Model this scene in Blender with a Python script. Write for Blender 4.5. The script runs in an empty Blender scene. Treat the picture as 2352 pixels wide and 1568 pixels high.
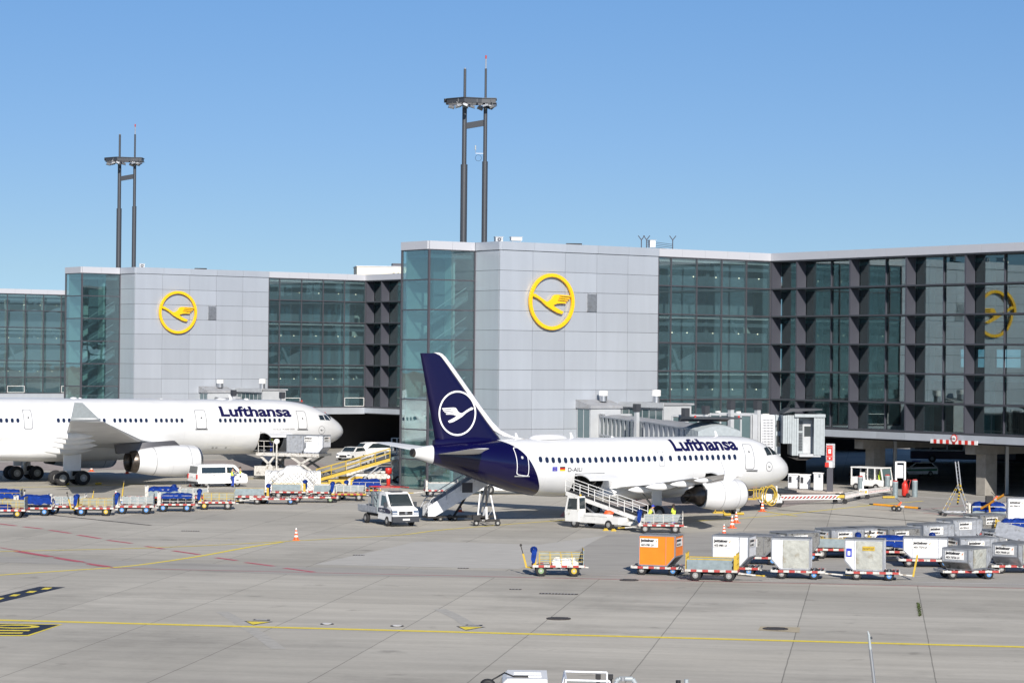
import bpy, bmesh, math, random
from mathutils import Vector, Matrix, Euler
R = math.radians
random.seed(7)
scene = bpy.context.scene
# ------------------------------------------------------------------ camera, world, sun
CAM_H, FPX = 11.5, 5512.5            # camera height; focal length in units of a 2352 px wide frame
cam = bpy.data.cameras.new('camera'); cam_ob = bpy.data.objects.new('camera', cam)
scene.collection.objects.link(cam_ob); scene.camera = cam_ob
cam.sensor_width = 36; cam.lens = 36 * FPX / 2352; cam.clip_start = .5; cam.clip_end = 20000
CM = (Matrix.Rotation(R(90.42), 4, 'X') @ Matrix.Rotation(.0096, 4, 'Z'))
cam_ob.matrix_world = Matrix.Translation((0, 0, CAM_H)) @ CM
CM3 = CM.to_3x3()
SUN = Vector((.16, -.985, .532)).normalized()
w = bpy.data.worlds.new('World'); scene.world = w; w.use_nodes = True
nt = w.node_tree; bg = nt.nodes['Background']
sky = nt.nodes.new('ShaderNodeTexSky'); sky.sky_type = 'NISHITA'; sky.sun_disc = False
sky.sun_elevation = R(28); sky.sun_rotation = math.atan2(SUN.x, SUN.y)
sky.altitude = 600; sky.air_density = 1.0; sky.dust_density = .15; sky.ozone_density = 1.5
tcw = nt.nodes.new('ShaderNodeTexCoord'); mpw = nt.nodes.new('ShaderNodeMapping'); mpw.vector_type = 'POINT'
mpw.inputs['Scale'].default_value = (1, 1, 1.6); mpw.inputs['Location'].default_value = (0, 0, .165)
nrm = nt.nodes.new('ShaderNodeVectorMath'); nrm.operation = 'NORMALIZE'
nt.links.new(tcw.outputs['Generated'], mpw.inputs[0]); nt.links.new(mpw.outputs[0], nrm.inputs[0]); nt.links.new(nrm.outputs[0], sky.inputs['Vector'])
hs = nt.nodes.new('ShaderNodeHueSaturation'); hs.inputs['Saturation'].default_value = 1.08; hs.inputs['Hue'].default_value=.5
nt.links.new(sky.outputs[0], hs.inputs['Color'])
spz = nt.nodes.new('ShaderNodeSeparateXYZ'); nt.links.new(tcw.outputs['Generated'], spz.inputs[0])
rmp = nt.nodes.new('ShaderNodeValToRGB'); nt.links.new(spz.outputs[2], rmp.inputs[0]); el = rmp.color_ramp.elements
el[0].position = .035; el[0].color = (.87, .80, .67, 1); el[1].position = .9; el[1].color = (.40, .47, .55, 1)
for p_, c_ in ((.09, (.82, .84, .82)), (.148, (.775, .88, .93)), (.3, (.62, .70, .78))): e_ = el.new(p_); e_.color = (*c_, 1)
mxw = nt.nodes.new('ShaderNodeMix'); mxw.data_type = 'RGBA'; mxw.blend_type = 'MULTIPLY'; mxw.inputs['Factor'].default_value = 1
nt.links.new(hs.outputs[0], mxw.inputs['A']); nt.links.new(rmp.outputs[0], mxw.inputs['B']); nt.links.new(mxw.outputs['Result'], bg.inputs['Color'])
bg.inputs['Strength'].default_value = .135
sl = bpy.data.lights.new('sun', 'SUN'); sl.energy = 4.8; sl.angle = R(.5); sl.color = (1, .935, .85)
so = bpy.data.objects.new('sun', sl); scene.collection.objects.link(so)
so.rotation_euler = SUN.to_track_quat('Z', 'Y').to_euler(); so.location = (0, -50, 80)
scene.view_settings.view_transform = 'Standard'; scene.view_settings.look = 'None'
scene.view_settings.exposure = .36; scene.view_settings.gamma = 1
try:
    scene.cycles.max_bounces = 8; scene.cycles.transparent_max_bounces = 16
except Exception: pass

def ray(x, y): return CM3 @ Vector(((x - 1176) / FPX, -(y - 784) / FPX, -1))
def G(x, y, z=0):                    # point on the plane at height z seen at (x, y) of the 2352 px photograph
    d = ray(x, y); return Vector((0, 0, CAM_H)) + d * ((z - CAM_H) / d.z)
def AT(x, y, Y):                     # point at distance Y
    d = ray(x, y); return Vector((0, 0, CAM_H)) + d * (Y / d.y)

# ------------------------------------------------------------------ materials
MATS = {}
def mat(name, col, rough=.5, metal=0., var=0., vscale=3., bump=0., emit=0., dirt=None, dscale=1.2, dth=.55, spec=.5, coat=0., stretch=None):
    if name in MATS: return MATS[name]
    m = bpy.data.materials.new(name); m.use_nodes = True; n = m.node_tree.nodes; l = m.node_tree.links
    b = n['Principled BSDF']; b.inputs['Roughness'].default_value = rough; b.inputs['Metallic'].default_value = metal
    b.inputs['Specular IOR Level'].default_value = spec; b.inputs['Coat Weight'].default_value = coat
    c = (*col, 1); b.inputs['Base Color'].default_value = c
    if emit: b.inputs['Emission Color'].default_value = c; b.inputs['Emission Strength'].default_value = emit
    src = None
    if var or dirt or bump:
        tc = n.new('ShaderNodeTexCoord'); mp = n.new('ShaderNodeMapping'); l.new(tc.outputs['Object'], mp.inputs[0])
        if stretch: mp.inputs['Scale'].default_value = stretch
    if var:
        nz = n.new('ShaderNodeTexNoise'); nz.inputs['Scale'].default_value = vscale; nz.inputs['Detail'].default_value = 5
        l.new(mp.outputs[0], nz.inputs['Vector'])
        mr = n.new('ShaderNodeMapRange'); mr.inputs[1].default_value = .3; mr.inputs[2].default_value = .7
        mr.inputs[3].default_value = 1 - var; mr.inputs[4].default_value = 1 + var; l.new(nz.outputs['Fac'], mr.inputs[0])
        vm = n.new('ShaderNodeVectorMath'); vm.operation = 'SCALE'; vm.inputs[0].default_value = col
        l.new(mr.outputs[0], vm.inputs['Scale']); src = vm.outputs[0]
    if dirt:
        nz = n.new('ShaderNodeTexNoise'); nz.inputs['Scale'].default_value = dscale; nz.inputs['Detail'].default_value = 8
        nz.inputs['Roughness'].default_value = .65; l.new(mp.outputs[0], nz.inputs['Vector'])
        mr = n.new('ShaderNodeMapRange'); mr.inputs[1].default_value = dth; mr.inputs[2].default_value = dth + .12
        l.new(nz.outputs['Fac'], mr.inputs[0]); mx = n.new('ShaderNodeMix'); mx.data_type = 'RGBA'
        l.new(mr.outputs[0], mx.inputs['Factor'])
        if src: l.new(src, mx.inputs['A'])
        else: mx.inputs['A'].default_value = c
        mx.inputs['B'].default_value = (*dirt, 1); src = mx.outputs['Result']
    if src: l.new(src, b.inputs['Base Color'])
    if bump:
        nz = n.new('ShaderNodeTexNoise'); nz.inputs['Scale'].default_value = vscale * 2; nz.inputs['Detail'].default_value = 4
        l.new(mp.outputs[0], nz.inputs['Vector']); bp = n.new('ShaderNodeBump'); bp.inputs['Strength'].default_value = bump
        bp.inputs['Distance'].default_value = .05; l.new(nz.outputs['Fac'], bp.inputs['Height']); l.new(bp.outputs[0], b.inputs['Normal'])
    MATS[name] = m; return m

def glass_mat(name, tint, refl=.25, wav=0., trans=1.):
    m = bpy.data.materials.new(name); m.use_nodes = True; n = m.node_tree.nodes; l = m.node_tree.links
    n.clear(); out = n.new('ShaderNodeOutputMaterial'); tr = n.new('ShaderNodeBsdfTransparent'); tr.inputs[0].default_value = (*tint, 1)
    gl = n.new('ShaderNodeBsdfGlossy'); gl.inputs['Roughness'].default_value = .0; gl.inputs[0].default_value = (.80, .90, .88, 1)
    df = n.new('ShaderNodeBsdfDiffuse'); df.inputs[0].default_value = (.12, .18, .21, 1)
    lw = n.new('ShaderNodeLayerWeight'); lw.inputs['Blend'].default_value = .35
    mr = n.new('ShaderNodeMapRange'); mr.inputs[3].default_value = refl; mr.inputs[4].default_value = .6
    l.new(lw.outputs['Facing'], mr.inputs[0])
    mx0 = n.new('ShaderNodeMixShader'); mx0.inputs[0].default_value = 1 - trans; l.new(tr.outputs[0], mx0.inputs[1]); l.new(df.outputs[0], mx0.inputs[2])
    mx = n.new('ShaderNodeMixShader'); l.new(mr.outputs[0], mx.inputs[0]); l.new(mx0.outputs[0], mx.inputs[1]); l.new(gl.outputs[0], mx.inputs[2])
    if wav:
        tc = n.new('ShaderNodeTexCoord'); nz = n.new('ShaderNodeTexNoise'); nz.inputs['Scale'].default_value = .35; nz.inputs['Detail'].default_value = .5
        l.new(tc.outputs['Object'], nz.inputs['Vector']); bp = n.new('ShaderNodeBump'); bp.inputs['Strength'].default_value = 1
        bp.inputs['Distance'].default_value = wav; l.new(nz.outputs['Fac'], bp.inputs['Height']); l.new(bp.outputs[0], gl.inputs['Normal'])
    l.new(mx.outputs[0], out.inputs[0]); MATS[name] = m; return m

# ------------------------------------------------------------------ mesh builder
class MB:
    def __init__(s): s.v = []; s.f = []; s.m = []; s.mats = []; s.sm = []
    def mi(s, m):
        if m not in s.mats: s.mats.append(m)
        return s.mats.index(m)
    def add(s, vs, fs, m, smooth=False):
        b = len(s.v); s.v += [tuple(p) for p in vs]; k = s.mi(m)
        for f in fs: s.f.append([b + i for i in f]); s.m.append(k); s.sm.append(smooth)
        return s
    def box(s, x0, x1, y0, y1, z0, z1, m):
        return s.add([(x, y, z) for z in (z0, z1) for y in (y0, y1) for x in (x0, x1)],
                     [(0, 2, 3, 1), (4, 5, 7, 6), (0, 1, 5, 4), (2, 6, 7, 3), (0, 4, 6, 2), (1, 3, 7, 5)], m)
    def cyl(s, p0, p1, r0, m, r1=None, n=12, caps=True, smooth=True):
        p0 = Vector(p0); p1 = Vector(p1); r1 = r0 if r1 is None else r1
        a = (p1 - p0).normalized(); t = Vector((0, 0, 1)) if abs(a.z) < .9 else Vector((1, 0, 0))
        u = a.cross(t).normalized(); w_ = a.cross(u)
        vs = []
        for p, r in ((p0, r0), (p1, r1)):
            for i in range(n):
                q = 2 * math.pi * i / n; vs.append(p + u * math.cos(q) * r + w_ * math.sin(q) * r)
        s.add(vs, [(i, (i + 1) % n, n + (i + 1) % n, n + i) for i in range(n)], m, smooth)
        if caps: s.add(vs, [list(range(n))[::-1], list(range(n, 2 * n))], m)
        return s
    def tube(s, pts, r, m, n=6):
        for a, b in zip(pts[:-1], pts[1:]): s.cyl(a, b, r, m, n=n)
        return s
    def bar(s, p0, p1, wd, ht, m, up=(0, 0, 1)):
        p0 = Vector(p0); p1 = Vector(p1); a = (p1 - p0).normalized(); up = Vector(up)
        if abs(a.dot(up)) > .98: up = Vector((1, 0, 0))
        u = a.cross(up).normalized() * wd / 2; w_ = u.cross(a).normalized() * ht / 2
        vs = [p + i * u + j * w_ for p in (p0, p1) for i, j in ((-1, -1), (1, -1), (1, 1), (-1, 1))]
        return s.add(vs, [(3, 2, 1, 0), (4, 5, 6, 7), (0, 1, 5, 4), (1, 2, 6, 5), (2, 3, 7, 6), (3, 0, 4, 7)], m)
    def prism(s, poly, fn, t0, t1, m):   # poly of (u,v); fn(u,v,t)->xyz
        n = len(poly); vs = [fn(u, v, t) for t in (t0, t1) for u, v in poly]
        return s.add(vs, [list(range(n))[::-1], list(range(n, 2 * n))] + [(i, (i + 1) % n, n + (i + 1) % n, n + i) for i in range(n)], m)
    def loft(s, rings, m, caps=True, smooth=True, closed=True):
        n = len(rings[0]); vs = [p for r in rings for p in r]; fs = []
        for k in range(len(rings) - 1):
            for i in range(n if closed else n - 1): fs.append((k * n + i, k * n + (i + 1) % n, (k + 1) * n + (i + 1) % n, (k + 1) * n + i))
        s.add(vs, fs, m, smooth)
        if caps: b = len(vs) - n; s.add(vs, [list(range(n))[::-1], list(range(b, b + n))], m)
        return s
    def build(s, name, parent=None, loc=None, rz=None, bevel=0, fixn=True):
        me = bpy.data.meshes.new(name); me.from_pydata(s.v, [], s.f)
        for m in s.mats: me.materials.append(m if not isinstance(m, str) else MATS[m])
        for i, p in enumerate(me.polygons): p.material_index = s.m[i]; p.use_smooth = s.sm[i]
        if fixn:
            bm = bmesh.new(); bm.from_mesh(me); bmesh.ops.recalc_face_normals(bm, faces=bm.faces); bm.to_mesh(me); bm.free()
        o = bpy.data.objects.new(name, me); scene.collection.objects.link(o)
        if parent: o.parent = parent
        if loc is not None: o.location = loc
        if rz is not None: o.rotation_euler = (0, 0, rz)
        if bevel:
            b = o.modifiers.new('bevel', 'BEVEL'); b.width = bevel; b.segments = 2; b.limit_method = 'ANGLE'; b.angle_limit = R(40)
        return o
def tag(o, label=None, cat=None, group=None, kind=None):
    if label: o['label'] = label
    if cat: o['category'] = cat
    if group: o['group'] = group
    if kind: o['kind'] = kind
    return o
def thing(name, label, cat, loc=(0, 0, 0), rz=0, group=None):
    o = bpy.data.objects.new(name, None); scene.collection.objects.link(o); o.location = loc; o.rotation_euler = (0, 0, rz)
    o.empty_display_size = .5
    return tag(o, label, cat, group)
KIDS = {}
def copy_tree(o, parent=None):
    c = o.copy(); scene.collection.objects.link(c)
    if parent: c.parent = parent
    for ch in list(o.children): copy_tree(ch, c)
    return c
def dup(root, loc, rz, label=None):
    c = copy_tree(root); c.location = loc; c.rotation_euler = (0, 0, rz)
    if label: c['label'] = label
    return c
def dupmesh(o, parent, loc, rot=None):
    c = o.copy(); scene.collection.objects.link(c); c.parent = parent; c.location = loc
    if rot is not None: c.rotation_euler = rot
    return c
TXT = {}
def text_bm(s, size=1., bold=0., sx=1., slices=0, align='LEFT'):
    cu = bpy.data.curves.new('t', 'FONT'); cu.body = s; cu.size = size; cu.offset = bold; cu.resolution_u = 4; cu.align_x = align
    ob = bpy.data.objects.new('t', cu); scene.collection.objects.link(ob); bpy.context.view_layer.update()
    me = bpy.data.meshes.new_from_object(ob.evaluated_get(bpy.context.evaluated_depsgraph_get()))
    bpy.data.objects.remove(ob); bpy.data.curves.remove(cu)
    bm = bmesh.new(); bm.from_mesh(me); bpy.data.meshes.remove(me)
    for v in bm.verts: v.co.x *= sx
    if slices:
        z = -size
        while z < size * 1.2:
            bmesh.ops.bisect_plane(bm, geom=bm.verts[:] + bm.edges[:] + bm.faces[:], plane_co=(0, z, 0), plane_no=(0, 1, 0)); z += slices
    vs = [v.co.copy() for v in bm.verts]; bm.verts.index_update(); fs = [[v.index for v in f.verts] for f in bm.faces]; bm.free()
    return vs, fs
def put_text(mb, s, fn, m, size=1., bold=0., sx=1., slices=0, align='LEFT', width=None):
    key = (s, size, bold, sx, slices, align)
    if key not in TXT: TXT[key] = text_bm(*key)
    vs, fs = TXT[key]; k = 1
    if width:
        xs = [v.x for v in vs]; k = width / (max(xs) - min(xs))
    mb.add([fn(v.x * k, v.y) for v in vs], fs, m)

# palette
for a in [('grey_panel', (.40, .44, .49), .38, .35), ('parapet_white', (.48, .49, .525), .45, .1), ('dark_frame', (.075, .072, .085), .45, .2),
          ('fin_grey', (.062, .064, .082), .5, .1), ('slate', (.06, .065, .075), .45, .3), ('black', (.012, .012, .014), .6, 0),
          ('rubber', (.02, .02, .022), .85, 0), ('joint', (.03, .03, .035), .8, 0), ('steel', (.45, .46, .48), .35, .8),
          ('red_paint', (.55, .03, .02), .4, 0), ('text_black', (.02, .02, .025), .6, 0), ('text_white', (.8, .8, .8), .6, 0),
          ('sticker', (.75, .75, .73), .5, 0), ('navy', (.0022, .001, .034), .3, 0), ('emblem_white', (.85, .85, .86), .3, 0),
          ('hub_blue', (.08, .25, .55), .5, 0), ('hub_yellow', (.5, .36, .03), .5, 0), ('hub_white', (.25, .25, .24), .5, 0), ('hub_green', (.2, .3, .15), .5, 0),
          ('skin', (.45, .27, .18), .6, 0), ('skin_dark', (.08, .045, .03), .6, 0), ('hair', (.03, .02, .015), .8, 0), ('hivis', (.65, .85, .08), .6, 0), ('work_blue', (.02, .06, .35), .8, 0), ('work_grey', (.06, .06, .07), .85, 0), ('shirt', (.30, .31, .33), .85, 0)]:
    mat(*a)
for nm, v in (('grey_panel', .05),):
    m = MATS[nm]; n = m.node_tree.nodes; l = m.node_tree.links; g = n.new('ShaderNodeNewGeometry')
    mr = n.new('ShaderNodeMapRange'); mr.inputs[3].default_value = .93; mr.inputs[4].default_value = 1.04; l.new(g.outputs['Random Per Island'], mr.inputs[0])
    tc = n.new('ShaderNodeTexCoord'); mp = n.new('ShaderNodeMapping'); mp.inputs['Scale'].default_value = (1.2, 1.2, .12); l.new(tc.outputs['Object'], mp.inputs[0])
    nz = n.new('ShaderNodeTexNoise'); nz.inputs['Scale'].default_value = 1.; nz.inputs['Detail'].default_value = 4; l.new(mp.outputs[0], nz.inputs['Vector'])
    m2 = n.new('ShaderNodeMapRange'); m2.inputs[3].default_value = .92; m2.inputs[4].default_value = 1.07; l.new(nz.outputs['Fac'], m2.inputs[0])
    mu = n.new('ShaderNodeMath'); mu.operation = 'MULTIPLY'; l.new(mr.outputs[0], mu.inputs[0]); l.new(m2.outputs[0], mu.inputs[1])
    vm = n.new('ShaderNodeVectorMath'); vm.operation = 'SCALE'; vm.inputs[0].default_value = (.475, .51, .56); l.new(mu.outputs[0], vm.inputs['Scale'])
    l.new(vm.outputs[0], n['Principled BSDF'].inputs['Base Color'])
mat('white_paint', (.78, .78, .77), .35, 0, var=.04, vscale=2, dirt=(.45, .42, .36), dscale=3, dth=.66)
mat('worn_white', (.54, .53, .50), .5, 0, var=.14, vscale=6, dirt=(.20, .16, .12), dscale=5, dth=.53)
mat('vehicle_white', (.70, .70, .68), .45, 0, var=.06, vscale=3, dirt=(.38, .34, .28), dscale=2.5, dth=.6)
mat('yellow_paint', (.48, .33, .03), .45, 0, var=.1, vscale=5, dirt=(.25, .2, .12), dscale=6, dth=.6)
mat('emblem_yellow', (.90, .50, .01), .4, 0)
mat('orange_paint', (.85, .21, .012), .45, 0, var=.05, vscale=2, dirt=(.6, .2, .05), dscale=4, dth=.64)
mat('aluminium', (.42, .44, .47), .45, .4, var=.15, vscale=4, bump=.5, dirt=(.22, .21, .19), dscale=3, dth=.56)
mat('dark_aluminium', (.27, .27, .26), .5, .3, var=.25, vscale=3, dirt=(.08, .075, .07), dscale=3, dth=.52)
mat('white_alu', (.72, .74, .78), .4, .1, var=.06, vscale=4, bump=.35, dirt=(.42, .41, .39), dscale=3, dth=.6)
mat('curtain', (.36, .37, .34), .8, 0, var=.14, vscale=3, bump=.6, dirt=(.25, .23, .18), dscale=2, dth=.56)
mat('tarp_blue', (.004, .030, .20), .8, 0, var=.35, vscale=5, bump=.9, spec=.2)
mat('red_worn', (.38, .045, .04), .5, 0, var=.15, vscale=8, dirt=(.2, .1, .08), dscale=8, dth=.6)
mat('chassis', (.025, .023, .022), .7, 0, var=.3, vscale=5)
mat('mesh_grey', (.22, .27, .29), .5, .2, var=.15, vscale=5)
mat('cone_orange', (.85, .1, .02), .5)
mat('concrete_col', (.27, .255, .23), .85, 0, var=.12, vscale=2)
mat('bridge_white', (.44, .46, .48), .45, .05, var=.06, vscale=1.5, dirt=(.38, .37, .35), dscale=2, dth=.62)
mat('bridge_roof', (.30, .31, .33), .6, 0, var=.15, vscale=1, dirt=(.25, .25, .25), dscale=.8, dth=.5)
mat('cab_grey', (.34, .38, .40), .5, .1, var=.08, vscale=4)
mat('vehicle_glass', (.02, .03, .035), .05, 0, spec=1.)
mat('bag_white', (.80, .80, .78), .6, 0, var=.06, vscale=8, bump=.3)
mat('beige_wall', (.68, .63, .5), .7, 0, var=.06, vscale=1)
glass_mat('curtain_glass', (.85, .93, .94), .09, .008, .85)
glass_mat('tower_glass', (.72, .86, .87), .14, .02, .9)
glass_mat('pier_glass', (.40, .57, .60), .11, .003, 1.)
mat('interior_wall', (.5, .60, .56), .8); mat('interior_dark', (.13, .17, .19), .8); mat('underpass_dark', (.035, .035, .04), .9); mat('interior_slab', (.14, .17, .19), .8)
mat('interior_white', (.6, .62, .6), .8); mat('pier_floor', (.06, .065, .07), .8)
# ------------------------------------------------------------------ ground
def ground_mat():
    m = bpy.data.materials.new('concrete'); m.use_nodes = True; n = m.node_tree.nodes; l = m.node_tree.links; b = n['Principled BSDF']
    b.inputs['Roughness'].default_value = .85; b.inputs['Specular IOR Level'].default_value = .25
    tc = n.new('ShaderNodeTexCoord'); sp = n.new('ShaderNodeSeparateXYZ'); l.new(tc.outputs['Object'], sp.inputs[0])
    def math_(op, a, bb=None, c=None):
        q = n.new('ShaderNodeMath'); q.operation = op
        for i, x in enumerate((a, bb, c)):
            if x is None: continue
            if isinstance(x, (int, float)): q.inputs[i].default_value = x
            else: l.new(x, q.inputs[i])
        return q.outputs[0]
    def noise(scale, sv, det=6, rough=.6):
        mp = n.new('ShaderNodeMapping'); mp.inputs['Scale'].default_value = sv; l.new(tc.outputs['Object'], mp.inputs[0])
        q = n.new('ShaderNodeTexNoise'); q.inputs['Scale'].default_value = scale; q.inputs['Detail'].default_value = det; q.inputs['Roughness'].default_value = rough
        l.new(mp.outputs[0], q.inputs['Vector']); return q.outputs['Fac']
    def rng(x, a, b_, c, d):
        q = n.new('ShaderNodeMapRange'); q.inputs[1].default_value = a; q.inputs[2].default_value = b_; q.inputs[3].default_value = c; q.inputs[4].default_value = d
        l.new(x, q.inputs[0]); return q.outputs[0]
    wob = math_('MULTIPLY', math_('SUBTRACT', noise(.35, (1, 1, 1), 3), .5), .06)
    SX, SY = 5.5, 7.0
    fx = math_('FRACT', math_('DIVIDE', math_('ADD', math_('ADD', sp.outputs[0], wob), 1000 * SX + OFFX), SX))
    fy = math_('FRACT', math_('DIVIDE', math_('ADD', math_('ADD', sp.outputs[1], wob), 1000 * SY + OFFY), SY))
    jx = math_('LESS_THAN', fx, .0085); jy = math_('LESS_THAN', fy, .004)
    joint = math_('MAXIMUM', jx, math_('MULTIPLY', jy, .5))
    cellx = math_('FLOOR', math_('DIVIDE', math_('ADD', sp.outputs[0], 1000 * SX + OFFX), SX)); celly = math_('FLOOR', math_('DIVIDE', math_('ADD', sp.outputs[1], 1000 * SY + OFFY), SY))
    cb = n.new('ShaderNodeCombineXYZ'); l.new(math_('FLOOR', math_('DIVIDE', cellx, 3)), cb.inputs[0]); l.new(celly, cb.inputs[1])
    wn = n.new('ShaderNodeTexWhiteNoise'); wn.noise_dimensions = '2D'; l.new(cb.outputs[0], wn.inputs['Vector'])
    slab = rng(wn.outputs['Value'], 0, 1, .90, 1.06)
    big = rng(noise(.022, (1, 1.6, 1), 5), .35, .65, .86, 1.10)
    streak = rng(noise(.5, (.16, 1.3, 1), 7, .7), .32, .68, .86, 1.10)
    fine = rng(noise(6, (.5, 1, 1), 6, .75), .3, .7, .93, 1.06)
    blot = rng(noise(.12, (.8, 1, 1), 9, .72), .53, .68, 1, .80)
    tyre = rng(noise(.06, (1.4, .35, 1), 6, .6), .55, .70, 1, .84)
    f = math_('MULTIPLY', math_('MULTIPLY', math_('MULTIPLY', slab, big), math_('MULTIPLY', streak, fine)), math_('MULTIPLY', blot, tyre))
    f = math_('MULTIPLY', f, math_('SUBTRACT', 1, math_('MULTIPLY', joint, .45)))
    oil = rng(noise(.45, (1, 1, 1), 4, .5), .66, .74, 1, .72); f = math_('MULTIPLY', f, oil)
    cr = n.new('ShaderNodeMix'); cr.data_type = 'RGBA'; cr.inputs['A'].default_value = (.45, .43, .385, 1); cr.inputs['B'].default_value = (.48, .45, .385, 1)
    l.new(noise(.05, (1, 1, 1), 3), cr.inputs['Factor'])
    vm = n.new('ShaderNodeVectorMath'); vm.operation = 'SCALE'; l.new(cr.outputs['Result'], vm.inputs[0]); l.new(f, vm.inputs['Scale'])
    l.new(vm.outputs[0], b.inputs['Base Color'])
    return m
GA = R(-8.6); g1 = Vector((math.cos(GA), math.sin(GA), 0)); g2 = Vector((-math.sin(GA), math.cos(GA), 0))
jp = G(2105, 1332); jq = G(1700, 1260)
OFFX = -(jp.dot(g1)) + .02; OFFY = -(G(1200, 1360).dot(g2))
gm = ground_mat()
me = MB(); me.add([(-3000, -200, 0), (3000, -200, 0), (3000, 4000, 0), (-3000, 4000, 0)], [(0, 1, 2, 3)], gm)
tag(me.build('ground', rz=GA, fixn=False), kind='structure')
mat('mark_yellow', (.80, .64, .06), .7, 0, var=.12, vscale=4, dirt=(.36, .34, .24), dscale=5, dth=.6)
mat('mark_red', (.48, .10, .13), .7, 0, var=.15, vscale=4, dirt=(.34, .26, .26), dscale=4, dth=.58)
mat('mark_white', (.62, .61, .6), .7, 0, var=.1, vscale=4, dirt=(.38, .37, .35), dscale=4, dth=.55)
mat('mark_black', (.018, .02, .035), .6, 0, var=.3, vscale=4)
mat('asphalt', (.34, .325, .295), .9, 0, var=.1, vscale=.8, dirt=(.27, .26, .24), dscale=.4, dth=.55)
mat('brick_pave', (.33, .285, .265), .9, 0, var=.14, vscale=2, dirt=(.2, .17, .16), dscale=1, dth=.55)
mat('patch_light', (.45, .435, .40), .9, 0, var=.1, vscale=2, stretch=(.3, 1.5, 1))
mat('patch_dark', (.35, .335, .305), .9, 0, var=.09, vscale=1.2, stretch=(.3, 1.5, 1), dirt=(.29, .275, .25), dscale=.35, dth=.52)
mat('tyre_mark', (.40, .385, .35), .9, 0, var=.12, vscale=3); mat('iron', (.07, .06, .055), .7, .3, var=.4, vscale=12)
mat('tan_concrete', (.42, .36, .25), .9, 0, var=.1, vscale=3)
def line(name, pts, wd, m, z=.008):
    P = [G(*p) if len(p) == 2 else Vector(p) for p in pts]; mb = MB(); L = []; Rr = []
    for i, p in enumerate(P):
        a = (P[min(i + 1, len(P) - 1)] - P[max(i - 1, 0)]).normalized(); nn = Vector((-a.y, a.x, 0)) * wd / 2
        L.append((p.x + nn.x, p.y + nn.y, z)); Rr.append((p.x - nn.x, p.y - nn.y, z))
    n = len(P); mb.add(Rr + L, [(i, i + 1, n + i + 1, n + i) for i in range(n - 1)], m)
    return tag(mb.build(name, fixn=False), kind='structure')
def patch(name, pts, m, z=.008):
    P = [G(*p) for p in pts]; mb = MB(); mb.add([(p.x, p.y, z) for p in P], [tuple(range(len(P)))], m)
    o = mb.build(name, fixn=False)
    if o.data.polygons[0].normal.z < 0: o.data.flip_normals()
    return tag(o, kind='structure')
def smooth_pts(pts, k=6):
    out = []
    for i in range(len(pts) - 1):
        p0 = pts[max(i - 1, 0)]; p1 = pts[i]; p2 = pts[i + 1]; p3 = pts[min(i + 2, len(pts) - 1)]
        for j in range(k):
            t = j / k
            out.append(tuple(.5 * (2 * p1[a] + (p2[a] - p0[a]) * t + (2 * p0[a] - 5 * p1[a] + 4 * p2[a] - p3[a]) * t * t + (3 * p1[a] - p0[a] - 3 * p2[a] + p3[a]) * t ** 3) for a in (0, 1)))
    return out + [pts[-1]]
patch('pavement_patch', [(-60, 1288), (300, 1303), (700, 1320), (1400, 1329), (2480, 1352), (2480, 1240), (1900, 1215), (1400, 1226), (1215, 1312), (700, 1302), (300, 1287), (-60, 1275)], 'patch_dark', .004)
patch('pavement_patch', [(1240, 1250), (960, 1243), (720, 1296), (1190, 1306), (1330, 1262), (1385, 1230)], 'patch_light', .006)
patch('road', [(-200, 1100), (-200, 1062), (640, 1052), (1000, 1105), (1300, 1130), (1760, 1112), (2050, 1165), (2500, 1225), (2700, 1120), (1950, 1090), (1700, 1060), (900, 1010), (-200, 1010)], 'asphalt', .004)
patch('brick_pavement', [(-100, 1082), (300, 1078), (640, 1092), (760, 1070), (700, 1056), (250, 1058), (-100, 1062)], 'brick_pave', .012)
patch('brick_pavement', [(1300, 1165), (1480, 1185), (1760, 1170), (1960, 1138), (1900, 1128), (1760, 1130), (1500, 1140)], 'brick_pave', .012)
line('taxiway_line', [(-200, 1418), (600, 1439), (1176, 1454), (1800, 1470.5), (2600, 1491.5)], .5, 'mark_yellow')
line('lead_in_line', smooth_pts([(-100, 1327), (0, 1320), (150, 1310), (300, 1299), (450, 1278), (560, 1258), (650, 1244)]), .32, 'mark_yellow')
line('lead_in_line', smooth_pts([(-100, 1268), (0, 1266), (300, 1259), (500, 1251), (650, 1243), (800, 1235), (920, 1228), (1010, 1217), (1150, 1205), (1340, 1190), (1500, 1172)]), .22, 'mark_yellow', .012)
line('lead_in_line', smooth_pts([(-100, 1124), (0, 1120), (300, 1112), (560, 1100), (720, 1085), (800, 1068)]), .3, 'mark_yellow')
line('lead_in_line', smooth_pts([(1600, 1196), (1750, 1186), (1830, 1178), (2000, 1160), (2120, 1150)]), .25, 'mark_yellow')
line('lead_in_line', [(1740, 1172), (1830, 1185)], .25, 'mark_yellow', .016)
line('lead_in_line', [(1970, 1158), (2090, 1165)], .22, 'mark_yellow', .016)
line('safety_line', [(262, 1304), (1176, 1324.5), (2500, 1353.5)], .13, 'mark_red')
line('safety_line', [(0, 1257), (128, 1279), (262, 1304)], .14, 'mark_red', .012)
line('service_road_line', [(1190, 1316), (2000, 1334), (2500, 1344)], .09, 'mark_white')
line('service_road_line', [(1420, 1311), (1640, 1293), (1800, 1278)], .09, 'mark_white', .012)
line('service_road_line', [(2000, 1334), (2200, 1315), (2400, 1288)], .12, 'mark_white', .012)
line('service_road_line', [(-100, 1192), (100, 1188), (400, 1178), (640, 1168), (900, 1152)], .12, 'mark_white')
line('service_road_line', [(1100, 1230), (700, 1226)], .08, 'mark_white')
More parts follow.
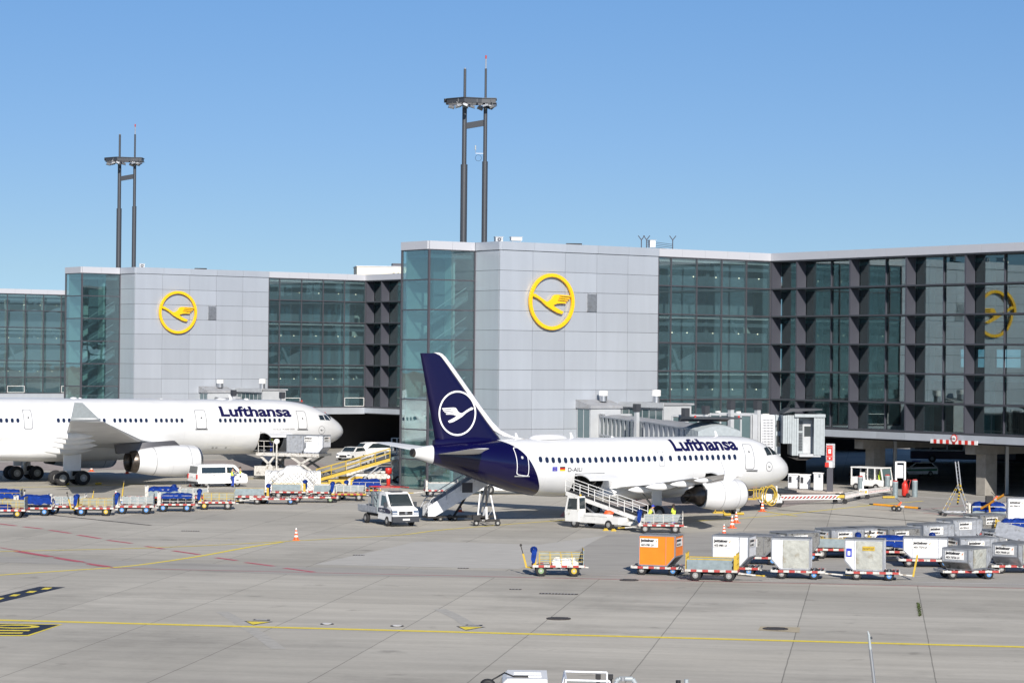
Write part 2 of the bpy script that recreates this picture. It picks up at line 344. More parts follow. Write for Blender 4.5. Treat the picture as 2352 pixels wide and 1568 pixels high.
for a, b in (((38, 1265.5), (116, 1278)), ((130, 1281), (186, 1290)), ((205, 1295), (248, 1301))): line('safety_dash', [a, b], .5, 'mark_red', .016)
for a, b in (((-20, 1200), (37, 1207)), ((54, 1209), (97, 1214)), ((114, 1217), (162, 1224)), ((179, 1228), (230, 1236)), ((247, 1240), (302, 1247)), ((335, 1254), (376, 1260)), ((397, 1264), (458, 1273)), ((496, 1280), (543, 1286.5)), ((564, 1291), (629, 1299.5)), ((653, 1304), (721, 1313))):
    line('safety_dash', [a, b], .34, 'mark_red')
line('safety_line', [(2105, 1171), (2352, 1147)], .1, 'mark_red'); line('safety_line', [(2120, 1177), (2290, 1192), (2345, 1205)], .2, 'mark_red')
line('safety_line', [(1290, 1186), (1322, 1148)], .3, 'mark_red')
for a, b in (((1990, 1131), (2352, 1158)), ((2000, 1122), (2352, 1146)), ((2080, 1095), (2352, 1115)), ((1770, 1108), (1960, 1118)), ((1760, 1118), (1900, 1128)), ((1780, 1100), (1930, 1107))):
    line('service_road_line', [a, b], .3, 'mark_white')
for k in range(6): line('service_road_dash', [(2090 + 60 * k, 1110 + 5.2 * k), (2120 + 60 * k, 1112.5 + 5.2 * k)], .15, 'mark_white')
for pts in ([(125, 1183), (347, 1206)], [(1786, 1170), (1960, 1184), (2169, 1201)], [(-60, 1163), (125, 1183)]): line('slot_drain', pts, .28, 'iron', .012)
line('safety_line', [(1170, 1316), (2500, 1345)], .1, 'mark_white', .012)
for a, b in (((510, 1404), (640, 1490)), ((1010, 1398), (1085, 1440))): line('tyre_mark', smooth_pts([a, ((a[0] + b[0]) / 2 + 6, (a[1] + b[1]) / 2), b]), .6, 'tyre_mark', .0065)
# black stand number boxes
patch('stand_marking', [(-60, 1382), (90.6, 1346.4), (150, 1347.7), (-60, 1397)], 'mark_black')
for x, y in ((107, 1351), (72, 1358.5), (34, 1366.5), (-3, 1374.5)):
    patch('stand_marking', [(x - 14, y + 2.2), (x - 3, y - 2), (x + 14, y - 2), (x + 3, y + 2.2)], 'mark_yellow', .012)
patch('stand_marking', [(-120, 1429.5), (144, 1433), (66, 1460), (-120, 1459)], 'mark_yellow')
patch('stand_marking', [(-120, 1431.2), (136, 1434.2), (63, 1457.8), (-120, 1457)], 'mark_black', .012)
def ellipse(cx, cy, rx, ry, n=28): return [(cx + rx * math.cos(6.2832 * i / n), cy + ry * math.sin(6.2832 * i / n)) for i in range(n)]
patch('stand_marking', ellipse(38, 1438.7, 53, 4.3), 'mark_yellow', .016); patch('stand_marking', ellipse(34, 1438.7, 38, 2.1), 'mark_black', .020)
patch('stand_marking', [(-120, 1445.5), (70, 1446.5), (66, 1449), (-120, 1448)], 'mark_yellow', .016)
patch('stand_marking', [(-120, 1451.5), (54, 1452.2), (50, 1454.7), (-120, 1454)], 'mark_yellow', .016)
for x, y in ((592, 1430), (1080, 1442)):
    patch('taxi_arrow', [(x - 32, y - 4.5), (x + 36, y - 3), (x - 10, y + 5)], 'mark_black'); patch('taxi_arrow', [(x - 26, y - 3.4), (x + 28, y - 2.2), (x - 11, y + 4)], 'mark_yellow', .012)
    patch('taxi_arrow', [(x - 8, y - 8.5), (x + 29, y - 7.5), (x + 27, y - 5.5), (x - 12, y - 6.5)], 'mark_black', .012); patch('taxi_arrow', [(x - 4, y - 7.8), (x + 22, y - 7.2), (x + 21, y - 6.2), (x - 6, y - 6.8)], 'mark_white', .016)
def disc(name, x, y, r, label, m='iron', n=24, h=.03):
    p = G(x, y); mb = MB(); mb.cyl((0, 0, 0), (0, 0, h), r, m, n=n)
    for k in range(-3, 4): mb.box(-r * .7, r * .7, k * r / 4.5 - .03, k * r / 4.5 + .03, h, h + .012, 'joint')
    return tag(mb.build(name, loc=(p.x, p.y, .004), rz=GA), label, 'manhole cover')
patch('manhole_surround', [(1746, 1438), (1838, 1440), (1836, 1452), (1741, 1447)], 'tan_concrete')
disc('manhole_cover', 1781, 1444, .55, 'round dark manhole cover set in a tan concrete rectangle')
disc('manhole_cover', 1283, 1420.5, .55, 'round dark manhole cover on bare concrete above the yellow taxi line')
disc('manhole_cover', 1445, 1332, .5, 'round dark manhole cover on the thin red line left of the orange container')
disc('manhole_cover', 1975, 1118, .6, 'small far manhole cover beside the white tug')
for x, y, l_ in ((751, 1432.5, 'small white inset taxiway light between two yellow arrows'), (912, 1437, 'small white inset taxiway light left of the right yellow arrow')):
    p = G(x, y); mb = MB(); mb.cyl((0, 0, 0), (0, 0, .012), .3, 'joint', n=20); mb.cyl((0, 0, .012), (0, 0, .035), .2, 'mark_white', n=16)
    tag(mb.build('inset_light', loc=(p.x, p.y, .004)), l_, 'ground light', 'inset lights along the taxi line')
def drain(x, y, ln, wd, label):
    p = G(x, y); mb = MB(); mb.box(-ln / 2, ln / 2, -wd / 2, wd / 2, 0, .012, 'iron')
    k = -ln / 2 + .1
    while k < ln / 2 - .05: mb.box(k, k + .04, -wd / 2 + .05, wd / 2 - .05, .012, .022, 'steel'); k += .16
    tag(mb.build('drain_grate', loc=(p.x, p.y, .006), rz=GA), label, 'drain grate', 'drain grates in the concrete')
drain(1283, 1363.5, 1.9, .42, 'longest dark drain grate, below the yellow baggage cart'); drain(1184, 1353, .6, .3, 'small drain slot just above left of the longest grate')
drain(824, 1274.5, .65, .35, 'small dark drain slot in the bare concrete below the pickup'); drain(1064, 1304.5, .6, .3, 'small dark drain slot just above the red line left of the baggage cart')
drain(437, 1219, 1.2, .3, 'faint drain slot under the left cart row'); 
# weed tufts in the joint
wb = MB(); mat('weed', (.06, .085, .02), .9, 0, var=.4, vscale=9)
rr = random.Random(3)
for k in range(170):
    t = rr.random(); x = 2108.5 + t * 5 + rr.gauss(0, 1.8); y = 1385 + (t ** 1.0) * 30; p = G(x, y); a = rr.random() * 6.28; h = .05 + .1 * rr.random()
    dx, dy = math.cos(a) * .06, math.sin(a) * .06
    wb.add([(p.x - dy * .4, p.y + dx * .4, .0), (p.x + dy * .4, p.y - dx * .4, .0), (p.x + dx * 2, p.y + dy * 2, h)], [(0, 1, 2)], 'weed')
tag(wb.build('weeds', fixn=False), 'small green weeds growing in the concrete joint below the containers', 'weeds', kind='stuff')

# ------------------------------------------------------------------ terminal
BA = R(36); PK = .019
FL = [20.98, 18.37, 15.76, 13.15, 10.54, 7.93, 5.4]
ROWS = [21.0, 19.25, 17.49, 15.75, 14.01, 12.28, 10.55, 8.82, 7.08, 5.35, 3.6, 1.85, .1]
TOP = 21.75
BIRD = [(-.93, .25), (-.80, .285), (-.56, .165), (-.27, .00), (-.14, .015), (-.02, .10), (.06, .22), (.13, .262), (.24, .275), (.88, .245), (.86, .195), (.34, .222), (.34, .192), (.84, .155), (.80, .108), (.30, .145), (.30, .115), (.76, .075), (.72, .035), (.26, .07), (.26, .04), (.67, .0), (.63, -.06), (.41, -.055), (.22, -.07), (.05, -.135), (.20, -.22), (.38, -.30), (.54, -.365), (.46, -.455), (.25, -.41), (.0, -.30), (-.26, -.165), (-.51, .02), (-.72, .13), (-.87, .175)]
def emblem(mb, fn, rad, wd, t0, t1, m, flip=1, n=56, bird=1.):
    for i in range(n):
        a0 = 6.283185 * i / n; a1 = 6.283185 * (i + 1) / n
        q = [(c * math.cos(a), c * math.sin(a)) for c, a in ((rad, a0), (rad, a1), (rad - wd, a1), (rad - wd, a0))]
        mb.prism(q, fn, t0, t1, m)
    k = (rad - wd * .4) * bird
    mb.prism([(flip * x * k, y * k) for x, y in BIRD], fn, t0, t1, m)
def clad(mb, x0, x1, y0, y1, zs, axis, nrm, m='grey_panel', cols=1, skip=None, gap=.03, th=.12):
    for i in range(cols):
        for j in range(len(zs) - 1):
            if skip and skip(i, j): continue
            zt, zb = zs[j] - gap / 2, zs[j + 1] + gap / 2
            if axis == 'x':
                a = x0 + (x1 - x0) * i / cols + gap / 2; b = x0 + (x1 - x0) * (i + 1) / cols - gap / 2; mb.box(a, b, *sorted((y0, y0 + nrm * th)), zb, zt, m)
            else:
                a = y0 + (y1 - y0) * i / cols + gap / 2; b = y0 + (y1 - y0) * (i + 1) / cols - gap / 2; mb.box(*sorted((x0, x0 + nrm * th)), a, b, zb, zt, m)
def terminal(O, label, first=True, f2len=46., third=False, panes=True):
    T = thing('terminal_building', label, 'terminal building', O, BA, 'terminal buildings of the pier')
    X1, X2, X3, Y1 = 4.95, 22.82, 36.62, -3.72; YB = 4.35
    # solid wall block
    if not third:
        w_ = MB(); w_.box(X1 + .12, X2, Y1 + .12, YB, 0, 21.0, 'joint'); w_.build('wall_core', T)
        c = MB()
        clad(c, X1, X2, Y1 + .12, 0, ROWS, 'x', -1, cols=5)
        clad(c, X1 + .12, 0, Y1 + .15, 0, ROWS, 'y', -1, cols=1)
        c.build('wall_cladding', T)
        v = MB(); vx = X1 + 9.6; zb, zt = 15.78, 17.46
        v.box(vx, vx + 1.15, Y1 - .03, Y1 - .005, zb, zt, 'aluminium')
        k = zb + .05
        while k < zt - .04: v.bar((vx + .04, Y1 - .06, k), (vx + 1.11, Y1 - .06, k), .05, .03, 'steel'); k += .085
        v.build('vent_grille', T)
        e = MB(); emblem(e, lambda u, z, t: (X1 + 5.49 + u, Y1 - t, 16.6 + z), 2.5, .31, .14, .36, 'emblem_yellow'); e.build('emblem', T, bevel=.02)
    # parapet
    pb = MB(); g = .02; t = .1
    def run(x0, y0, x1, y1, n, nx, ny, m):
        for i in range(n):
            ax = x0 + (x1 - x0) * i / n; ay = y0 + (y1 - y0) * i / n; bx = x0 + (x1 - x0) * (i + 1) / n; by = y0 + (y1 - y0) * (i + 1) / n
            ux, uy = (x1 - x0), (y1 - y0); L = math.hypot(ux, uy); ux /= L; uy /= L
            xs = sorted((ax + ux * g / 2, bx - ux * g / 2)) if abs(ux) > .5 else sorted((ax, ax - nx * .35 + nx * t)); ys = sorted((ay + uy * g / 2, by - uy * g / 2)) if abs(uy) > .5 else sorted((ay, ay - ny * .35 + ny * t))
            if abs(ux) > .5: ys = sorted((ay + ny * t, ay - ny * .25))
            else: xs = sorted((ax + nx * t, ax - nx * .25))
            pb.box(xs[0], xs[1], ys[0], ys[1], 21.03, TOP, m)
    if not third:
        run(0, YB, 0, .12, 2, -1, 0, 'parapet_white'); run(0, 0, X1 - .14, 0, 2, 0, -1, 'parapet_white')
        run(X1, 0, X1, Y1, 1, -1, 0, 'grey_panel'); run(X1 + .14, Y1, X2, Y1, 5, 0, -1, 'grey_panel')
    run(X2, Y1, X3, Y1, 5, 0, -1, 'parapet_white')
    run(X3, Y1 - .12, X3, Y1 - f2len, int(f2len / 3.55), -1, 0, 'parapet_white')
    pb.build('parapet', T)
    rf = MB()
    if not third: rf.box(.3, X1 + .3, .3, YB, 20.9, 21.3, 'bridge_roof'); rf.box(X1 + .3, X3, Y1 + .3, YB, 20.92, 21.32, 'bridge_roof')
    rf.box(X3 + .3, X3 + 60, Y1 - f2len, YB + 20, 20.9, 21.3, 'bridge_roof'); rf.build('roof', T)
    # flush curtain wall
    bays = [X2 + .03, X2 + 1.55, X2 + 4.63, X2 + 7.7, X2 + 10.76, X3]
    fr = MB()
    for x in bays: fr.box(x - .05, x + .05, Y1 - .02, Y1 + .2, 5.4, 21.0, 'dark_frame')
    for z in FL: fr.box(bays[0], bays[-1], Y1 - .035, Y1 + .18, z - .05, z + .05, 'dark_frame')
    fr.build('curtain_wall_frame', T)
    def pane(nm, x0, x1, y0, y1, z0, z1, m):
        p = MB(); p.box(x0, x1, y0, y1, z0, z1, m); return p.build(nm, T)
    for i in range(5):
        for j in range(6): pane('window', bays[i] + .05, bays[i + 1] - .05, Y1 + .05, Y1 + .09, FL[j + 1] + .05, FL[j] - .05, 'curtain_glass')
    sf = MB(); sf.box(X2 - .0, X3 + .1, Y1 + .0, YB, 4.55, 5.33, 'grey_panel'); sf.build('soffit_fascia', T)
    for bx in (1, 4) if not third else (0, 2):
        hb = MB(); a, b = bays[bx] + .1, bays[bx + 1] - .1
        for q in ((a, b, 5.5, 5.56), (a, b, 6.5, 6.56), (a, a + .06, 5.5, 6.56), (b - .06, b, 5.5, 6.56)): hb.box(q[0], q[1], Y1 - .06, Y1 - .03, q[2], q[3], 'white_paint')
        hb.build('vent_window_frame', T)
    # interior of the flush wall
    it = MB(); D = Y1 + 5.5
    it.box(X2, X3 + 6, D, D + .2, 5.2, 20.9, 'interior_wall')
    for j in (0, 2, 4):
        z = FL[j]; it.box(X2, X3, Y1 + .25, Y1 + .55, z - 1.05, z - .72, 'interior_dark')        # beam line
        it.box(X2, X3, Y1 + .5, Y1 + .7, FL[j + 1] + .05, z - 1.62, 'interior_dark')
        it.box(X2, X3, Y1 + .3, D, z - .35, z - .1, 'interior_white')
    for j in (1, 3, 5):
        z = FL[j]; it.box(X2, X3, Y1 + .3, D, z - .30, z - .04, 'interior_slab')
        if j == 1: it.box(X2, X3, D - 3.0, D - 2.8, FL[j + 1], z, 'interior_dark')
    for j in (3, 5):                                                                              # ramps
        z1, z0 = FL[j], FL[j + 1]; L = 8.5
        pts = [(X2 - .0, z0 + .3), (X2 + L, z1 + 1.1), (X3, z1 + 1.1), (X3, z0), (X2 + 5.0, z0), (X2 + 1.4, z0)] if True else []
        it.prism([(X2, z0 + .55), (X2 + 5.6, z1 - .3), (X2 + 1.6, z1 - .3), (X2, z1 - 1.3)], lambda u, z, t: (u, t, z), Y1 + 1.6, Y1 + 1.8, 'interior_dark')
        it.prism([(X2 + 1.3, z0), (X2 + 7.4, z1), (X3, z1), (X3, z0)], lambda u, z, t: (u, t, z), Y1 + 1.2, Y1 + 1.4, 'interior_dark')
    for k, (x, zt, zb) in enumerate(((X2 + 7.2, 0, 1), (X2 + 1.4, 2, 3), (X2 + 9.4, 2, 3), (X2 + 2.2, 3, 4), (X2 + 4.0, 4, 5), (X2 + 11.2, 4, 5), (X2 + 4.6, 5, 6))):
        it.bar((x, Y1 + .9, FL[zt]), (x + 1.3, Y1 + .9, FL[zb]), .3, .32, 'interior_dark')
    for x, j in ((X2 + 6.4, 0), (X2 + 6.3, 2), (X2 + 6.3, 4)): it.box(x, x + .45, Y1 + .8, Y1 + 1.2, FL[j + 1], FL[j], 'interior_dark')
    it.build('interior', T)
    lt = MB(); rq = random.Random(5); mat('ceiling_lamp', (1, .85, .6), emit=3)
    for j in (0, 2, 4):
        for k in range(5): x = X2 + 1 + 2.7 * k + rq.random(); lt.box(x, x + .07, Y1 + .3, Y1 + .36, FL[j] - 1.72, FL[j] - 1.64, 'ceiling_lamp')
    lt.build('ceiling_lights', T)
    if not third:   # corner tower
        tf = MB(); ZT = [21.0 - 2.625 * i for i in range(9)]
        for z in ZT:
            tf.box(-.03, .12, .13, YB, z - .05, z + .05, 'dark_frame'); tf.box(.13, X1 - .06, -.03, .12, z - .05, z + .05, 'dark_frame')
        for (x, y) in ((0, 0), (0, YB - .1)): tf.box(x - .05, x + .12, y - .05, y + .12, 0, 21.03, 'dark_frame')
        tf.box(X1 - .12, X1 - .005, -.05, .12, 0, 21.03, 'dark_frame'); tf.build('tower_frame', T)
        for j in range(8):
            pane('glass_panel', .02, .06, .13, YB - .11, ZT[j + 1] + .05, ZT[j] - .05, 'tower_glass')
            pane('glass_panel', .13, X1 - .13, .02, .06, ZT[j + 1] + .05, ZT[j] - .05, 'tower_glass')
        st = MB(); st.box(.3, X1, YB - .5, YB - .3, 0, 20.9, 'interior_wall'); st.box(3.2, 3.4, .9, YB - .5, 0, 20.9, 'interior_wall')
        st.box(2.0, 3.2, 2.2, 2.4, 0, 20.9, 'interior_dark'); st.box(.3, X1 - .2, .3, YB - .5, 20.3, 20.6, 'interior_slab')
        for j in range(1, 8):
            z = ZT[j]
            if j > 1:
                st.bar((.6, 1.2, z - 1.3), (X1 - .5, 1.2, z + 1.1), 1.2, .22, 'interior_slab'); 
                st.tube([(.5, .55, z - .3), (X1 - .6, .55, z + 2.0)], .03, 'interior_white')
                if j in (2, 4, 6):
                    for q in range(12): st.cyl((3.2 + q * .12, .55, z + .1 + q * .07), (3.2 + q * .12, .55, z + 1. + q * .07), .018, 'interior_white', n=4)
            st.box(.3, X1 - .2, 2.4, YB - .5, z - .2, z, 'interior_slab')
        st.build('staircase', T)
    # recessed pier facade with fins, runs toward the camera
    f = MB(); XG = X3 + 1.05; ys = []
    y = Y1 - 3.56; fins = [Y1 - .12]
    while y > Y1 - f2len: fins.append(y); y -= 7.12
    for y in fins: f.box(X3 + .02, XG + .1, y - .09, y + .09, 5.42, 20.95, 'fin_grey')
    f.build('facade_fins', T)
    h = MB()
    for z in FL: h.box(X3 - .0, XG, Y1 - f2len, Y1 - .13, z - .09, z + .07, 'fin_grey'); h.box(X3 - .05, X3 - .001, Y1 - f2len, Y1 - .13, z - .06, z + .03, 'slate')
    h.build('facade_ledges', T)
    ml = MB(); mids = []
    for k in range(1, len(fins)):
        if k + 1 < len(fins) + 1: mids.append(fins[k] - 3.56)
    for y in mids: ml.box(XG - .01, XG + .14, y - .05, y + .05, 5.5, 20.9, 'fin_grey')
    ml.build('facade_mullions', T)
    cuts = sorted(fins + [m_ for m_ in mids if m_ > Y1 - f2len], reverse=True); N = 0
    for a, b in zip(cuts[:-1], cuts[1:]):
        for j in range(6):
            if N > 60: break
            p = MB(); k_ = PK + random.uniform(-.002, .002); kz = random.uniform(-.003, .003); ya, yb = b + .07, a - .07; yc = (ya + yb) / 2; za, zb_ = FL[j + 1] + .07, FL[j] - .09; zc_ = (za + zb_) / 2
            p.add([(XG + .12 + t_ + (y_ - yc) * k_ + (z_ - zc_) * kz, y_, z_) for t_ in (0, .03) for y_, z_ in ((ya, za), (yb, za), (yb, zb_), (ya, zb_))], [(0, 1, 2, 3), (7, 6, 5, 4), (0, 4, 5, 1), (1, 5, 6, 2), (2, 6, 7, 3), (3, 7, 4, 0)], 'pier_glass'); p.build('window', T); N += 1
    fa = MB()
    yy = Y1 - .02
    while yy > Y1 - f2len: fa.box(X3 - .02, X3 + .3, max(yy - 3.54, Y1 - f2len), yy, 4.66, 5.3, 'grey_panel'); yy -= 3.56
    fa.build('facade_fascia', T)
    pi = MB()
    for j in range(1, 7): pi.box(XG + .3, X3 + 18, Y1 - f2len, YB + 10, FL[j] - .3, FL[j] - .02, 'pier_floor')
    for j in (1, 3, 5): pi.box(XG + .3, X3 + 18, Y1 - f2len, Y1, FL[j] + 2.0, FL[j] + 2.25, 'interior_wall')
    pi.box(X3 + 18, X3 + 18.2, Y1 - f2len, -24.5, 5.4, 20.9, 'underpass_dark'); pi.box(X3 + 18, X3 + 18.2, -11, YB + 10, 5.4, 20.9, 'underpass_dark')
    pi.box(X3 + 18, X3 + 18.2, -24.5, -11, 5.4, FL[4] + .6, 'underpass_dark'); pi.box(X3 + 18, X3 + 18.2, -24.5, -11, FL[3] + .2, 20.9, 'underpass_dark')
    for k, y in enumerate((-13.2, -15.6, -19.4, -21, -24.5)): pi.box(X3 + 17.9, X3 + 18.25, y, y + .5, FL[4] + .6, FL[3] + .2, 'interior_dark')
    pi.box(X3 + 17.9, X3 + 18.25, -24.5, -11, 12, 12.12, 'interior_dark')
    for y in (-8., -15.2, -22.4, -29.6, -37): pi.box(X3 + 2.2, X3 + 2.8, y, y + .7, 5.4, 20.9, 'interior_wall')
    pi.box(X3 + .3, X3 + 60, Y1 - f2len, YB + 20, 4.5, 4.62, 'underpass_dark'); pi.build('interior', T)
    # underpass
    if not third:
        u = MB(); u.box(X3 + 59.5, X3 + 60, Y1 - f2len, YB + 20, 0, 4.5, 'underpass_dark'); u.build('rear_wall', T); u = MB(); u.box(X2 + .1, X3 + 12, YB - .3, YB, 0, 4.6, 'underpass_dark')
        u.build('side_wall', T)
        for y in (-14.5, -28.2, -42):
            if y < Y1 - f2len: continue
            cl = MB(); cl.box(X3 + 2.6, X3 + 4.1, y - .55, y + .55, 0, 3.6, 'concrete_col'); cl.box(X3 + 1.2, X3 + 12, y - .55, y + .55, 3.6, 4.5, 'concrete_col')
            cl.box(X3 + 5.0, X3 + 5.4, y - .75, y - .6, 0, 4.5, 'steel')
            cl.build('column', T, bevel=.05)
        if first:
            sgn = MB()
            for k in range(15): sgn.box(X3 - .08, X3 - .04, -30.3 + k * .37, -30.3 + (k + 1) * .37, 4.5, 4.84, 'red_paint' if k % 2 else 'white_paint')
            sgn.build('height_warning_stripe', T)
            s2 = MB(); s2.cyl((X3 - .09, -27.6, 4.98), (X3 - .14, -27.6, 4.98), .36, 'red_paint', n=28); s2.cyl((X3 - .14, -27.6, 4.98), (X3 - .155, -27.6, 4.98), .27, 'white_paint', n=28)
            put_text(s2, '3,4m', lambda a, b: (X3 - .17, -27.35 - a, 4.9 + b), 'text_black', size=.22, bold=.008)
            s2.build('height_limit_sign', T)
        elif f2len > 10:
            sgn = MB(); a = X3 - 9.3
            for k in range(13): sgn.box(a + k * .28, a + (k + 1) * .28, Y1 - .08, Y1 - .04, 4.45, 4.78, 'red_paint' if k % 2 == 0 else 'white_paint')
            sgn.build('height_warning_stripe', T)
            s2 = MB(); s2.cyl((a + 1.8, Y1 - .06, 5.1), (a + 1.8, Y1 - .12, 5.1), .33, 'red_paint', n=24); s2.cyl((a + 1.8, Y1 - .12, 5.1), (a + 1.8, Y1 - .135, 5.1), .24, 'white_paint', n=24)
            put_text(s2, '4m', lambda u_, b: (a + 1.62 + u_, Y1 - .15, 5.02 + b), 'text_black', size=.22, bold=.005)
            s2.build('height_limit_sign', T)
    return T
O1 = Vector((-7.3, 209.3, 0)); O2 = Vector((-50.0, 278.6, 0)); O3 = Vector((-98.3, 366.5, 0)) - Vector((.809, .588, 0)) * 3.3
terminal(O1, 'near terminal building with grey clad block, yellow bird emblem and long finned glass wing')
terminal(O2, 'farther grey clad terminal building with yellow bird emblem behind the left aircraft', first=False, f2len=30)
terminal(O3, 'farthest glass terminal wall at the left edge of the picture', first=False, f2len=8)
e1 = Vector((math.cos(BA), math.sin(BA), 0)); e2 = Vector((-math.sin(BA), math.cos(BA), 0))
# ------------------------------------------------------------------ roof masts
def mast(loc, k, label, antenna):
    T = thing('floodlight_mast', label, 'floodlight mast', loc, 0, 'twin-pole floodlight masts on the terminal roofs')
    h = lambda z: z * k
    A = Vector((-.95, 0.2, 0)); B = Vector((.95, -.2, 0))
    for p, zt, r in ((A, 16.2, .36), (B, 17.0, .30)):
        m = MB(); mid = 7.0 if p is A else 7.25
        m.cyl((p.x, p.y, -.9), (p.x, p.y, h(mid)), r * .86, 'slate', n=16); m.cyl((p.x, p.y, h(mid)), (p.x, p.y, h(mid) + .12), r * .88, 'slate', n=16)
        m.cyl((p.x, p.y, h(mid)), (p.x, p.y, h(12.9)), r * .6, 'slate', n=14); m.cyl((p.x, p.y, h(12.9)), (p.x, p.y, h(15.8)), r * .36, 'slate', n=10)
        m.cyl((p.x, p.y, h(15.8)), (p.x, p.y, h(zt - .3)), r * .2, 'steel', n=8)
        if p is B: m.cyl((p.x, p.y, h(zt - .3)), (p.x, p.y, h(zt)), .08, 'red_worn', n=10)
        m.build('pole', T)
    m = MB(); m.bar((A.x, A.y, h(10.6)), (B.x, B.y, h(10.9)), .15, .55, 'slate'); m.build('cross_beam', T)
    m = MB(); z = h(12.75)
    C = [(-2.55, .9), (1.85, .9), (1.85, -1.0), (.6, -1.0), (-.95, -1.6), (-2.55, -.2)]
    for a, b in zip(C, C[1:] + C[:1]):
        m.bar((*a, z + .28), (*b, z + .28), .22, .07, 'slate'); m.bar((*a, z - .12), (*b, z - .12), .22, .07, 'slate'); m.bar((*a, z + .08), (*b, z + .08), .05, .36, 'slate')
    for x in (-1.5, .2, 1.5): m.bar((x, -1.2, z + .05), (x, .9, z + .05), .1, .3, 'slate')
    m.build('platform', T)
    for i, (x, y, rx) in enumerate(((-2.1, -.7, .5), (-1.5, -1.2, -.3), (-.8, -1.5, .4), (-.3, -.9, .2), (1.0, -1.1, .2), (1.4, -.6, .3), (1.6, -.9, .4), (0.5, .3, -.4))):
        m = MB(); m.box(-.24, .24, -.22, .22, -.16, .05, 'aluminium' if i % 3 else 'steel'); m.box(-.28, .28, -.27, .27, -.2, -.16, 'vehicle_glass'); m.cyl((0, 0, .05), (0, 0, .35), .03, 'steel', n=6)
        o = m.build('floodlight', T, loc=(x, y, z - .38), bevel=.02); o.rotation_euler = (rx, .25 * (-1) ** i, i * .7)
    m = MB(); m.cyl((-2.7, .4, z + .0), (-2.7, .4, z + .35), .14, 'black', n=8); m.bar((-2.7, .4, z + .2), (-2.4, .5, z + .2), .05, .05, 'slate'); m.build('siren', T)
    if antenna:
        m = MB(); q = h(8.1); m.bar((B.x, B.y, q), (B.x - .85, B.y - .1, q), .05, .05, 'steel'); m.cyl((B.x - .85, B.y - .1, q), (B.x - .85, B.y - .1, q + .3), .02, 'steel', n=6)
        m.cyl((B.x - .87, B.y - .1, q + .3), (B.x - .87, B.y - .1, q + .72), .07, 'cab_grey', n=10)
        pts = [(B.x - .6 + .28 * math.cos(t * .4), B.y - .1, q - .42 + .28 * math.sin(t * .4)) for t in range(17)]; m.tube(pts, .015, 'black', 5); m.build('antenna', T)
a = AT(1063, 555, 218); mast((a.x + 1.0, 217.8, 22.), 1.0, 'taller-looking twin pole floodlight mast on the near terminal roof with small antenna', True)
a = AT(271, 612, 290); mast((a.x + .98, 290, 21.9), 1.03, 'twin pole floodlight mast on the farther left terminal roof', False)
# rooftop things
def roofbox(x, y, Y, w_, h_, label, name='roof_vent', m='white_paint', fan=False, cat='roof unit'):
    p = AT(x, y, Y); b = MB(); b.box(-w_ / 2, w_ / 2, -.4, .4, 0, h_, m); b.box(-w_ / 2 - .05, w_ / 2 + .05, -.45, .45, h_, h_ + .06, 'steel')
    if fan: b.cyl((0, -.42, h_ * .5), (0, -.4, h_ * .5), h_ * .4, 'fin_grey', n=16); b.cyl((0, -.44, h_ * .5), (0, -.42, h_ * .5), h_ * .15, 'steel', n=10)
    for q in (-1, 1): b.box(q * w_ * .35 - .03, q * w_ * .35 + .03, -.3, -.24, -.6, 0, 'steel')
    tag(b.build(name, loc=(p.x, Y, p.z), rz=BA * .3), label, cat)
roofbox(1145, 556, 214, .65, .42, 'small grey fan housing on the near roof right of the mast', fan=True, m='aluminium')
roofbox(326, 615, 281, .6, .42, 'small grey fan housing on the far left roof beside the mast', fan=True, m='aluminium')
roofbox(1185, 553, 212, .95, .28, 'white roof unit on the near parapet above the emblem', m='white_paint')
roofbox(1497, 568, 222, .5, .62, 'white camera box on the near roof beside the antenna fence', m='white_paint')
for x, y, Y, l_ in ((1318, 562, 216, 'flat dark hatch edge on the near roof right of the emblem'), (461, 618, 288, 'flat dark hatch edge on the far left roof above the emblem')):
    p = AT(x, y, Y); b = MB(); b.box(-.7, .7, -.5, .5, 0, .1, 'black'); b.box(-.6, .5, -.4, .4, -.5, 0, 'fin_grey'); tag(b.build('roof_hatch', loc=(p.x, Y, p.z), rz=.05), l_, 'roof hatch', 'dark roof hatches')
T = thing('roof_fence', 'thin wire fence with forked posts on the near terminal roof', 'wire fence', (0, 0, 0))
for x, Y in ((1473, 224), (1485, 222), (1545, 226)):
    p = AT(x, 572, Y); m = MB(); m.cyl((p.x, Y, p.z - .8), (p.x, Y, p.z + .85), .05, 'fin_grey', n=6)
    for s in (-1, 1): m.cyl((p.x, Y, p.z + .85), (p.x + s * .3, Y, p.z + 1.25), .045, 'fin_grey', n=6)
    m.build('post', T)
m = MB()
for k in range(5):
    a = AT(1485, 572, 222); b = AT(1545, 572, 226); m.cyl((a.x, 222, a.z + .1 + k * .16), (b.x, 226, a.z + .0 + k * .16), .02, 'fin_grey', n=4); 
m.build('wires', T)
p = AT(820, 612, 330); b = MB(); b.box(0, 7.6, 0, 6, -4, 0, 'beige_wall'); b.box(-.1, 7.7, -.1, 6.1, 0, .12, 'parapet_white'); b.box(5.0, 8.2, 1, 3, .12, .55, 'fin_grey'); b.box(0, 7.6, 0, 6, -p.z, -4, 'beige_wall')
T = thing('beige_building', 'plain beige plant building behind the far terminal roof', 'building', (p.x, 330, p.z), R(8)); b.build('wall', T)
for k in range(2):
    c = MB(); c.cyl((5.2 + k * .6, -.1, -1.3), (5.0 + k * .6, -.4, -1.0), .2, 'black', r1=.24, n=12); c.build('exhaust_cowl', T)
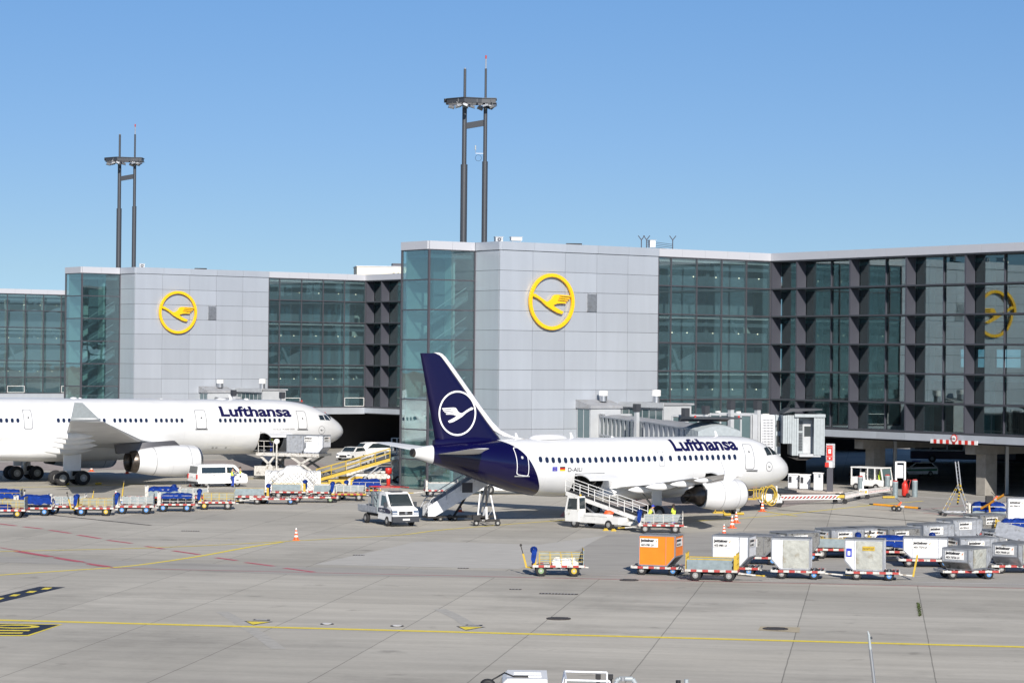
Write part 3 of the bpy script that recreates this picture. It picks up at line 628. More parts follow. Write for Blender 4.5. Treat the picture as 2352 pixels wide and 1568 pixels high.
# ------------------------------------------------------------------ aircraft
HD = R(35)
def livery_mat(name, kind):
    m = mat(name, (.80, .81, .83), .22, coat=.3); n = m.node_tree.nodes; l = m.node_tree.links; b = n['Principled BSDF']
    tc = n.new('ShaderNodeTexCoord'); sp = n.new('ShaderNodeSeparateXYZ'); l.new(tc.outputs['Object'], sp.inputs[0])
    nz = n.new('ShaderNodeTexNoise'); nz.inputs['Scale'].default_value = .9; nz.inputs['Detail'].default_value = 5
    mp = n.new('ShaderNodeMapping'); mp.inputs['Scale'].default_value = (.5, 1, 1.6); l.new(tc.outputs['Object'], mp.inputs[0]); l.new(mp.outputs[0], nz.inputs['Vector'])
    mr = n.new('ShaderNodeMapRange'); mr.inputs[1].default_value = .3; mr.inputs[2].default_value = .75; mr.inputs[3].default_value = 1; mr.inputs[4].default_value = .88; l.new(nz.outputs['Fac'], mr.inputs[0])
    vm = n.new('ShaderNodeVectorMath'); vm.operation = 'SCALE'; vm.inputs[0].default_value = (.70, .71, .72); l.new(mr.outputs[0], vm.inputs['Scale'])
    last = vm.outputs[0]
    # faint panel joints every 2.13 m
    def M(op, a, bb=None):
        q = n.new('ShaderNodeMath'); q.operation = op
        for i, x in enumerate((a, bb)):
            if x is None: continue
            if isinstance(x, (int, float)): q.inputs[i].default_value = x
            else: l.new(x, q.inputs[i])
        return q.outputs[0]
    j = M('LESS_THAN', M('FRACT', M('DIVIDE', sp.outputs[0], 2.665)), .008)
    k = M('SUBTRACT', 1, M('MULTIPLY', j, .12))
    v2 = n.new('ShaderNodeVectorMath'); v2.operation = 'SCALE'; l.new(last, v2.inputs[0]); l.new(k, v2.inputs['Scale']); last = v2.outputs[0]
    if kind == 'tail':
        fc = n.new('ShaderNodeFloatCurve'); cv = fc.mapping.curves[0]      # navy front edge: x as a function of z
        pts = [(1.6, 24.0), (2.3, 24.12), (3.0, 24.5), (3.8, 24.95), (4.6, 25.45), (5.3, 26.1), (5.75, 26.9), (6.2, 27.9)]
        fc.mapping.clip_max_y = 1
        while len(cv.points) < len(pts): cv.points.new(.5, .5)
        for p, (z, x) in zip(cv.points, pts): p.location = ((z - 1) / 6, (x - 23) / 6)
        fc.mapping.update()
        l.new(M('DIVIDE', M('SUBTRACT', sp.outputs[2], 1), 6), fc.inputs['Value'])
        fx = M('ADD', M('MULTIPLY', fc.outputs[0], 6), 23)
        a = M('GREATER_THAN', sp.outputs[0], fx)
        zz = M('SUBTRACT', sp.outputs[2], 4.9)
        back = M('ADD', 32.55, M('MULTIPLY', M('MULTIPLY', zz, zz), -.38))
        c = M('LESS_THAN', sp.outputs[0], back)
        mx = n.new('ShaderNodeMix'); mx.data_type = 'RGBA'; l.new(M('MULTIPLY', a, c), mx.inputs['Factor']); l.new(last, mx.inputs['A']); mx.inputs['B'].default_value = (.0022, .001, .034, 1)
        last = mx.outputs['Result']
    l.new(last, b.inputs['Base Color']); return m
livery_mat('fuselage_tail_paint', 'tail'); livery_mat('fuselage_white', 'plain')
mat('wing_white', (.78, .79, .80), .35, 0, var=.06, vscale=.8); mat('wing_grey', (.72, .73, .74), .4, 0, var=.08, vscale=.8)
mat('wing_dark', (.10, .10, .11), .4, .2, var=.1, vscale=1); mat('engine_lip', (.45, .46, .48), .25, .9); mat('exhaust_metal', (.10, .085, .075), .35, .8, var=.3, vscale=3)
mat('hole_dark', (.01, .01, .012), .9); mat('cabin_window_glass', (.012, .02, .05), .08, spec=.8); mat('window_ring', (.55, .56, .58), .4); mat('seam', (.16, .165, .18), .5); mat('seam_faint', (.52, .53, .55), .5)
mat('text_navy', (.004, .003, .05), .4); mat('gear_grey', (.42, .43, .43), .4, .3, var=.1, vscale=6); mat('hold_grey', (.10, .10, .095), .7, var=.3, vscale=3)
mat('flag_blue', (.02, .04, .4), .5); mat('flag_black', (.01, .01, .01), .5); mat('flag_red', (.6, .01, .01), .5); mat('flag_gold', (.85, .5, .01), .5)
def interp(tab, x):
    if x <= tab[0][0]: return tab[0][1:]
    for a, b in zip(tab[:-1], tab[1:]):
        if x <= b[0]:
            t = (x - a[0]) / (b[0] - a[0]); return tuple(p + (q - p) * t for p, q in zip(a[1:], b[1:]))
    return tab[-1][1:]
class Fus:                      # table rows: x, ztop, zbottom, halfwidth
    def __init__(s, tab): s.tab = tab
    def sec(s, x):
        zt, zb, ry = interp(s.tab, x); return (zt + zb) / 2, (zt - zb) / 2, ry
    def P(s, x, a, off=0., side=1):
        zc, rz, ry = s.sec(x); return (x, side * (ry + off) * math.cos(a), zc + (rz + off) * math.sin(a))
    def az(s, x, z):
        zc, rz, ry = s.sec(x); return math.asin(max(-1, min(1, (z - zc) / rz)))
    def at(s, x, z, off=0., side=1): return s.P(x, s.az(x, z), off, side)
    def mesh(s, mb, m, holes=(), n=56, dx=.5):
        xs = []; x = s.tab[0][0]
        L = s.tab[-1][0]
        q = [0, .03, .08, .16, .28, .45, .7, 1.0, 1.35, 1.75, 2.2, 2.7, 3.3, 3.9, 4.6, 5.4, 6.2]; xs = list(q); x = 6.2
        while x < L - dx: x += dx; xs.append(x)
        xs.append(L)
        for h in holes: xs += [h[0], h[1]]
        xs = sorted(set(round(v, 4) for v in xs)); rings = []
        base = len(mb.v); k = mb.mi(m)
        for x in xs:
            for i in range(n): mb.v.append(s.P(x, 6.283185 * i / n))
        for r in range(len(xs) - 1):
            xm = (xs[r] + xs[r + 1]) / 2
            for i in range(n):
                a = 6.283185 * (i + .5) / n; p = s.P(xm, a)
                if any(h[0] < xm < h[1] and p[1] > 0 and h[2] < p[2] < h[3] for h in holes): continue
                mb.f.append([base + r * n + i, base + r * n + (i + 1) % n, base + (r + 1) * n + (i + 1) % n, base + (r + 1) * n + i]); mb.m.append(k); mb.sm.append(True)
        mb.f.append([base + i for i in range(n)]); mb.m.append(k); mb.sm.append(True)
        e = base + (len(xs) - 1) * n; mb.f.append([e + i for i in range(n)]); mb.m.append(k); mb.sm.append(True)
def strip(mb, pts, wd, m):      # pts: list of (point, tangent-normal-ish offset dir) -> thin ribbon following a surface function
    pass
def outline(mb, fus, cx, cz, w_, h_, r, wd, m, off=.012, side=1, slant=0., n=5, close=True):
    # rounded rectangle ribbon mapped on the fuselage; cz and h_ measured as arc length from the centre line
    def ring(w2, h2, rr):
        out = []
        for qx, qz, a0 in ((1, 1, 0), (-1, 1, 90), (-1, -1, 180), (1, -1, 270)):
            for i in range(n + 1):
                a = R(a0 + 90 * i / n); out.append((qx * (w2 - rr) + rr * math.cos(a), qz * (h2 - rr) + rr * math.sin(a)))
        res = []
        for i in range(len(out)):          # subdivide long vertical edges
            p, q = out[i], out[(i + 1) % len(out)]; d = math.hypot(p[0] - q[0], p[1] - q[1]); kk = max(1, int(d / .18))
            for j in range(kk): res.append((p[0] + (q[0] - p[0]) * j / kk, p[1] + (q[1] - p[1]) * j / kk))
        return res
    A = ring(w_ / 2, h_ / 2, r); B = [(x * (1 - 2 * wd / w_), z * (1 - 2 * wd / h_)) for x, z in A]
    zc, rz, ry = fus.sec(cx); a0 = math.asin((cz - zc) / rz)
    f = lambda p: fus.P(cx + p[0] + slant * p[1], a0 + p[1] / rz, off, side)
    k = len(A); mb.add([f(p) for p in A + B], [(i, (i + 1) % k, k + (i + 1) % k, k + i) for i in range(k)], m)
    return A, f
def wing_loft(mb, secs, m, n=12, tip=True):
    # secs: (xLE, y, z, chord, thickness)
    rings = []
    for x, y, z, c, t in secs:
        up = []; lo = []
        for i in range(n + 1):
            u = i / n; u = u * u * (3 - 2 * u) * .3 + u * .7; th = t * (1.48 * math.sqrt(u) - .63 * u - 1.76 * u * u + 1.42 * u ** 3 - .51 * u ** 4)
            up.append((x + c * u, y, z + th * .62)); lo.append((x + c * u, y, z - th * .5))
        rings.append(up + lo[::-1][1:-1])
    mb.loft(rings, m)
def nacelle(mb, x0, y, z, prof, m, n=36, sy=1.):
    rings = [[(x0 + x, y + r * math.cos(6.283185 * i / n) * sy, z + r * math.sin(6.283185 * i / n)) for i in range(n)] for x, r in prof]
    mb.loft(rings, m, caps=False)
def wheel(T, name, x, y, z, r, w_, hub='hub_white', parent=None):
    m = MB(); R_ = []
    for yy, rr in ((-w_ / 2, r * .55), (-w_ / 2, r * .86), (-w_ * .36, r * .97), (0, r), (w_ * .36, r * .97), (w_ / 2, r * .86), (w_ / 2, r * .55)):
        R_.append([(x + rr * math.cos(6.283185 * i / 24), y + yy, z + rr * math.sin(6.283185 * i / 24)) for i in range(24)])
    m.loft(R_, 'rubber'); o = m.build(name, T)
    h = MB(); h.cyl((x, y - w_ * .52, z), (x, y + w_ * .52, z), r * .5, hub, n=20); h.cyl((x, y - w_ * .56, z), (x, y + w_ * .56, z), r * .2, 'gear_grey', n=12); h.build('rim', o)
    return o
def fin_prism(mb, prof, secz):  # unused
    pass

# ---- the narrow-body in front
p = G(1805, 1078, 3.25)
T = thing('airliner', 'white airliner with navy tail fin parked in front of the near terminal', 'airplane', (p.x, p.y, 0), R(215))
FB = Fus([(0, 3.27, 3.23, .03), (.05, 3.52, 2.98, .27), (.15, 3.68, 2.82, .44), (.4, 3.95, 2.6, .72), (.8, 4.26, 2.4, 1.0), (1.4, 4.66, 2.2, 1.28), (2.0, 5.02, 2.06, 1.48), (2.7, 5.38, 1.95, 1.66), (3.5, 5.66, 1.86, 1.80), (4.4, 5.82, 1.79, 1.91), (5.4, 5.88, 1.75, 1.965), (6.2, 5.90, 1.74, 1.975),
          (22.0, 5.90, 1.74, 1.975), (24.0, 5.90, 1.86, 1.95), (26, 5.89, 2.25, 1.82), (28, 5.85, 2.85, 1.56), (30, 5.76, 3.52, 1.18), (31.5, 5.64, 4.0, .85), (32.6, 5.52, 4.32, .58), (33.5, 5.40, 4.62, .38), (33.84, 5.32, 4.7, .31)])
fb = MB(); FB.mesh(fb, 'fuselage_tail_paint', holes=((18.85, 21.5, 1.78, 3.4), (7.9, 9.5, 1.9, 3.3)), n=72)
fu = fb.build('fuselage', T)
# belly fairing
b = MB(); rings = []
for x, hw, zt, zb in ((9.6, .6, 2.3, 1.75), (10.6, 1.7, 2.7, 1.55), (12, 2.1, 2.95, 1.42), (15, 2.18, 3.05, 1.38), (16.6, 2.12, 2.9, 1.42), (17.6, 1.95, 2.6, 1.5), (18.3, 1.6, 2.2, 1.58), (18.8, .9, 1.9, 1.7)):
    rings.append([(x, hw * math.copysign(abs(math.cos(a)) ** .7, math.cos(a)), (zt + zb) / 2 + (zt - zb) / 2 * math.copysign(abs(math.sin(a)) ** .8, math.sin(a))) for a in [6.283185 * i / 28 for i in range(28)]])
b.loft(rings, 'wing_white'); b.build('belly_fairing', T)
# windows
def cabin_window(fus, T, blank=False, pr={}):
    key = (id(fus), blank)
    if key in pr: return pr[key]
    m = MB(); k = 16; rx, rz = .15, .215
    A = [(rx * math.copysign(abs(math.cos(a)) ** .8, math.cos(a)), rz * math.copysign(abs(math.sin(a)) ** .8, math.sin(a))) for a in [6.283185 * i / k for i in range(k)]]
    if not blank:
        m.add([(x, .012, z) for x, z in A] + [(0, .012, 0)], [(i, (i + 1) % k, k) for i in range(k)], 'cabin_window_glass')
        o_ = [(x * 1.25, .006, z * 1.2) for x, z in A]; m.add(o_ + [(x, .012, z) for x, z in A], [(i, (i + 1) % k, k + (i + 1) % k, k + i) for i in range(k)], 'window_ring')
        m.add([(x * .9, .014, .07 + abs(z) * .55 if z > 0 else .07) for x, z in A[:k // 2 + 1]], [tuple(range(k // 2 + 1))], 'window_ring') if False else None
    else:
        m.add([(x * 1.1, .01, z * 1.1) for x, z in A] + [(x * .92, .012, z * .92) for x, z in A], [(i, (i + 1) % k, k + (i + 1) % k, k + i) for i in range(k)], 'seam_faint')
    pr[key] = m; return m
def put_windows(fus, T, xs, zc_off, blank=False, sides=(1, -1)):
    m = cabin_window(fus, T, blank); proto = None
    for x in xs:
        for sd in sides:
            zc, rz, ry = fus.sec(x); a = math.asin(zc_off(x) / rz); pp = fus.P(x, a, .006, sd)
            slope = (fus.sec(x + .3)[2] - fus.sec(x - .3)[2]) / .6
            if proto is None: o = proto = m.build('cabin_window', T)
            else: o = proto.copy(); scene.collection.objects.link(o); o.parent = T
            o.location = pp; o.rotation_euler = (a, 0, math.atan(slope)) if sd > 0 else (math.pi - a, 0, -math.atan(slope))
            if blank: o['label'] = 'blanked cabin window outline'
W19 = lambda x: .57
xs = [24.47 - .534 * 2 + .534 * 2] ; base = 14.32
XS = [14.32 + .534 * i for i in range(20)] + [13.69, 12.86, 12.04] + [12.04 - .53 * i for i in range(1, 11)]
put_windows(FB, T, XS, W19, sides=(1,)); put_windows(FB, T, [6.22], W19, blank=True, sides=(1,))
# doors
d = MB()
outline(d, FB, 5.25, 4.45, .92, 2.05, .16, .05, 'seam', slant=-.06); d.box(4.55, 5.6, 1.87, 1.99, 3.33, 3.39, 'joint')
outline(d, FB, 5.22, 4.75, .16, .16, .078, .075, 'joint'); d.build('cabin_door', T)
d = MB(); outline(d, FB, 25.95, 4.42, .98, 2.1, .16, .05, 'emblem_white', slant=.04); outline(d, FB, 25.95, 4.65, .17, .2, .08, .07, 'window_ring'); 
d.bar(FB.at(25.35, 3.34, .03), FB.at(26.5, 3.36, .03), .08, .06, 'gear_grey'); d.build('cabin_door', T)
d = MB(); outline(d, FB, 13.69, 4.38, .52, 1.15, .1, .035, 'seam'); d.build('emergency_exit', T)
# cockpit glazing
def quad_on(mb, fus, pts, m, off=.015, nn=4):
    P = []
    for i in range(nn + 1):
        for j in range(nn + 1):
            u, v = i / nn, j / nn; x = (1 - v) * ((1 - u) * pts[0][0] + u * pts[1][0]) + v * ((1 - u) * pts[3][0] + u * pts[2][0]); a = (1 - v) * ((1 - u) * pts[0][1] + u * pts[1][1]) + v * ((1 - u) * pts[3][1] + u * pts[2][1])
            P.append(fus.P(x, R(a), off))
    mb.add(P, [(i * (nn + 1) + j, (i + 1) * (nn + 1) + j, (i + 1) * (nn + 1) + j + 1, i * (nn + 1) + j + 1) for i in range(nn) for j in range(nn)], m)
c = MB()
quad_on(c, FB, [(3.35, 22), (2.72, 28), (2.85, 52), (3.42, 41)], 'vehicle_glass'); quad_on(c, FB, [(2.6, 29), (1.85, 42), (2.25, 62), (2.75, 53)], 'vehicle_glass'); quad_on(c, FB, [(1.72, 48), (1.45, 88), (2.02, 88), (2.16, 66)], 'vehicle_glass')
c.build('cockpit_window', T)
# text and marks
tx = MB(); xc, zbase = 6.15, 4.93
def fus_text(mb, fus, s, xr, xl, zb, size, m, bold=.02, sl=.12, off=.02):
    zc, rz, ry = fus.sec((xr + xl) / 2); a0 = math.asin((zb - zc) / rz)
    put_text(mb, s, lambda u, v: fus.P(xl - u, a0 + v / rz, off), m, size=size, bold=bold, slices=sl, width=xl - xr)
fus_text(tx, FB, 'Lufthansa', 6.25, 12.35, 4.93, 1.68, 'text_navy', bold=.06); tx.build('airline_lettering', T)
tx = MB(); fus_text(tx, FB, 'D-AILI', 20.95, 22.2, 3.6, .42, 'text_black', bold=.003, sl=.2)
for i in range(3): q = [(22.4, 22.86)]; tx.add([FB.at(x, 3.66 + .1 * k, .015) for x, k in ((22.86, 2 - i), (22.4, 2 - i), (22.4, 3 - i), (22.86, 3 - i))], [(0, 1, 2, 3)], ('flag_black', 'flag_red', 'flag_gold')[i])
tx.add([FB.at(x, z, .015) for x, z in ((23.5, 3.66), (23.08, 3.66), (23.08, 3.96), (23.5, 3.96))], [(0, 1, 2, 3)], 'flag_blue')
for i in range(12):
    a = 6.283 * i / 12; x, z = 23.29 + .09 * math.cos(a), 3.81 + .09 * math.sin(a); tx.add([FB.at(x + dx, z + dz, .02) for dx, dz in ((.012, -.012), (-.012, -.012), (-.012, .012), (.012, .012))], [(0, 1, 2, 3)], 'flag_gold')
tx.build('registration_mark', T)
nm = MB(); az0 = FB.az(2.9, 3.58)
def nosefn(xc, fus):
    zc, rz, ry = fus.sec(xc[0]); a0 = math.asin((xc[1] - zc) / rz)
    return lambda u, v, t: fus.P(xc[0] - u, a0 + v / rz, .006 + t)
emblem(nm, nosefn((3.2, 3.6), FB), .36, .025, 0, .012, 'joint', flip=-1, n=28, bird=.5); nm.build('nose_emblem', T)
# vertical fin
def fin(T, prof_le, prof_te, th, m_body, m_edge, edge=.3):
    zs = [p[0] for p in prof_le]; mb = MB(); rings = []; n = 10
    for (z, xl), (_, xt) in zip(prof_le, prof_te):
        t = th * (1 - .55 * (z - zs[0]) / (zs[-1] - zs[0])); c = xt - xl; up = []; lo = []
        for i in range(n + 1):
            u = i / n; u = u ** 1.4; hh = t / 2 * min(1, 3.2 * math.sqrt(u) * (1 - u) ** .8 + .0) * 1.15 + .01
            up.append((xl + c * u, hh, z)); lo.append((xl + c * u, -hh, z))
        rings.append(up + lo[::-1][1:-1])
    mb.loft(rings, m_body); return mb.build('tail_fin', T)
LE = [(5.2, 26.0), (5.75, 26.5), (6.3, 27.05), (7.5, 28.1), (9, 29.4), (10.5, 30.7), (11.4, 31.45), (11.72, 31.75), (11.85, 32.2)]
TE = [(5.2, 31.95), (5.75, 32.1), (6.3, 32.2), (7.5, 32.45), (9, 32.78), (10.5, 33.1), (11.4, 33.3), (11.72, 33.37), (11.85, 33.4)]
fn_ = fin(T, LE, TE, .5, 'navy', 'emblem_white')
# white leading edge and dorsal fairing
m = MB(); rings = []
for z, x, wx, wy in ((5.83, 24.0, .5, .02), (5.92, 24.75, .7, .06), (6.1, 25.6, .8, .1), (6.5, 26.55, .72, .13), (7.1, 27.25, .58, .13), (8, 28.1, .5, .13), (9.5, 29.4, .45, .12), (11, 30.7, .42, .1), (11.6, 31.25, .42, .09), (11.82, 31.55, .5, .06), (11.9, 31.85, .6, .02)):
    rings.append([(x + wx * .0, 0, z), (x + wx * .35, wy * .8, z), (x + wx, wy * 1.32, z), (x + wx, -wy * 1.32, z), (x + wx * .35, -wy * .8, z)])
m.loft(rings, 'emblem_white'); m.build('leading_edge', fn_)
m = MB(); m.loft([[(x, s * w_, z) for s, z in ((1, 5.4), (.8, zt * .6 + 5.75 * .4), (0, zt), (-.8, zt * .6 + 5.75 * .4), (-1, 5.4))] for x, w_, zt in ((26.6, .1, 5.9), (27.6, .35, 6.1), (29, .42, 6.2), (31, .36, 6.1), (32.2, .2, 5.9))], 'navy'); m.build('fin_root', fn_)
m = MB(); emblem(m, lambda u, v, t: (30.44 - u, .255 - .012 * (v) + t, 7.72 + v), 1.56, .12, 0, .015, 'emblem_white', flip=-1, bird=.96); m.build('tail_emblem', fn_)
# tail cone
m = MB(); m.cyl((33.75, 0, 5.02), (34.0, 0, 5.04), .3, 'exhaust_metal', r1=.27, n=20); m.cyl((34.0, 0, 5.04), (34.02, 0, 5.04), .17, 'hole_dark', n=16); m.build('tail_cone_exhaust', T)
# stabilisers
for s in (1, -1):
    m = MB(); wing_loft(m, [(28.7, s * .7, 4.95, 3.6, .42), (30.2, s * 3.2, 5.2, 2.5, .28), (31.75, s * 6.1, 5.5, 1.45, .15), (32.1, s * 6.22, 5.51, 1.0, .05)], 'wing_white'); m.build('tailplane', T)
# wings
for s in (1, -1):
    m = MB(); wing_loft(m, [(10.6, s * 1.2, 2.28, 7.4, .95), (11.2, s * 2.1, 2.35, 6.8, .85), (13.35, s * 6.3, 2.85, 4.3, .5), (16.1, s * 11.6, 3.45, 2.9, .3), (18.75, s * 16.6, 4.02, 1.55, .16), (18.95, s * 16.9, 4.05, 1.3, .1)], 'wing_white')
    wg = m.build('wing', T)
    wf = MB(); wf.prism([(19.0, 4.1), (20.3, 4.12), (20.75, 4.95), (20.25, 4.95)], lambda u, v, t: (u, s * (16.9 + t + (v - 4) * .08), v), 0, .06, 'wing_white')
    wf.prism([(19.0, 4.1), (20.3, 4.1), (20.5, 3.4), (20.1, 3.4)], lambda u, v, t: (u, s * (16.9 + t), v), 0, .06, 'wing_white'); wf.build('wingtip_fence', wg)
    for (x, y, z, L, wd) in ((16.2, 4.6, 2.35, 2.6, .3), (17.3, 8.1, 2.75, 2.7, .28), (18.2, 11.3, 3.1, 2.2, .24), (19.1, 14.2, 3.5, 1.6, .18)):
        f = MB(); f.loft([[(x + L * u, s * (y + wd * r_ * math.cos(a)), z + .02 * u + wd * 1.0 * r_ * math.sin(a)) for a in [6.283 * i / 12 for i in range(12)]] for u, r_ in ((0, .05), (.2, .6), (.45, .95), (.7, .8), (.9, .4), (1, .06))], 'wing_white'); f.build('flap_track_fairing', wg)
    sl_ = MB()
    for a0, a1 in (((12.2, 3.0, 2.52), (13.1, 5.0, 2.7)), ((13.9, 7.4, 2.98), (18.4, 16.0, 3.96))):
        sl_.bar((a0[0] - .12, s * a0[1], a0[2] - .08), (a1[0] - .12, s * a1[1], a1[2] - .06), .35, .1, 'wing_white')
    sl_.build('leading_slat', wg)
    fl = MB(); fl.bar((17.95, s * 2.6, 2.45), (17.75, s * 6.4, 2.85), .5, .06, 'wing_grey'); fl.bar((17.85, s * 6.6, 2.9), (19.55, s * 13, 3.6), .35, .05, 'wing_grey'); fl.build('flap', wg)
    # engine
    y = s * 5.75
    e = MB(); nacelle(e, 9.45, y, 1.93, [(0.12, .84), (0, .9), (.05, .97), (.25, 1.05), (.9, 1.13), (1.8, 1.14), (2.7, 1.08), (3.5, .95), (3.8, .88), (3.8, .83), (3.0, .82)], 'fuselage_white'); eo = e.build('engine_nacelle', wg)
    e = MB(); nacelle(e, 9.45, y, 1.93, [(.9, 1.134), (.93, 1.136)], 'seam'); nacelle(e, 9.45, y, 1.93, [(2.3, 1.118), (2.33, 1.115)], 'seam'); e.build('nacelle_seams', eo)
    e = MB(); nacelle(e, 9.45, y, 1.93, [(.30, .78), (.05, .85), (-.02, .91), (.03, .97), (.13, 1.015)], 'engine_lip'); e.build('intake_lip', eo)
    e = MB(); nacelle(e, 9.45, y, 1.93, [(.5, .82), (.5, .02)], 'hole_dark'); nacelle(e, 9.45, y, 1.93, [(3.0, .84), (3.85, .80)], 'engine_lip'); e.build('nozzle_ring', eo); e = MB(); nacelle(e, 9.45, y, 1.93, [(3.8, .74), (4.4, .56), (4.9, .4), (4.9, .3)], 'exhaust_metal'); nacelle(e, 9.45, y, 1.93, [(4.6, .3), (5.0, .24), (5.4, .04)], 'exhaust_metal'); e.build('exhaust_nozzle', eo)
    e = MB(); e.loft([[(x0, y + .16, z0), (x0, y - .16, z0), (x1, y - .16, z1), (x1, y + .16, z1)] for x0, z0, x1, z1 in ((10.4, 2.95, 16.0, 2.5), (10.7, 3.1, 15.6, 2.85))], 'wing_white'); e.build('engine_pylon', wg)
# landing gear
for s in (1, -1):
    g = MB(); g.cyl((15.9, s * 3.8, .6), (15.8, s * 3.7, 2.5), .15, 'gear_grey'); g.bar((15.7, s * 2.3, 1.9), (15.9, s * 3.7, 1.1), .1, .1, 'gear_grey'); g.cyl((15.9, s * 3.3, .6), (15.9, s * 4.3, .6), .1, 'gear_grey')
    g.box(15.35, 16.25, s * 4.05 - .03, s * 4.05 + .03, 1.15, 2.5, 'wing_white'); go = g.build('main_landing_gear', T)
    for q in (-.46, .46): wheel(go, 'wheel', 15.9, s * 3.8 + q, .59, .59, .42)
g = MB(); g.cyl((5.07, 0, .4), (5.0, 0, 2.0), .1, 'gear_grey'); g.bar((5.0, 0, .9), (5.9, 0, 1.9), .08, .08, 'gear_grey'); 
for s in (-1, 1): g.box(4.5, 5.6, s * .42 - .02, s * .42 + .02, 1.15, 1.85, 'wing_white')
go = g.build('nose_landing_gear', T)
for q in (-.25, .25): wheel(go, 'wheel', 5.07, q, .38, .38, .22)
# cargo doors (open, hinged above) and holds
def hold(T, fus, x0, x1, z0, z1, depth, tilt, m='hold_grey'):
    h = MB(); y0 = fus.at(x0, (z0 + z1) / 2)[1]
    zc = lambda z: fus.at((x0 + x1) / 2, z)[1]
    h.box(x0 - .01, x1 + .01, -depth, -depth + .05, z0, z1 + .3, m); h.box(x0 - .03, x0, -depth, zc(z0) - .02, z0, z1 + .1, m); h.box(x1, x1 + .03, -depth, zc(z0) - .02, z0, z1 + .1, m)
    h.box(x0, x1, -depth, zc(z0) * .98, z0 - .03, z0 + .02, 'aluminium'); h.box(x0, x1, -depth, zc(z1) - .05, z1 + .05, z1 + .1, m)
    for k in range(4): xx = x0 + (x1 - x0) * (k + .5) / 4; h.bar((xx, -depth + .08, z0), (xx, -depth + .08, z1 + .2), .06, .04, 'aluminium')
    h.build('cargo_hold', T)
    d = MB(); n = 8; zs = [z1 + .02 - (z1 - z0) * i / n for i in range(n + 1)]; P = [(zc(z), z) for z in zs]; py, pz_ = P[0]; c, s_ = math.cos(tilt), math.sin(tilt)
    rot = lambda y, z: (py + (y - py) * c - (z - pz_) * s_, pz_ + (y - py) * s_ + (z - pz_) * c)
    Q = [rot(y, z) for y, z in P]; Q2 = [rot(y - .12, z) for y, z in P]
    d.loft([[(x, y, z) for y, z in Q] + [(x, y, z) for y, z in Q2[::-1]] for x in (x0, x1)], 'fuselage_white', smooth=False)
    for x in (x0 + .3, (x0 + x1) / 2, x1 - .3): d.bar((x, *Q2[2]), (x, *Q2[-2]), .06, .08, 'yellow_paint' if False else 'aluminium')
    d.build('cargo_door', T)
hold(T, FB, 18.85, 21.5, 1.95, 3.35, 1.0, R(118)); hold(T, FB, 7.9, 9.5, 2.15, 3.3, 1.0, R(118))
# roof dome and blades
m = MB(); m.loft([[(22.5 + 1.55 * math.cos(a) * k, .62 * math.sin(a) * k, 5.84 + .36 * h_) for a in [6.283 * i / 24 for i in range(24)]] for k, h_ in ((1.1, 0), (1.0, .45), (.85, .75), (.6, .93), (.3, 1), (.02, 1.02))], 'fuselage_white'); m.build('antenna_dome', T)
for x in (25.0, 20.2, 20.9, 6.75, 16.5):
    m = MB(); hgt = .42 if x not in (16.5, 20.9) else .12; m.loft([[(x + a, b * .6, z) for a, b in ((0, 0), (.1, .04), (.3, .0), (.1, -.04))] for z in (5.85,)] + [[(x + a * .55 + .22, b * .3, 5.87 + hgt) for a, b in ((0, 0), (.1, .04), (.3, .0), (.1, -.04))]], 'fuselage_white', smooth=False); m.build('blade_antenna', T)
m = MB(); m.cyl((14.5, 0, 1.42), (14.5, 0, 1.25), .08, 'red_paint', n=10); m.build('beacon', T)

# ---- the wide-body at the left
p = AT(785, 988, 234)
T3 = thing('airliner', 'large white wide-body airliner at the left edge with raised winglet and open front hold', 'airplane', (p.x, p.y, 0), R(215))
T3.rotation_euler = Euler((0, R(-.42), R(215))); T3.location.z = .31; T3.scale = (.986, .93, .93)
FA = Fus([(0, 4.34, 4.26, .04), (.08, 4.66, 3.96, .36), (.25, 4.92, 3.74, .62), (.6, 5.25, 3.48, 1.0), (1.2, 5.68, 3.18, 1.42), (2.0, 6.16, 2.9, 1.82), (3.0, 6.66, 2.64, 2.18), (4.2, 7.08, 2.42, 2.48), (5.6, 7.36, 2.22, 2.68), (7.2, 7.52, 2.08, 2.79), (9, 7.57, 2.0, 2.82),
          (44, 7.57, 1.95, 2.82), (48, 7.56, 2.3, 2.72), (52, 7.5, 3.1, 2.35), (56, 7.35, 4.1, 1.7), (60, 7.05, 5.0, .95), (63, 6.6, 5.7, .4), (63.7, 6.4, 5.85, .25)])
fb = MB(); FA.mesh(fb, 'fuselage_white', holes=((7.95, 10.65, 2.35, 4.28),), n=80, dx=.7); fb.build('fuselage', T3)
b = MB(); rings = []
for x, hw, zt, zb in ((18.5, .6, 2.6, 2.0), (20.5, 2.0, 3.3, 1.75), (23, 2.9, 4.0, 1.6), (27, 3.15, 4.3, 1.45), (33, 3.15, 4.2, 1.45), (36, 2.95, 3.9, 1.6), (38.5, 2.4, 3.3, 1.8), (41, 1.2, 2.5, 1.95)):
    rings.append([(x, hw * math.copysign(abs(math.cos(a)) ** .75, math.cos(a)), (zt + zb) / 2 + (zt - zb) / 2 * math.copysign(abs(math.sin(a)) ** .8, math.sin(a))) for a in [6.283185 * i / 32 for i in range(32)]])
b.loft(rings, 'wing_white'); b.build('belly_fairing', T3)
WA = lambda x: .72
XS = [8.01 + .533 * i for i in range(14)] + [21.64 - .533 * i for i in range(1, 6)] + [21.64] + [22.65 + .533 * i for i in range(7)] + [26.9, 27.4, 28.23] + [28.23 + .533 * i for i in range(1, 7)] + [35.34 + .533 * i for i in range(6)]
XB = [7.14, 7.6, 18.09, 18.6, 31.79, 32.31, 33.32]
put_windows(FA, T3, XS, WA, sides=(1,)); put_windows(FA, T3, XB, WA, blank=True, sides=(1,))
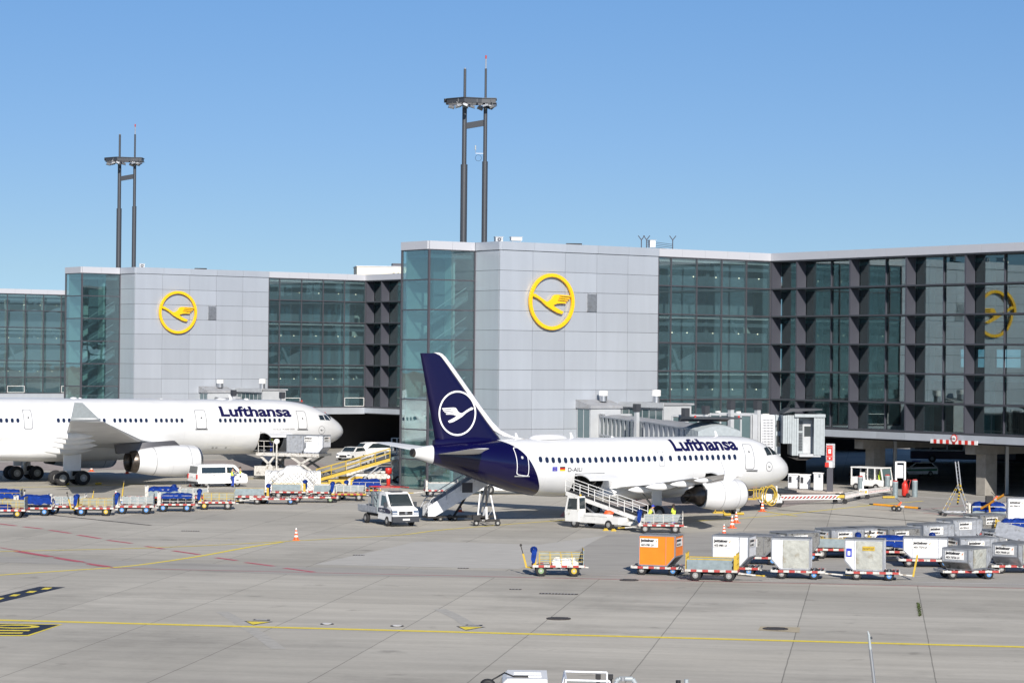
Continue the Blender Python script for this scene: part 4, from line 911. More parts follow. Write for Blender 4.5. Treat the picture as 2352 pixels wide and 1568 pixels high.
for x, z, w_ in ((5.95, 5.6, 1.08), (16.95, 5.65, 1.15), (34.35, 5.65, .85)):
    d = MB(); outline(d, FA, x, z, w_, 2.0, .17, .06, 'seam'); outline(d, FA, x - .05, z + .1, .16, .18, .078, .075, 'joint'); q = FA.at(x, z - 1.0, .05)
    if x < 30: d.bar(FA.at(x - w_ * .55, z - 1.02, .03), FA.at(x + w_ * .55, z - 1.02, .03), .08, .07, 'joint')
    d.build('cabin_door', T3)
c = MB(); quad_on(c, FA, [(3.75, 22), (3.1, 25), (3.2, 41), (3.8, 36)], 'vehicle_glass'); quad_on(c, FA, [(2.98, 26), (2.3, 31), (2.6, 50), (3.08, 43)], 'vehicle_glass'); quad_on(c, FA, [(2.15, 36), (1.65, 86), (2.25, 86), (2.5, 55)], 'vehicle_glass'); c.build('cockpit_window', T3)
tx = MB(); fus_text(tx, FA, 'Lufthansa', 7.2, 14.85, 5.93, 1.68, 'text_navy', bold=.06); tx.build('airline_lettering', T3)
tx = MB(); emblem(tx, nosefn((3.6, 4.5), FA), .42, .025, 0, .012, 'joint', flip=-1, n=28, bird=.6); tx.build('nose_emblem', T3)
tx = MB(); fus_text(tx, FA, 'Airbus A330-300', 6.9, 9.3, 4.55, .2, 'text_black', bold=.0, sl=0); tx.build('type_lettering', T3)
hold(T3, FA, 7.95, 10.65, 2.45, 4.25, 1.5, R(116))
d = MB(); outline(d, FA, 14.6, 2.75, 2.4, .55, .05, .02, 'seam_faint')
for x in (13.9, 14.9, 15.3): outline(d, FA, x, 2.75, .2, .2, .09, .05, 'seam')
d.build('service_panel', T3)
for s in (1, -1):
    m = MB(); wing_loft(m, [(19.5, s * 2.0, 3.05, 12.4, 1.45), (20.6, s * 3.0, 3.1, 11.3, 1.3), (26.0, s * 9.4, 3.75, 8.0, .85), (32.8, s * 20, 4.95, 5.2, .45), (38.9, s * 29.4, 6.1, 2.9, .24)], 'wing_grey'); wg = m.build('wing', T3)
    m = MB(); wing_loft(m, [(38.9, s * 29.4, 6.1, 2.9, .24), (39.6, s * 29.75, 6.35, 2.3, .16)], 'wing_grey')
    m.prism([(39.3, 6.25), (41.85, 6.2), (41.75, 7.7), (41.1, 7.7)], lambda u, v, t: (u, s * (29.62 + t + (v - 6.2) * .32), v), 0, .07, 'cab_grey'); m.build('winglet', wg)
    for (x, y, z, L, wd) in ((29.5, 6.2, 2.75, 5.0, .45), (31.4, 11.5, 3.4, 4.6, .42), (33.6, 16, 4.0, 4.2, .38), (35.8, 20.5, 4.55, 3.8, .33)):
        f = MB(); f.loft([[(x + L * u, s * (y + wd * r_ * math.cos(a)), z + .02 * u + wd * 1.1 * r_ * math.sin(a)) for a in [6.283 * i / 12 for i in range(12)]] for u, r_ in ((0, .05), (.2, .6), (.45, .95), (.7, .8), (.9, .4), (1, .06))], 'wing_white'); f.build('flap_track_fairing', wg)
    y = s * 9.37
    e = MB(); nacelle(e, 20.6, y, 1.8, [(.15, 1.26), (0, 1.3), (.05, 1.36), (.4, 1.46), (1.2, 1.52), (2.4, 1.52), (3.6, 1.46), (4.8, 1.33), (5.8, 1.17), (6.2, 1.1)], 'fuselage_white', n=40); eo = e.build('engine_nacelle', wg)
    e = MB(); nacelle(e, 20.6, y, 1.8, [(1.2, 1.525), (1.25, 1.526)], 'seam'); nacelle(e, 20.6, y, 1.8, [(4.6, 1.372), (4.65, 1.365)], 'seam'); nacelle(e, 20.6, y, 1.8, [(3.0, 1.50), (3.04, 1.498)], 'seam_faint'); e.build('nacelle_seams', eo)
    e = MB(); nacelle(e, 20.6, y, 1.8, [(.5, 1.2), (.08, 1.24), (-.03, 1.3), (.06, 1.37), (.25, 1.43)], 'engine_lip', n=40); e.build('intake_lip', eo)
    e = MB(); nacelle(e, 20.6, y, 1.8, [(.7, 1.22), (.7, .02)], 'hole_dark'); e.build('intake_fan', eo); e = MB(); nacelle(e, 20.6, y, 1.8, [(6.0, 1.12), (6.9, .98), (6.92, .93), (6.0, .96), (5.2, .9), (5.1, .02)], 'exhaust_metal'); e.build('exhaust_nozzle', eo)
    e = MB(); e.loft([[(x0, y + .22, z0), (x0, y - .22, z0), (x1, y - .22, z1), (x1, y + .22, z1)] for x0, z0, x1, z1 in ((22.2, 3.1, 28.6, 2.5), (23.0, 3.75, 28.8, 3.4))], 'wing_dark'); e.build('engine_pylon', wg)
    g = MB(); g.cyl((31.4, s * 5.34, .2), (31.2, s * 5.2, 3.2), .28, 'gear_grey'); g.bar((30.4, s * 5.34, .14), (32.4, s * 5.34, .14), .3, .3, 'gear_grey'); g.bar((31.0, s * 3.2, 2.6), (31.4, s * 5.3, .9), .18, .18, 'gear_grey')
    g.box(30.5, 32.2, s * 5.85 - .04, s * 5.85 + .04, .8, 3.5, 'wing_white'); go = g.build('main_landing_gear', T3)
    for qx in (-1.0, 1.0):
        for q in (-.7, .7): wheel(go, 'wheel', 31.4 + qx, s * 5.34 + q, .137, .70, .52)
g = MB(); g.cyl((6.67, 0, .15), (6.6, 0, 2.4), .15, 'gear_grey')
for s in (-1, 1): g.box(6.0, 7.5, s * .6 - .02, s * .6 + .02, 1.5, 2.2, 'wing_white')
go = g.build('nose_landing_gear', T3)
for q in (-.35, .35): wheel(go, 'wheel', 6.67, q, .15, .52, .3)
m = MB(); m.loft([[(x, y, z) for x, y in ((xl, 0), (xl + .8, .3), (xt - 1, .25), (xt, 0), (xt - 1, -.25), (xl + .8, -.3))] for z, xl, xt in ((7.2, 52, 60), (11, 56, 62), (16.5, 60.5, 63.6))], 'navy', smooth=False); m.build('tail_fin', T3)
for s in (1, -1):
    m = MB(); wing_loft(m, [(54.5, s * 1, 6.0, 5.4, .5), (60, s * 9.7, 6.9, 2.2, .2)], 'wing_white'); m.build('tailplane', T3)
for x, hh, zz in ((12.2, .5, 7.5), (27.8, .15, 7.5), (19.5, .12, 7.5)):
    m = MB(); m.loft([[(x + a, b * .6, zz) for a, b in ((0, 0), (.12, .05), (.4, .0), (.12, -.05))], [(x + a * .55 + .3, b * .3, zz + hh) for a, b in ((0, 0), (.12, .05), (.4, .0), (.12, -.05))]], 'fuselage_white', smooth=False); m.build('blade_antenna', T3)
for x, L in ((13.5, 1.1), (28.8, .7), (10.8, .5)):
    m = MB(); m.loft([[(x + L * .5 * math.cos(a) * k, .35 * math.sin(a) * k, 7.5 + .2 * h_) for a in [6.283 * i / 16 for i in range(16)]] for k, h_ in ((1.1, 0), (1.0, .45), (.6, .93), (.02, 1.02))], 'fuselage_white'); m.build('antenna_dome', T3)
# ------------------------------------------------------------------ passenger bridges
def L2W(O, x, y, z=0): return O + e1 * x + e2 * y + Vector((0, 0, z))
def glazed(mb, p0, p1, z0, z1, n, nrm, mg='vehicle_glass', mf='bridge_white', t=.05):
    # framed glass side between plan points p0, p1
    p0 = Vector(p0); p1 = Vector(p1); nn = Vector(nrm) * .02
    mb.bar((*(p0[:2]), (z0 + z1) / 2), (*(p1[:2]), (z0 + z1) / 2), t, z1 - z0, mg)
    for i in range(n + 1):
        q = p0.lerp(p1, i / n) + nn; mb.box(q.x - .05, q.x + .05, q.y - .05, q.y + .05, z0, z1, mf)
def bridges(O, label_a, label_b, second):
    T = thing('passenger_bridge', label_a, 'jet bridge', O, BA, 'passenger bridges at the terminal')
    mat('bridge_glass', (.10, .15, .16), .1, spec=.9)
    X, Y = 13.55, -3.72
    b = MB(); b.box(X, X + 3.35, Y - 2.05, Y - .02, 4.2, 7.45, 'bridge_white'); b.build('wall_head', T, bevel=.03)
    b = MB(); b.box(X - .015, X - .002, Y - 1.9, Y - .15, 4.6, 7.1, 'bridge_glass')
    for k in range(3): b.box(X - .04, X - .016, Y - 1.95 + k * .9, Y - 1.89 + k * .9, 4.3, 7.3, 'bridge_white')
    b.build('side_glazing', T)
    b = MB(); b.add([(X - .15, Y - 2.2, 7.46), (X + 3.5, Y - 2.2, 7.46), (X + 3.5, Y - .01, 7.95), (X - .15, Y - .01, 7.95), (X - .15, Y - 2.2, 7.2), (X + 3.5, Y - 2.2, 7.2), (X + 3.5, Y - .01, 7.2), (X - .15, Y - .01, 7.2)], [(0, 1, 2, 3), (7, 6, 5, 4), (0, 4, 5, 1), (1, 5, 6, 2), (2, 6, 7, 3), (3, 7, 4, 0)], 'bridge_roof'); b.build('head_roof', T)
    b = MB(); b.cyl((X + 2.2, Y - 1.0, 7.8), (X + 2.2, Y - 1.0, 8.3), .35, 'steel'); b.cyl((X + 2.2, Y - 1.0, 8.3), (X + 2.2, Y - 1.0, 8.75), .42, 'white_paint', n=16); b.build('roof_vent', T)
    b = MB(); xa, xb = 14.4, 17.7; yy = Y - 2.4
    for q in ((xa, xa + .18, 4, 6.7), (xb - .18, xb, 4, 6.7)): b.box(q[0], q[1], yy - .35, yy + .3, q[2], q[3], 'bridge_white')
    b.box(xa, xb, yy - .35, yy + .3, 6.5, 6.72, 'bridge_white'); b.build('rotunda_portal', T)
    # telescopic tunnel down to the cabin door
    end = Vector((5.9, -31.6, 0)) if not second else Vector((-2.6, -50.5, 0)); st = Vector((15.8, yy, 0)); dr = (end - st).normalized(); sd = Vector((-dr.y, dr.x, 0))
    def tun(a, c, w_, z0, z1, h, m, name, rib=False):
        mb = MB(); p = st + dr * a; q = st + dr * c
        mb.loft([[(*(p + sd * w_ * s)[:2], z0 + k * h) for s, k in ((-1, 0), (1, 0), (1, 1), (-1, 1))], [(*(q + sd * w_ * s)[:2], z1 + k * h) for s, k in ((-1, 0), (1, 0), (1, 1), (-1, 1))]], m, smooth=False)
        o = mb.build(name, T); r_ = MB()
        L = c - a; n = max(2, int(L / 1.2))
        for i in range(n + 1):
            u = i / n; c_ = p.lerp(q, u); z = z0 + (z1 - z0) * u
            for s in (-1, 1): e_ = c_ + sd * (w_ + .03) * s; r_.box(e_.x - .05, e_.x + .05, e_.y - .05, e_.y + .05, z, z + h, 'bridge_white')
            if i % 2: r_.box(c_.x - .2, c_.x + .2, c_.y - .12, c_.y + .12, z + h, z + h + .12, 'white_paint')
        for s in (-1, 1):
            for k in (0, .35, 1): r_.bar((*(p + sd * (w_ + .04) * s)[:2], z0 + k * h), (*(q + sd * (w_ + .04) * s)[:2], z1 + k * h), .1, .14, 'bridge_white')
        rr_ = MB(); rr_.loft([[(*(p + sd * (w_ + .12) * s)[:2], z0 + h + k) for s, k in ((-1, .02), (1, .02), (.3, .14), (-.3, .14))], [(*(q + sd * (w_ + .12) * s)[:2], z1 + h + k) for s, k in ((-1, .02), (1, .02), (.3, .14), (-.3, .14))]], 'bridge_roof', smooth=False)
        rr_.build('tunnel_roof', T); r_.build('tunnel_frame', T); return o
    Lt = (end - st).length
    tun(.3, Lt * .55, 1.3, 4.0, 3.8, 2.5, 'bridge_glass', 'tunnel'); tun(Lt * .5, Lt - 2.2, 1.5, 3.65, 3.35, 2.75, 'bridge_white', 'tunnel')
    # cab with rounded bellows hood
    c0 = st + dr * (Lt - 2.4); mb = MB(); n = 14
    ang = math.atan2(dr.y, dr.x); M = lambda x, y, z: (c0.x + math.cos(ang) * x - math.sin(ang) * y, c0.y + math.sin(ang) * x + math.cos(ang) * y, z)
    for i in range(9):
        x0 = i * .28; x1 = x0 + .27; ring = lambda x, k: [M(x, (-1.75 + .02 * i + 3.5 * j / 10) , (6.25 + .45 * math.sin(math.pi * j / 10) - .03 * i) * 1 + k) for j in range(11)]
        mb.loft([[*ring(x0, 0), *[M(x0, 1.75, 3.5), M(x0, -1.75, 3.5)]], [*ring((x0 + x1) / 2, .07), *[M((x0 + x1) / 2, 1.78, 3.5), M((x0 + x1) / 2, -1.78, 3.5)]], [*ring(x1, 0), *[M(x1, 1.75, 3.5), M(x1, -1.75, 3.5)]]], 'cab_grey', smooth=False)
    mb.build('bellows_hood', T)
    mb = MB(); mb.prism([(-1.0, 6.7), (-.4, 7.1), (2.6, 7.1), (2.6, 6.98), (-.2, 6.9)], lambda u, v, t: M(u, t, v), -2.0, 2.0, 'slate'); mb.build('canopy', T)
    for s in (-1, 1):
        mb = MB(); mb.cyl(M(2.4, 1.8 * s, 7.1), M(2.4, 1.8 * s, 7.25), .08, 'red_paint', n=8); mb.build('beacon', T)
    for (a, s) in ((Lt * .45, -1), (Lt * .72, 1)):
        p_ = st + dr * a + sd * 1.75 * s; mb = MB(); mb.box(p_.x - .16, p_.x + .16, p_.y - .16, p_.y + .16, 3.3, 7.2, 'bridge_white'); mb.box(p_.x - .24, p_.x + .24, p_.y - .24, p_.y + .24, 7.2, 7.85, 'slate'); mb.build('lift_column', T)
    p_ = st + dr * (Lt * .8); mb = MB(); mb.box(p_.x - .2, p_.x + .2, p_.y - 1.2, p_.y + 1.2, .8, 3.4, 'bridge_white')
    for s in (-1, 1): mb.cyl((p_.x - .2, p_.y + s * .9, .45), (p_.x + .2, p_.y + s * .9, .45), .45, 'rubber', n=16)
    mb.build('support_bogie', T)
    # second bridge
    T2 = thing('passenger_bridge', label_b, 'jet bridge', O, BA, 'passenger bridges at the terminal')
    X = 18.55; Ye = -9.88
    b = MB(); b.box(X, X + 3.15, Ye, Y - .02, 4.2, 7.55, 'bridge_white'); b.build('wall_head', T2, bevel=.03)
    b = MB(); b.box(X - .015, X - .002, Ye + .2, Y - .15, 4.7, 7.15, 'bridge_glass')
    for k in range(7): b.box(X - .045, X - .016, Ye + .15 + k * .95, Ye + .21 + k * .95, 4.3, 7.3, 'bridge_white')
    b.build('side_glazing', T2)
    b = MB(); b.box(X - .2, X + 3.35, Ye - .15, Y - .01, 7.56, 7.72, 'bridge_roof'); b.box(X - .25, X - .2, Ye - .18, Y - .01, 7.3, 7.75, 'bridge_white'); b.build('head_roof', T2)
    b = MB(); b.cyl((X + 2.0, Y - 2.6, 7.72), (X + 2.0, Y - 2.6, 8.3), .32, 'steel'); b.cyl((X + 2.0, Y - 2.6, 8.3), (X + 2.0, Y - 2.6, 8.85), .42, 'white_paint', n=16); b.build('roof_vent', T2)
    if second: return T, T2
    W = lambda px, y_, Y_: AT(px, y_, Y_)
    inv = lambda v: ((v - O).dot(e1), (v - O).dot(e2))
    def seg(pa, pb, w_, z0, z1, m, name, n=6, frames=True, roof=True):
        a = Vector((*inv(Vector((*pa, 0))), 0)); c = Vector((*inv(Vector((*pb, 0))), 0)); d_ = (c - a).normalized(); s_ = Vector((-d_.y, d_.x, 0))
        mb = MB(); mb.bar((a.x, a.y, (z0 + z1) / 2), (c.x, c.y, (z0 + z1) / 2), w_, z1 - z0, m); o = mb.build(name, T2)
        if frames:
            mb = MB()
            for i in range(n + 1):
                q = a.lerp(c, i / n)
                for s in (-1, 1): e_ = q + s_ * (w_ / 2 + .03) * s; mb.box(e_.x - .07, e_.x + .07, e_.y - .05, e_.y + .05, z0, z1, 'bridge_white')
                if i < n and i % 2 == 0: mb.box(q.x + .2, q.x + .6, q.y - .1, q.y + .1, z1 + .1, z1 + .25, 'white_paint')
            for s in (-1, 1):
                for z in (z0, z0 + .9, z1): mb.bar((*(a + s_ * (w_ / 2 + .04) * s)[:2], z), (*(c + s_ * (w_ / 2 + .04) * s)[:2], z), .08, .18, 'bridge_white')
                for i in range(n):
                    q = a.lerp(c, i / n); q2 = a.lerp(c, (i + 1) / n); mb.bar((*(q + s_ * (w_ / 2 + .03) * s)[:2], z0), (*(q2 + s_ * (w_ / 2 + .03) * s)[:2], z0 + .9), .05, .07, 'bridge_white')
            mb.build('tunnel_frame', T2)
        return o
    seg((14.6, 208.5), (17.8, 206.6), 2.6, 4.0, 6.75, 'bridge_glass', 'tunnel', 3)
    seg((17.5, 206.8), (20.9, 205.6), 2.9, 3.9, 6.95, 'bridge_glass', 'tunnel', 4)
    seg((20.9, 205.6), (21.3, 205.5), 3.1, 3.7, 7.0, 'bridge_white', 'tunnel_collar', frames=False)
    # perforated stair screen
    mb = MB(); a = AT(1748, 950, 204.6); 
    M2 = lambda x, y, z: (*inv(Vector((x, y, 0))), z)
    mb.prism([(21.3, 3.9), (22.45, 3.6), (22.45, 6.95), (21.3, 7.0)], lambda u, v, t: M2(u, t, v), 204.5, 204.6, 'white_alu')
    for i in range(8):
        for j in range(11): x = 21.42 + i * .12; z = 4.15 + j * .23; mb.prism([(x, z), (x + .06, z), (x + .06, z + .15), (x, z + .15)], lambda u, v, t: M2(u, t, v), 204.47, 204.495, 'slate')
    mb.prism([(22.5, 3.5), (22.95, 3.5), (22.95, 6.9), (22.5, 7.0)], lambda u, v, t: M2(u, t, v), 204.4, 206.9, 'cab_grey')
    for z in (4.3, 5.6): mb.prism([(22.58, z), (22.9, z), (22.9, z + .9), (22.58, z + .9)], lambda u, v, t: M2(u, t, v), 204.36, 204.39, 'vehicle_glass')
    mb.build('rotating_joint', T2)
    # cab
    mb = MB(); pr = lambda poly, t0, t1, m: mb.prism(poly, lambda u, v, t: M2(u, t, v), t0, t1, m)
    pr([(24.3, 3.75), (26.4, 3.75), (26.4, 6.9), (24.3, 6.9)], 203.6, 206, 'cab_grey'); pr([(24.35, 3.5), (26.15, 3.5), (26.15, 3.74), (24.35, 3.74)], 202.6, 206, 'bridge_white')
    mb.build('cab', T2)
    mb = MB()
    for i in range(7): x = 22.95 + i * .19; pr([(x, 4.6 if i < 4 else 3.6), (x + .17, 4.6 if i < 4 else 3.6), (x + .17, 7.0), (x, 7.0)], 202.6 + .04 * (i % 2), 206, 'cab_grey')
    for i in range(7): x = 25.55 + i * .13; pr([(x, 3.65), (x + .12, 3.65), (x + .12, 7.0), (x, 7.0)], 202.5 + .04 * (i % 2), 204.2, 'cab_grey')
    pr([(23.9, 6.85), (26.5, 6.85), (26.5, 7.1), (23.9, 7.1)], 202.4, 206, 'cab_grey'); mb.build('bellows', T2)
    mb = MB(); pr([(24.75, 3.76), (25.5, 3.76), (25.5, 6.5), (24.75, 6.5)], 203.54, 203.595, 'bridge_white'); pr([(24.85, 5.2), (25.38, 5.2), (25.38, 6.05), (24.85, 6.05)], 203.5, 203.535, 'vehicle_glass'); mb.build('door', T2)
    mb = MB()
    for i in range(12): z = 4.0 + i * .13; pr([(24.35, z), (24.7, z), (24.7, z + .06), (24.35, z + .06)], 203.5, 203.59, 'slate')
    for i in range(7): z = 5.7 + i * .12; pr([(24.35, z), (24.7, z), (24.7, z + .05), (24.35, z + .05)], 203.5, 203.59, 'slate')
    mb.bar(M2(25.9, 203.3, 6.6), M2(25.6, 203.3, 5.6), .07, .07, 'joint'); mb.build('louvres', T2)
    mb = MB(); pr([(22.85, 7.12), (23.5, 7.55), (26.2, 7.55), (26.2, 7.45), (23.7, 7.3)], 202.2, 206.5, 'slate'); mb.build('canopy', T2)
    mb = MB(); pr([(24.2, 3.2), (25, 3.2), (25.6, 3.45), (23.5, 3.45)], 203, 205, 'chassis'); mb.build('underframe', T2)
    p_ = Vector((*inv(Vector((19.8, 206, 0))), 0)); mb = MB(); mb.box(p_.x - .3, p_.x + .3, p_.y - 1.2, p_.y + 1.2, .8, 3.9, 'bridge_white')
    for s in (-1, 1): mb.cyl((p_.x - .2, p_.y + s * .9, .5), (p_.x + .2, p_.y + s * .9, .5), .5, 'rubber', n=16)
    mb.build('support_bogie', T2)
    for px, Y_, zt in ((1574.5, 206, 7.2), (1679, 204.5, 7.9), (1740, 204.5, 7.9)):
        a = AT(px, 940, Y_); m_ = MB(); q = M2(a.x, Y_, 0); m_.box(q[0] - .19, q[0] + .19, q[1] - .19, q[1] + .19, 3.6, zt - .5, 'bridge_white'); m_.box(q[0] - .26, q[0] + .26, q[1] - .26, q[1] + .26, zt - .5, zt + .25, 'slate'); m_.build('lift_column', T2)
    return T, T2
bridges(O1, 'white passenger bridge with ribbed rounded hood behind the navy tailed aircraft', 'white passenger bridge ending in an open ribbed cab above the nose of the near aircraft', False)
bridges(O2, 'far passenger bridge leaving the grey wall on the left above the wide-body', 'far glazed bridge head right of its neighbour behind the wide-body lettering', True)

# ------------------------------------------------------------------ people
def person(loc, rz, label, pose='stand', vest=True, legs='work_blue', skin='skin', top='shirt', head='hair', cap=None, k=1.):
    T = thing('person', label, 'person', loc, rz)
    J = dict(pel=(0, 0, .95), sp=(0, 0, 1.18), ch=(0, 0, 1.38), nk=(0, 0, 1.5), hd=(.02, 0, 1.6), ht=(.02, 0, 1.72))
    for s, q in ((1, 'l'), (-1, 'r')):
        J.update({'sh' + q: (0, .19 * s, 1.43), 'el' + q: (.02, .26 * s, 1.16), 'wr' + q: (.14, .24 * s, .93), 'hp' + q: (0, .1 * s, .9), 'kn' + q: (.04, .11 * s, .5), 'an' + q: (0, .12 * s, .08), 'to' + q: (.16, .14 * s, .04)})
    if pose == 'lean':
        J.update(elr=(.22, -.2, 1.35), wrr=(.42, -.1, 1.45), ell=(.16, .24, 1.2), wrl=(.3, .14, 1.28), knl=(.10, .12, .5), anl=(-.02, .14, .08), tol=(.14, .16, .04))
    if pose == 'face':
        J.update(elr=(.2, -.22, 1.22), wrr=(.16, -.06, 1.52), wrl=(.22, .2, 1.0), anr=(.3, -.12, .08), tor=(.46, -.14, .04), knr=(.2, -.11, .5))
    if pose == 'bend':
        for q in ('sp', 'ch', 'nk', 'hd', 'ht', 'shl', 'shr'): x, y, z = J[q]; dz = z - .95; J[q] = (x + dz * .5, y, .95 + dz * .86)
        J.update(ell=(.35, .26, 1.05), elr=(.35, -.26, 1.05), wrl=(.5, .18, .88), wrr=(.5, -.18, .88))
    if pose == 'point': J.update(elr=(.25, -.28, 1.42), wrr=(.5, -.3, 1.47), wrl=(.2, .22, 1.05))
    J = {a: (x * k, y * k, z * k) for a, (x, y, z) in J.items()}
    def skinned(name, edges, rad, m, sub=1):
        ks = []; 
        for a, b in edges:
            for q in (a, b):
                if q not in ks: ks.append(q)
        me = bpy.data.meshes.new(name); me.from_pydata([J[q] for q in ks], [(ks.index(a), ks.index(b)) for a, b in edges], []); me.materials.append(MATS[m])
        o = bpy.data.objects.new(name, me); scene.collection.objects.link(o); o.parent = T
        sk = o.modifiers.new('skin', 'SKIN'); sk.use_smooth_shade = True
        L = me.skin_vertices[0].data if me.skin_vertices else None
        if L is not None:
            for i, q in enumerate(ks):
                r_ = rad[q] if q in rad else rad.get(q[:2], .05); r_ = (r_, r_) if not isinstance(r_, tuple) else r_; L[i].radius = (r_[0] * k, r_[1] * k); L[i].use_root = (i == 0)
        sb = o.modifiers.new('sub', 'SUBSURF'); sb.levels = sb.render_levels = sub; return o
    E = [('pel', 'sp'), ('sp', 'ch'), ('ch', 'nk'), ('nk', 'hd'), ('hd', 'ht')]
    for q in 'lr':
        E += [('ch', 'sh' + q), ('sh' + q, 'el' + q), ('el' + q, 'wr' + q), ('pel', 'hp' + q), ('hp' + q, 'kn' + q), ('kn' + q, 'an' + q)]
        a, b = Vector(J['el' + q]), Vector(J['wr' + q]); d = (b - a).normalized(); s = 1 if q == 'l' else -1
        J['pm' + q] = tuple(b + d * .07 * k)
        E.append(('wr' + q, 'pm' + q)); side = Vector((0, 0, 1)).cross(d).normalized()
        for i, ln in enumerate((.07, .085, .08, .06)):
            J['f%d%s' % (i, q)] = tuple(b + d * (.08 + ln) * k + side * (.027 - .018 * i) * k + Vector((0, 0, -.02)) * k); E.append(('pm' + q, 'f%d%s' % (i, q)))
        J['th' + q] = tuple(b + d * .06 * k - side * .05 * k); E.append(('wr' + q, 'th' + q))
    RD = dict(pel=(.13, .10), sp=(.12, .09), ch=(.14, .10), nk=.055, hd=(.075, .09), ht=(.06, .07), sh=.062, el=.042, wr=.028, pm=(.035, .016), hp=.085, kn=.058, an=.04, th=.01, f0=.009, f1=.009, f2=.009, f3=.008)
    skinned('body', E, RD, skin)
    LE_ = [('pel', 'hpl'), ('pel', 'hpr'), ('hpl', 'knl'), ('hpr', 'knr'), ('knl', 'anl'), ('knr', 'anr')]
    skinned('trousers', LE_, dict(pel=(.145, .115), hp=.10, kn=.078, an=.062), legs)
    TE_ = [('sp', 'pel'), ('sp', 'ch'), ('ch', 'shl'), ('ch', 'shr'), ('shl', 'ell'), ('shr', 'elr')]
    skinned('shirt', TE_, dict(sp=(.132, .102), pel=(.14, .11), ch=(.152, .112), sh=.075, el=.055), top)
    if vest: skinned('safety_vest', [('sp', 'pel'), ('sp', 'ch'), ('ch', 'shl'), ('ch', 'shr')], dict(sp=(.146, .118), pel=(.15, .125), ch=(.165, .13), sh=.088), 'hivis')
    skinned('shoe', [('anl', 'tol')], dict(an=.055, to=.045), 'black'); skinned('shoe', [('anr', 'tor')], dict(an=.055, to=.045), 'black')
    h = Vector(J['hd']); hm = MB(); 
    hm.loft([[(h.x - .01 * k + r_ * k * math.cos(a) - (.02 * k if z < .06 else 0), h.y + r_ * .85 * k * math.sin(a), h.z + z * k) for a in [6.283 * i / 14 for i in range(14)]] for z, r_ in ((.03, .102), (.09, .105), (.14, .085), (.17, .04))], cap or head); hh = hm.build('hair' if not cap else 'cap', T)
    if cap: hm = MB(); hm.box(h.x + .07 * k, h.x + .17 * k, h.y - .06 * k, h.y + .06 * k, h.z + .05 * k, h.z + .065 * k, cap); hm.build('visor', hh)
    f = MB()
    for s in (-1, 1): f.cyl((h.x + .075 * k, h.y + s * .03 * k, h.z + .01 * k), (h.x + .092 * k, h.y + s * .03 * k, h.z + .01 * k), .011 * k, 'black', n=8)
    f.cyl((h.x + .08 * k, h.y, h.z - .015 * k), (h.x + .105 * k, h.y, h.z - .03 * k), .014 * k, skin, n=8); f.box(h.x + .07 * k, h.x + .088 * k, h.y - .022 * k, h.y + .022 * k, h.z - .06 * k, h.z - .052 * k, 'red_worn'); f.build('face', T)
    return T

# ------------------------------------------------------------------ vehicles
def vwheel(T, x, y, r=.35, w_=.24, hub='hub_white', name='wheel'):
    return wheel(T, name, x, y, r, r, w_, hub)
def body_loft(mb, prof, yw, m, taper=None):   # prof: side outline (x,z) ; extruded over y with slight tumblehome
    n = len(prof); zs = [z for _, z in prof]; z0, z1 = min(zs), max(zs)
    def ring(s, k): return [(x, s * (yw - (.12 * max(0, (z - .9) / (z1 - .9)) if z > .9 else 0)) * k, z) for x, z in prof]
    mb.loft([[(x, y * .96, z) for x, y, z in ring(1, 1)], ring(1, .93), ring(-1, .93)], m, smooth=False) if False else mb.loft([ring(1, 1), ring(-1, 1)], m, smooth=False)
def side_quad(mb, pts, yw, m, off=.012, z1=2.4):
    for s in (1, -1):
        f = lambda x, z: (x, s * (yw + off - (.12 * max(0, (z - .9) / (z1 - .9)) if z > .9 else 0)), z)
        mb.add([f(x, z) for x, z in pts], [tuple(range(len(pts)))], m)
# minibus beside the wide-body
a = G(475, 1119.3); b_ = G(541.3, 1116.8); h = Vector((math.cos(R(33)), math.sin(R(33)), 0)); lf = Vector((-h.y, h.x, 0)); c = (a + b_) / 2 + lf * .82
T = thing('van', 'white minibus with dark side windows parked behind the left baggage cart row', 'van', (c.x, c.y, 0), R(33))
prof = [(-2.4, .35), (-2.42, .9), (-2.36, 1.2), (-2.25, 1.9), (-2.1, 1.97), (1.1, 1.97), (1.35, 1.88), (1.95, 1.25), (2.45, 1.05), (2.52, .6), (2.45, .33)]
m = MB(); body_loft(m, prof, .95, 'white_paint'); m.build('body', T, bevel=.05)
m = MB(); side_quad(m, [(-1.95, 1.25), (.35, 1.25), (.35, 1.75), (-1.95, 1.75)], .95, 'vehicle_glass', z1=1.97); side_quad(m, [(.5, 1.25), (1.65, 1.2), (1.15, 1.72), (.5, 1.75)], .95, 'vehicle_glass', z1=1.97); m.build('side_window', T)
m = MB(); m.add([(-2.38, -.8, 1.25), (-2.38, .8, 1.25), (-2.275, .74, 1.85), (-2.275, -.74, 1.85)], [(0, 1, 2, 3)], 'vehicle_glass'); m.build('rear_window', T)
m = MB(); m.add([(1.98, -.82, 1.27), (1.98, .82, 1.27), (1.4, .74, 1.88), (1.4, -.74, 1.88)], [(0, 1, 2, 3)], 'vehicle_glass'); m.build('windscreen', T)
for s in (1, -1):
    m = MB(); m.box(-2.45, -2.36, *sorted((s * .96, s * .8)), .75, 1.15, 'red_paint'); m.build('tail_light', T)
m = MB(); m.box(-2.5, -2.3, -.95, .95, .3, .52, 'slate'); m.build('bumper', T); m = MB(); m.box(-2.455, -2.43, -.26, .26, .88, 1.0, 'sticker'); m.build('number_plate', T)
m = MB(); m.bar((1.3, -1.0, 1.2), (1.3, -1.15, 1.2), .1, .2, 'white_paint'); m.build('wing_mirror', T)
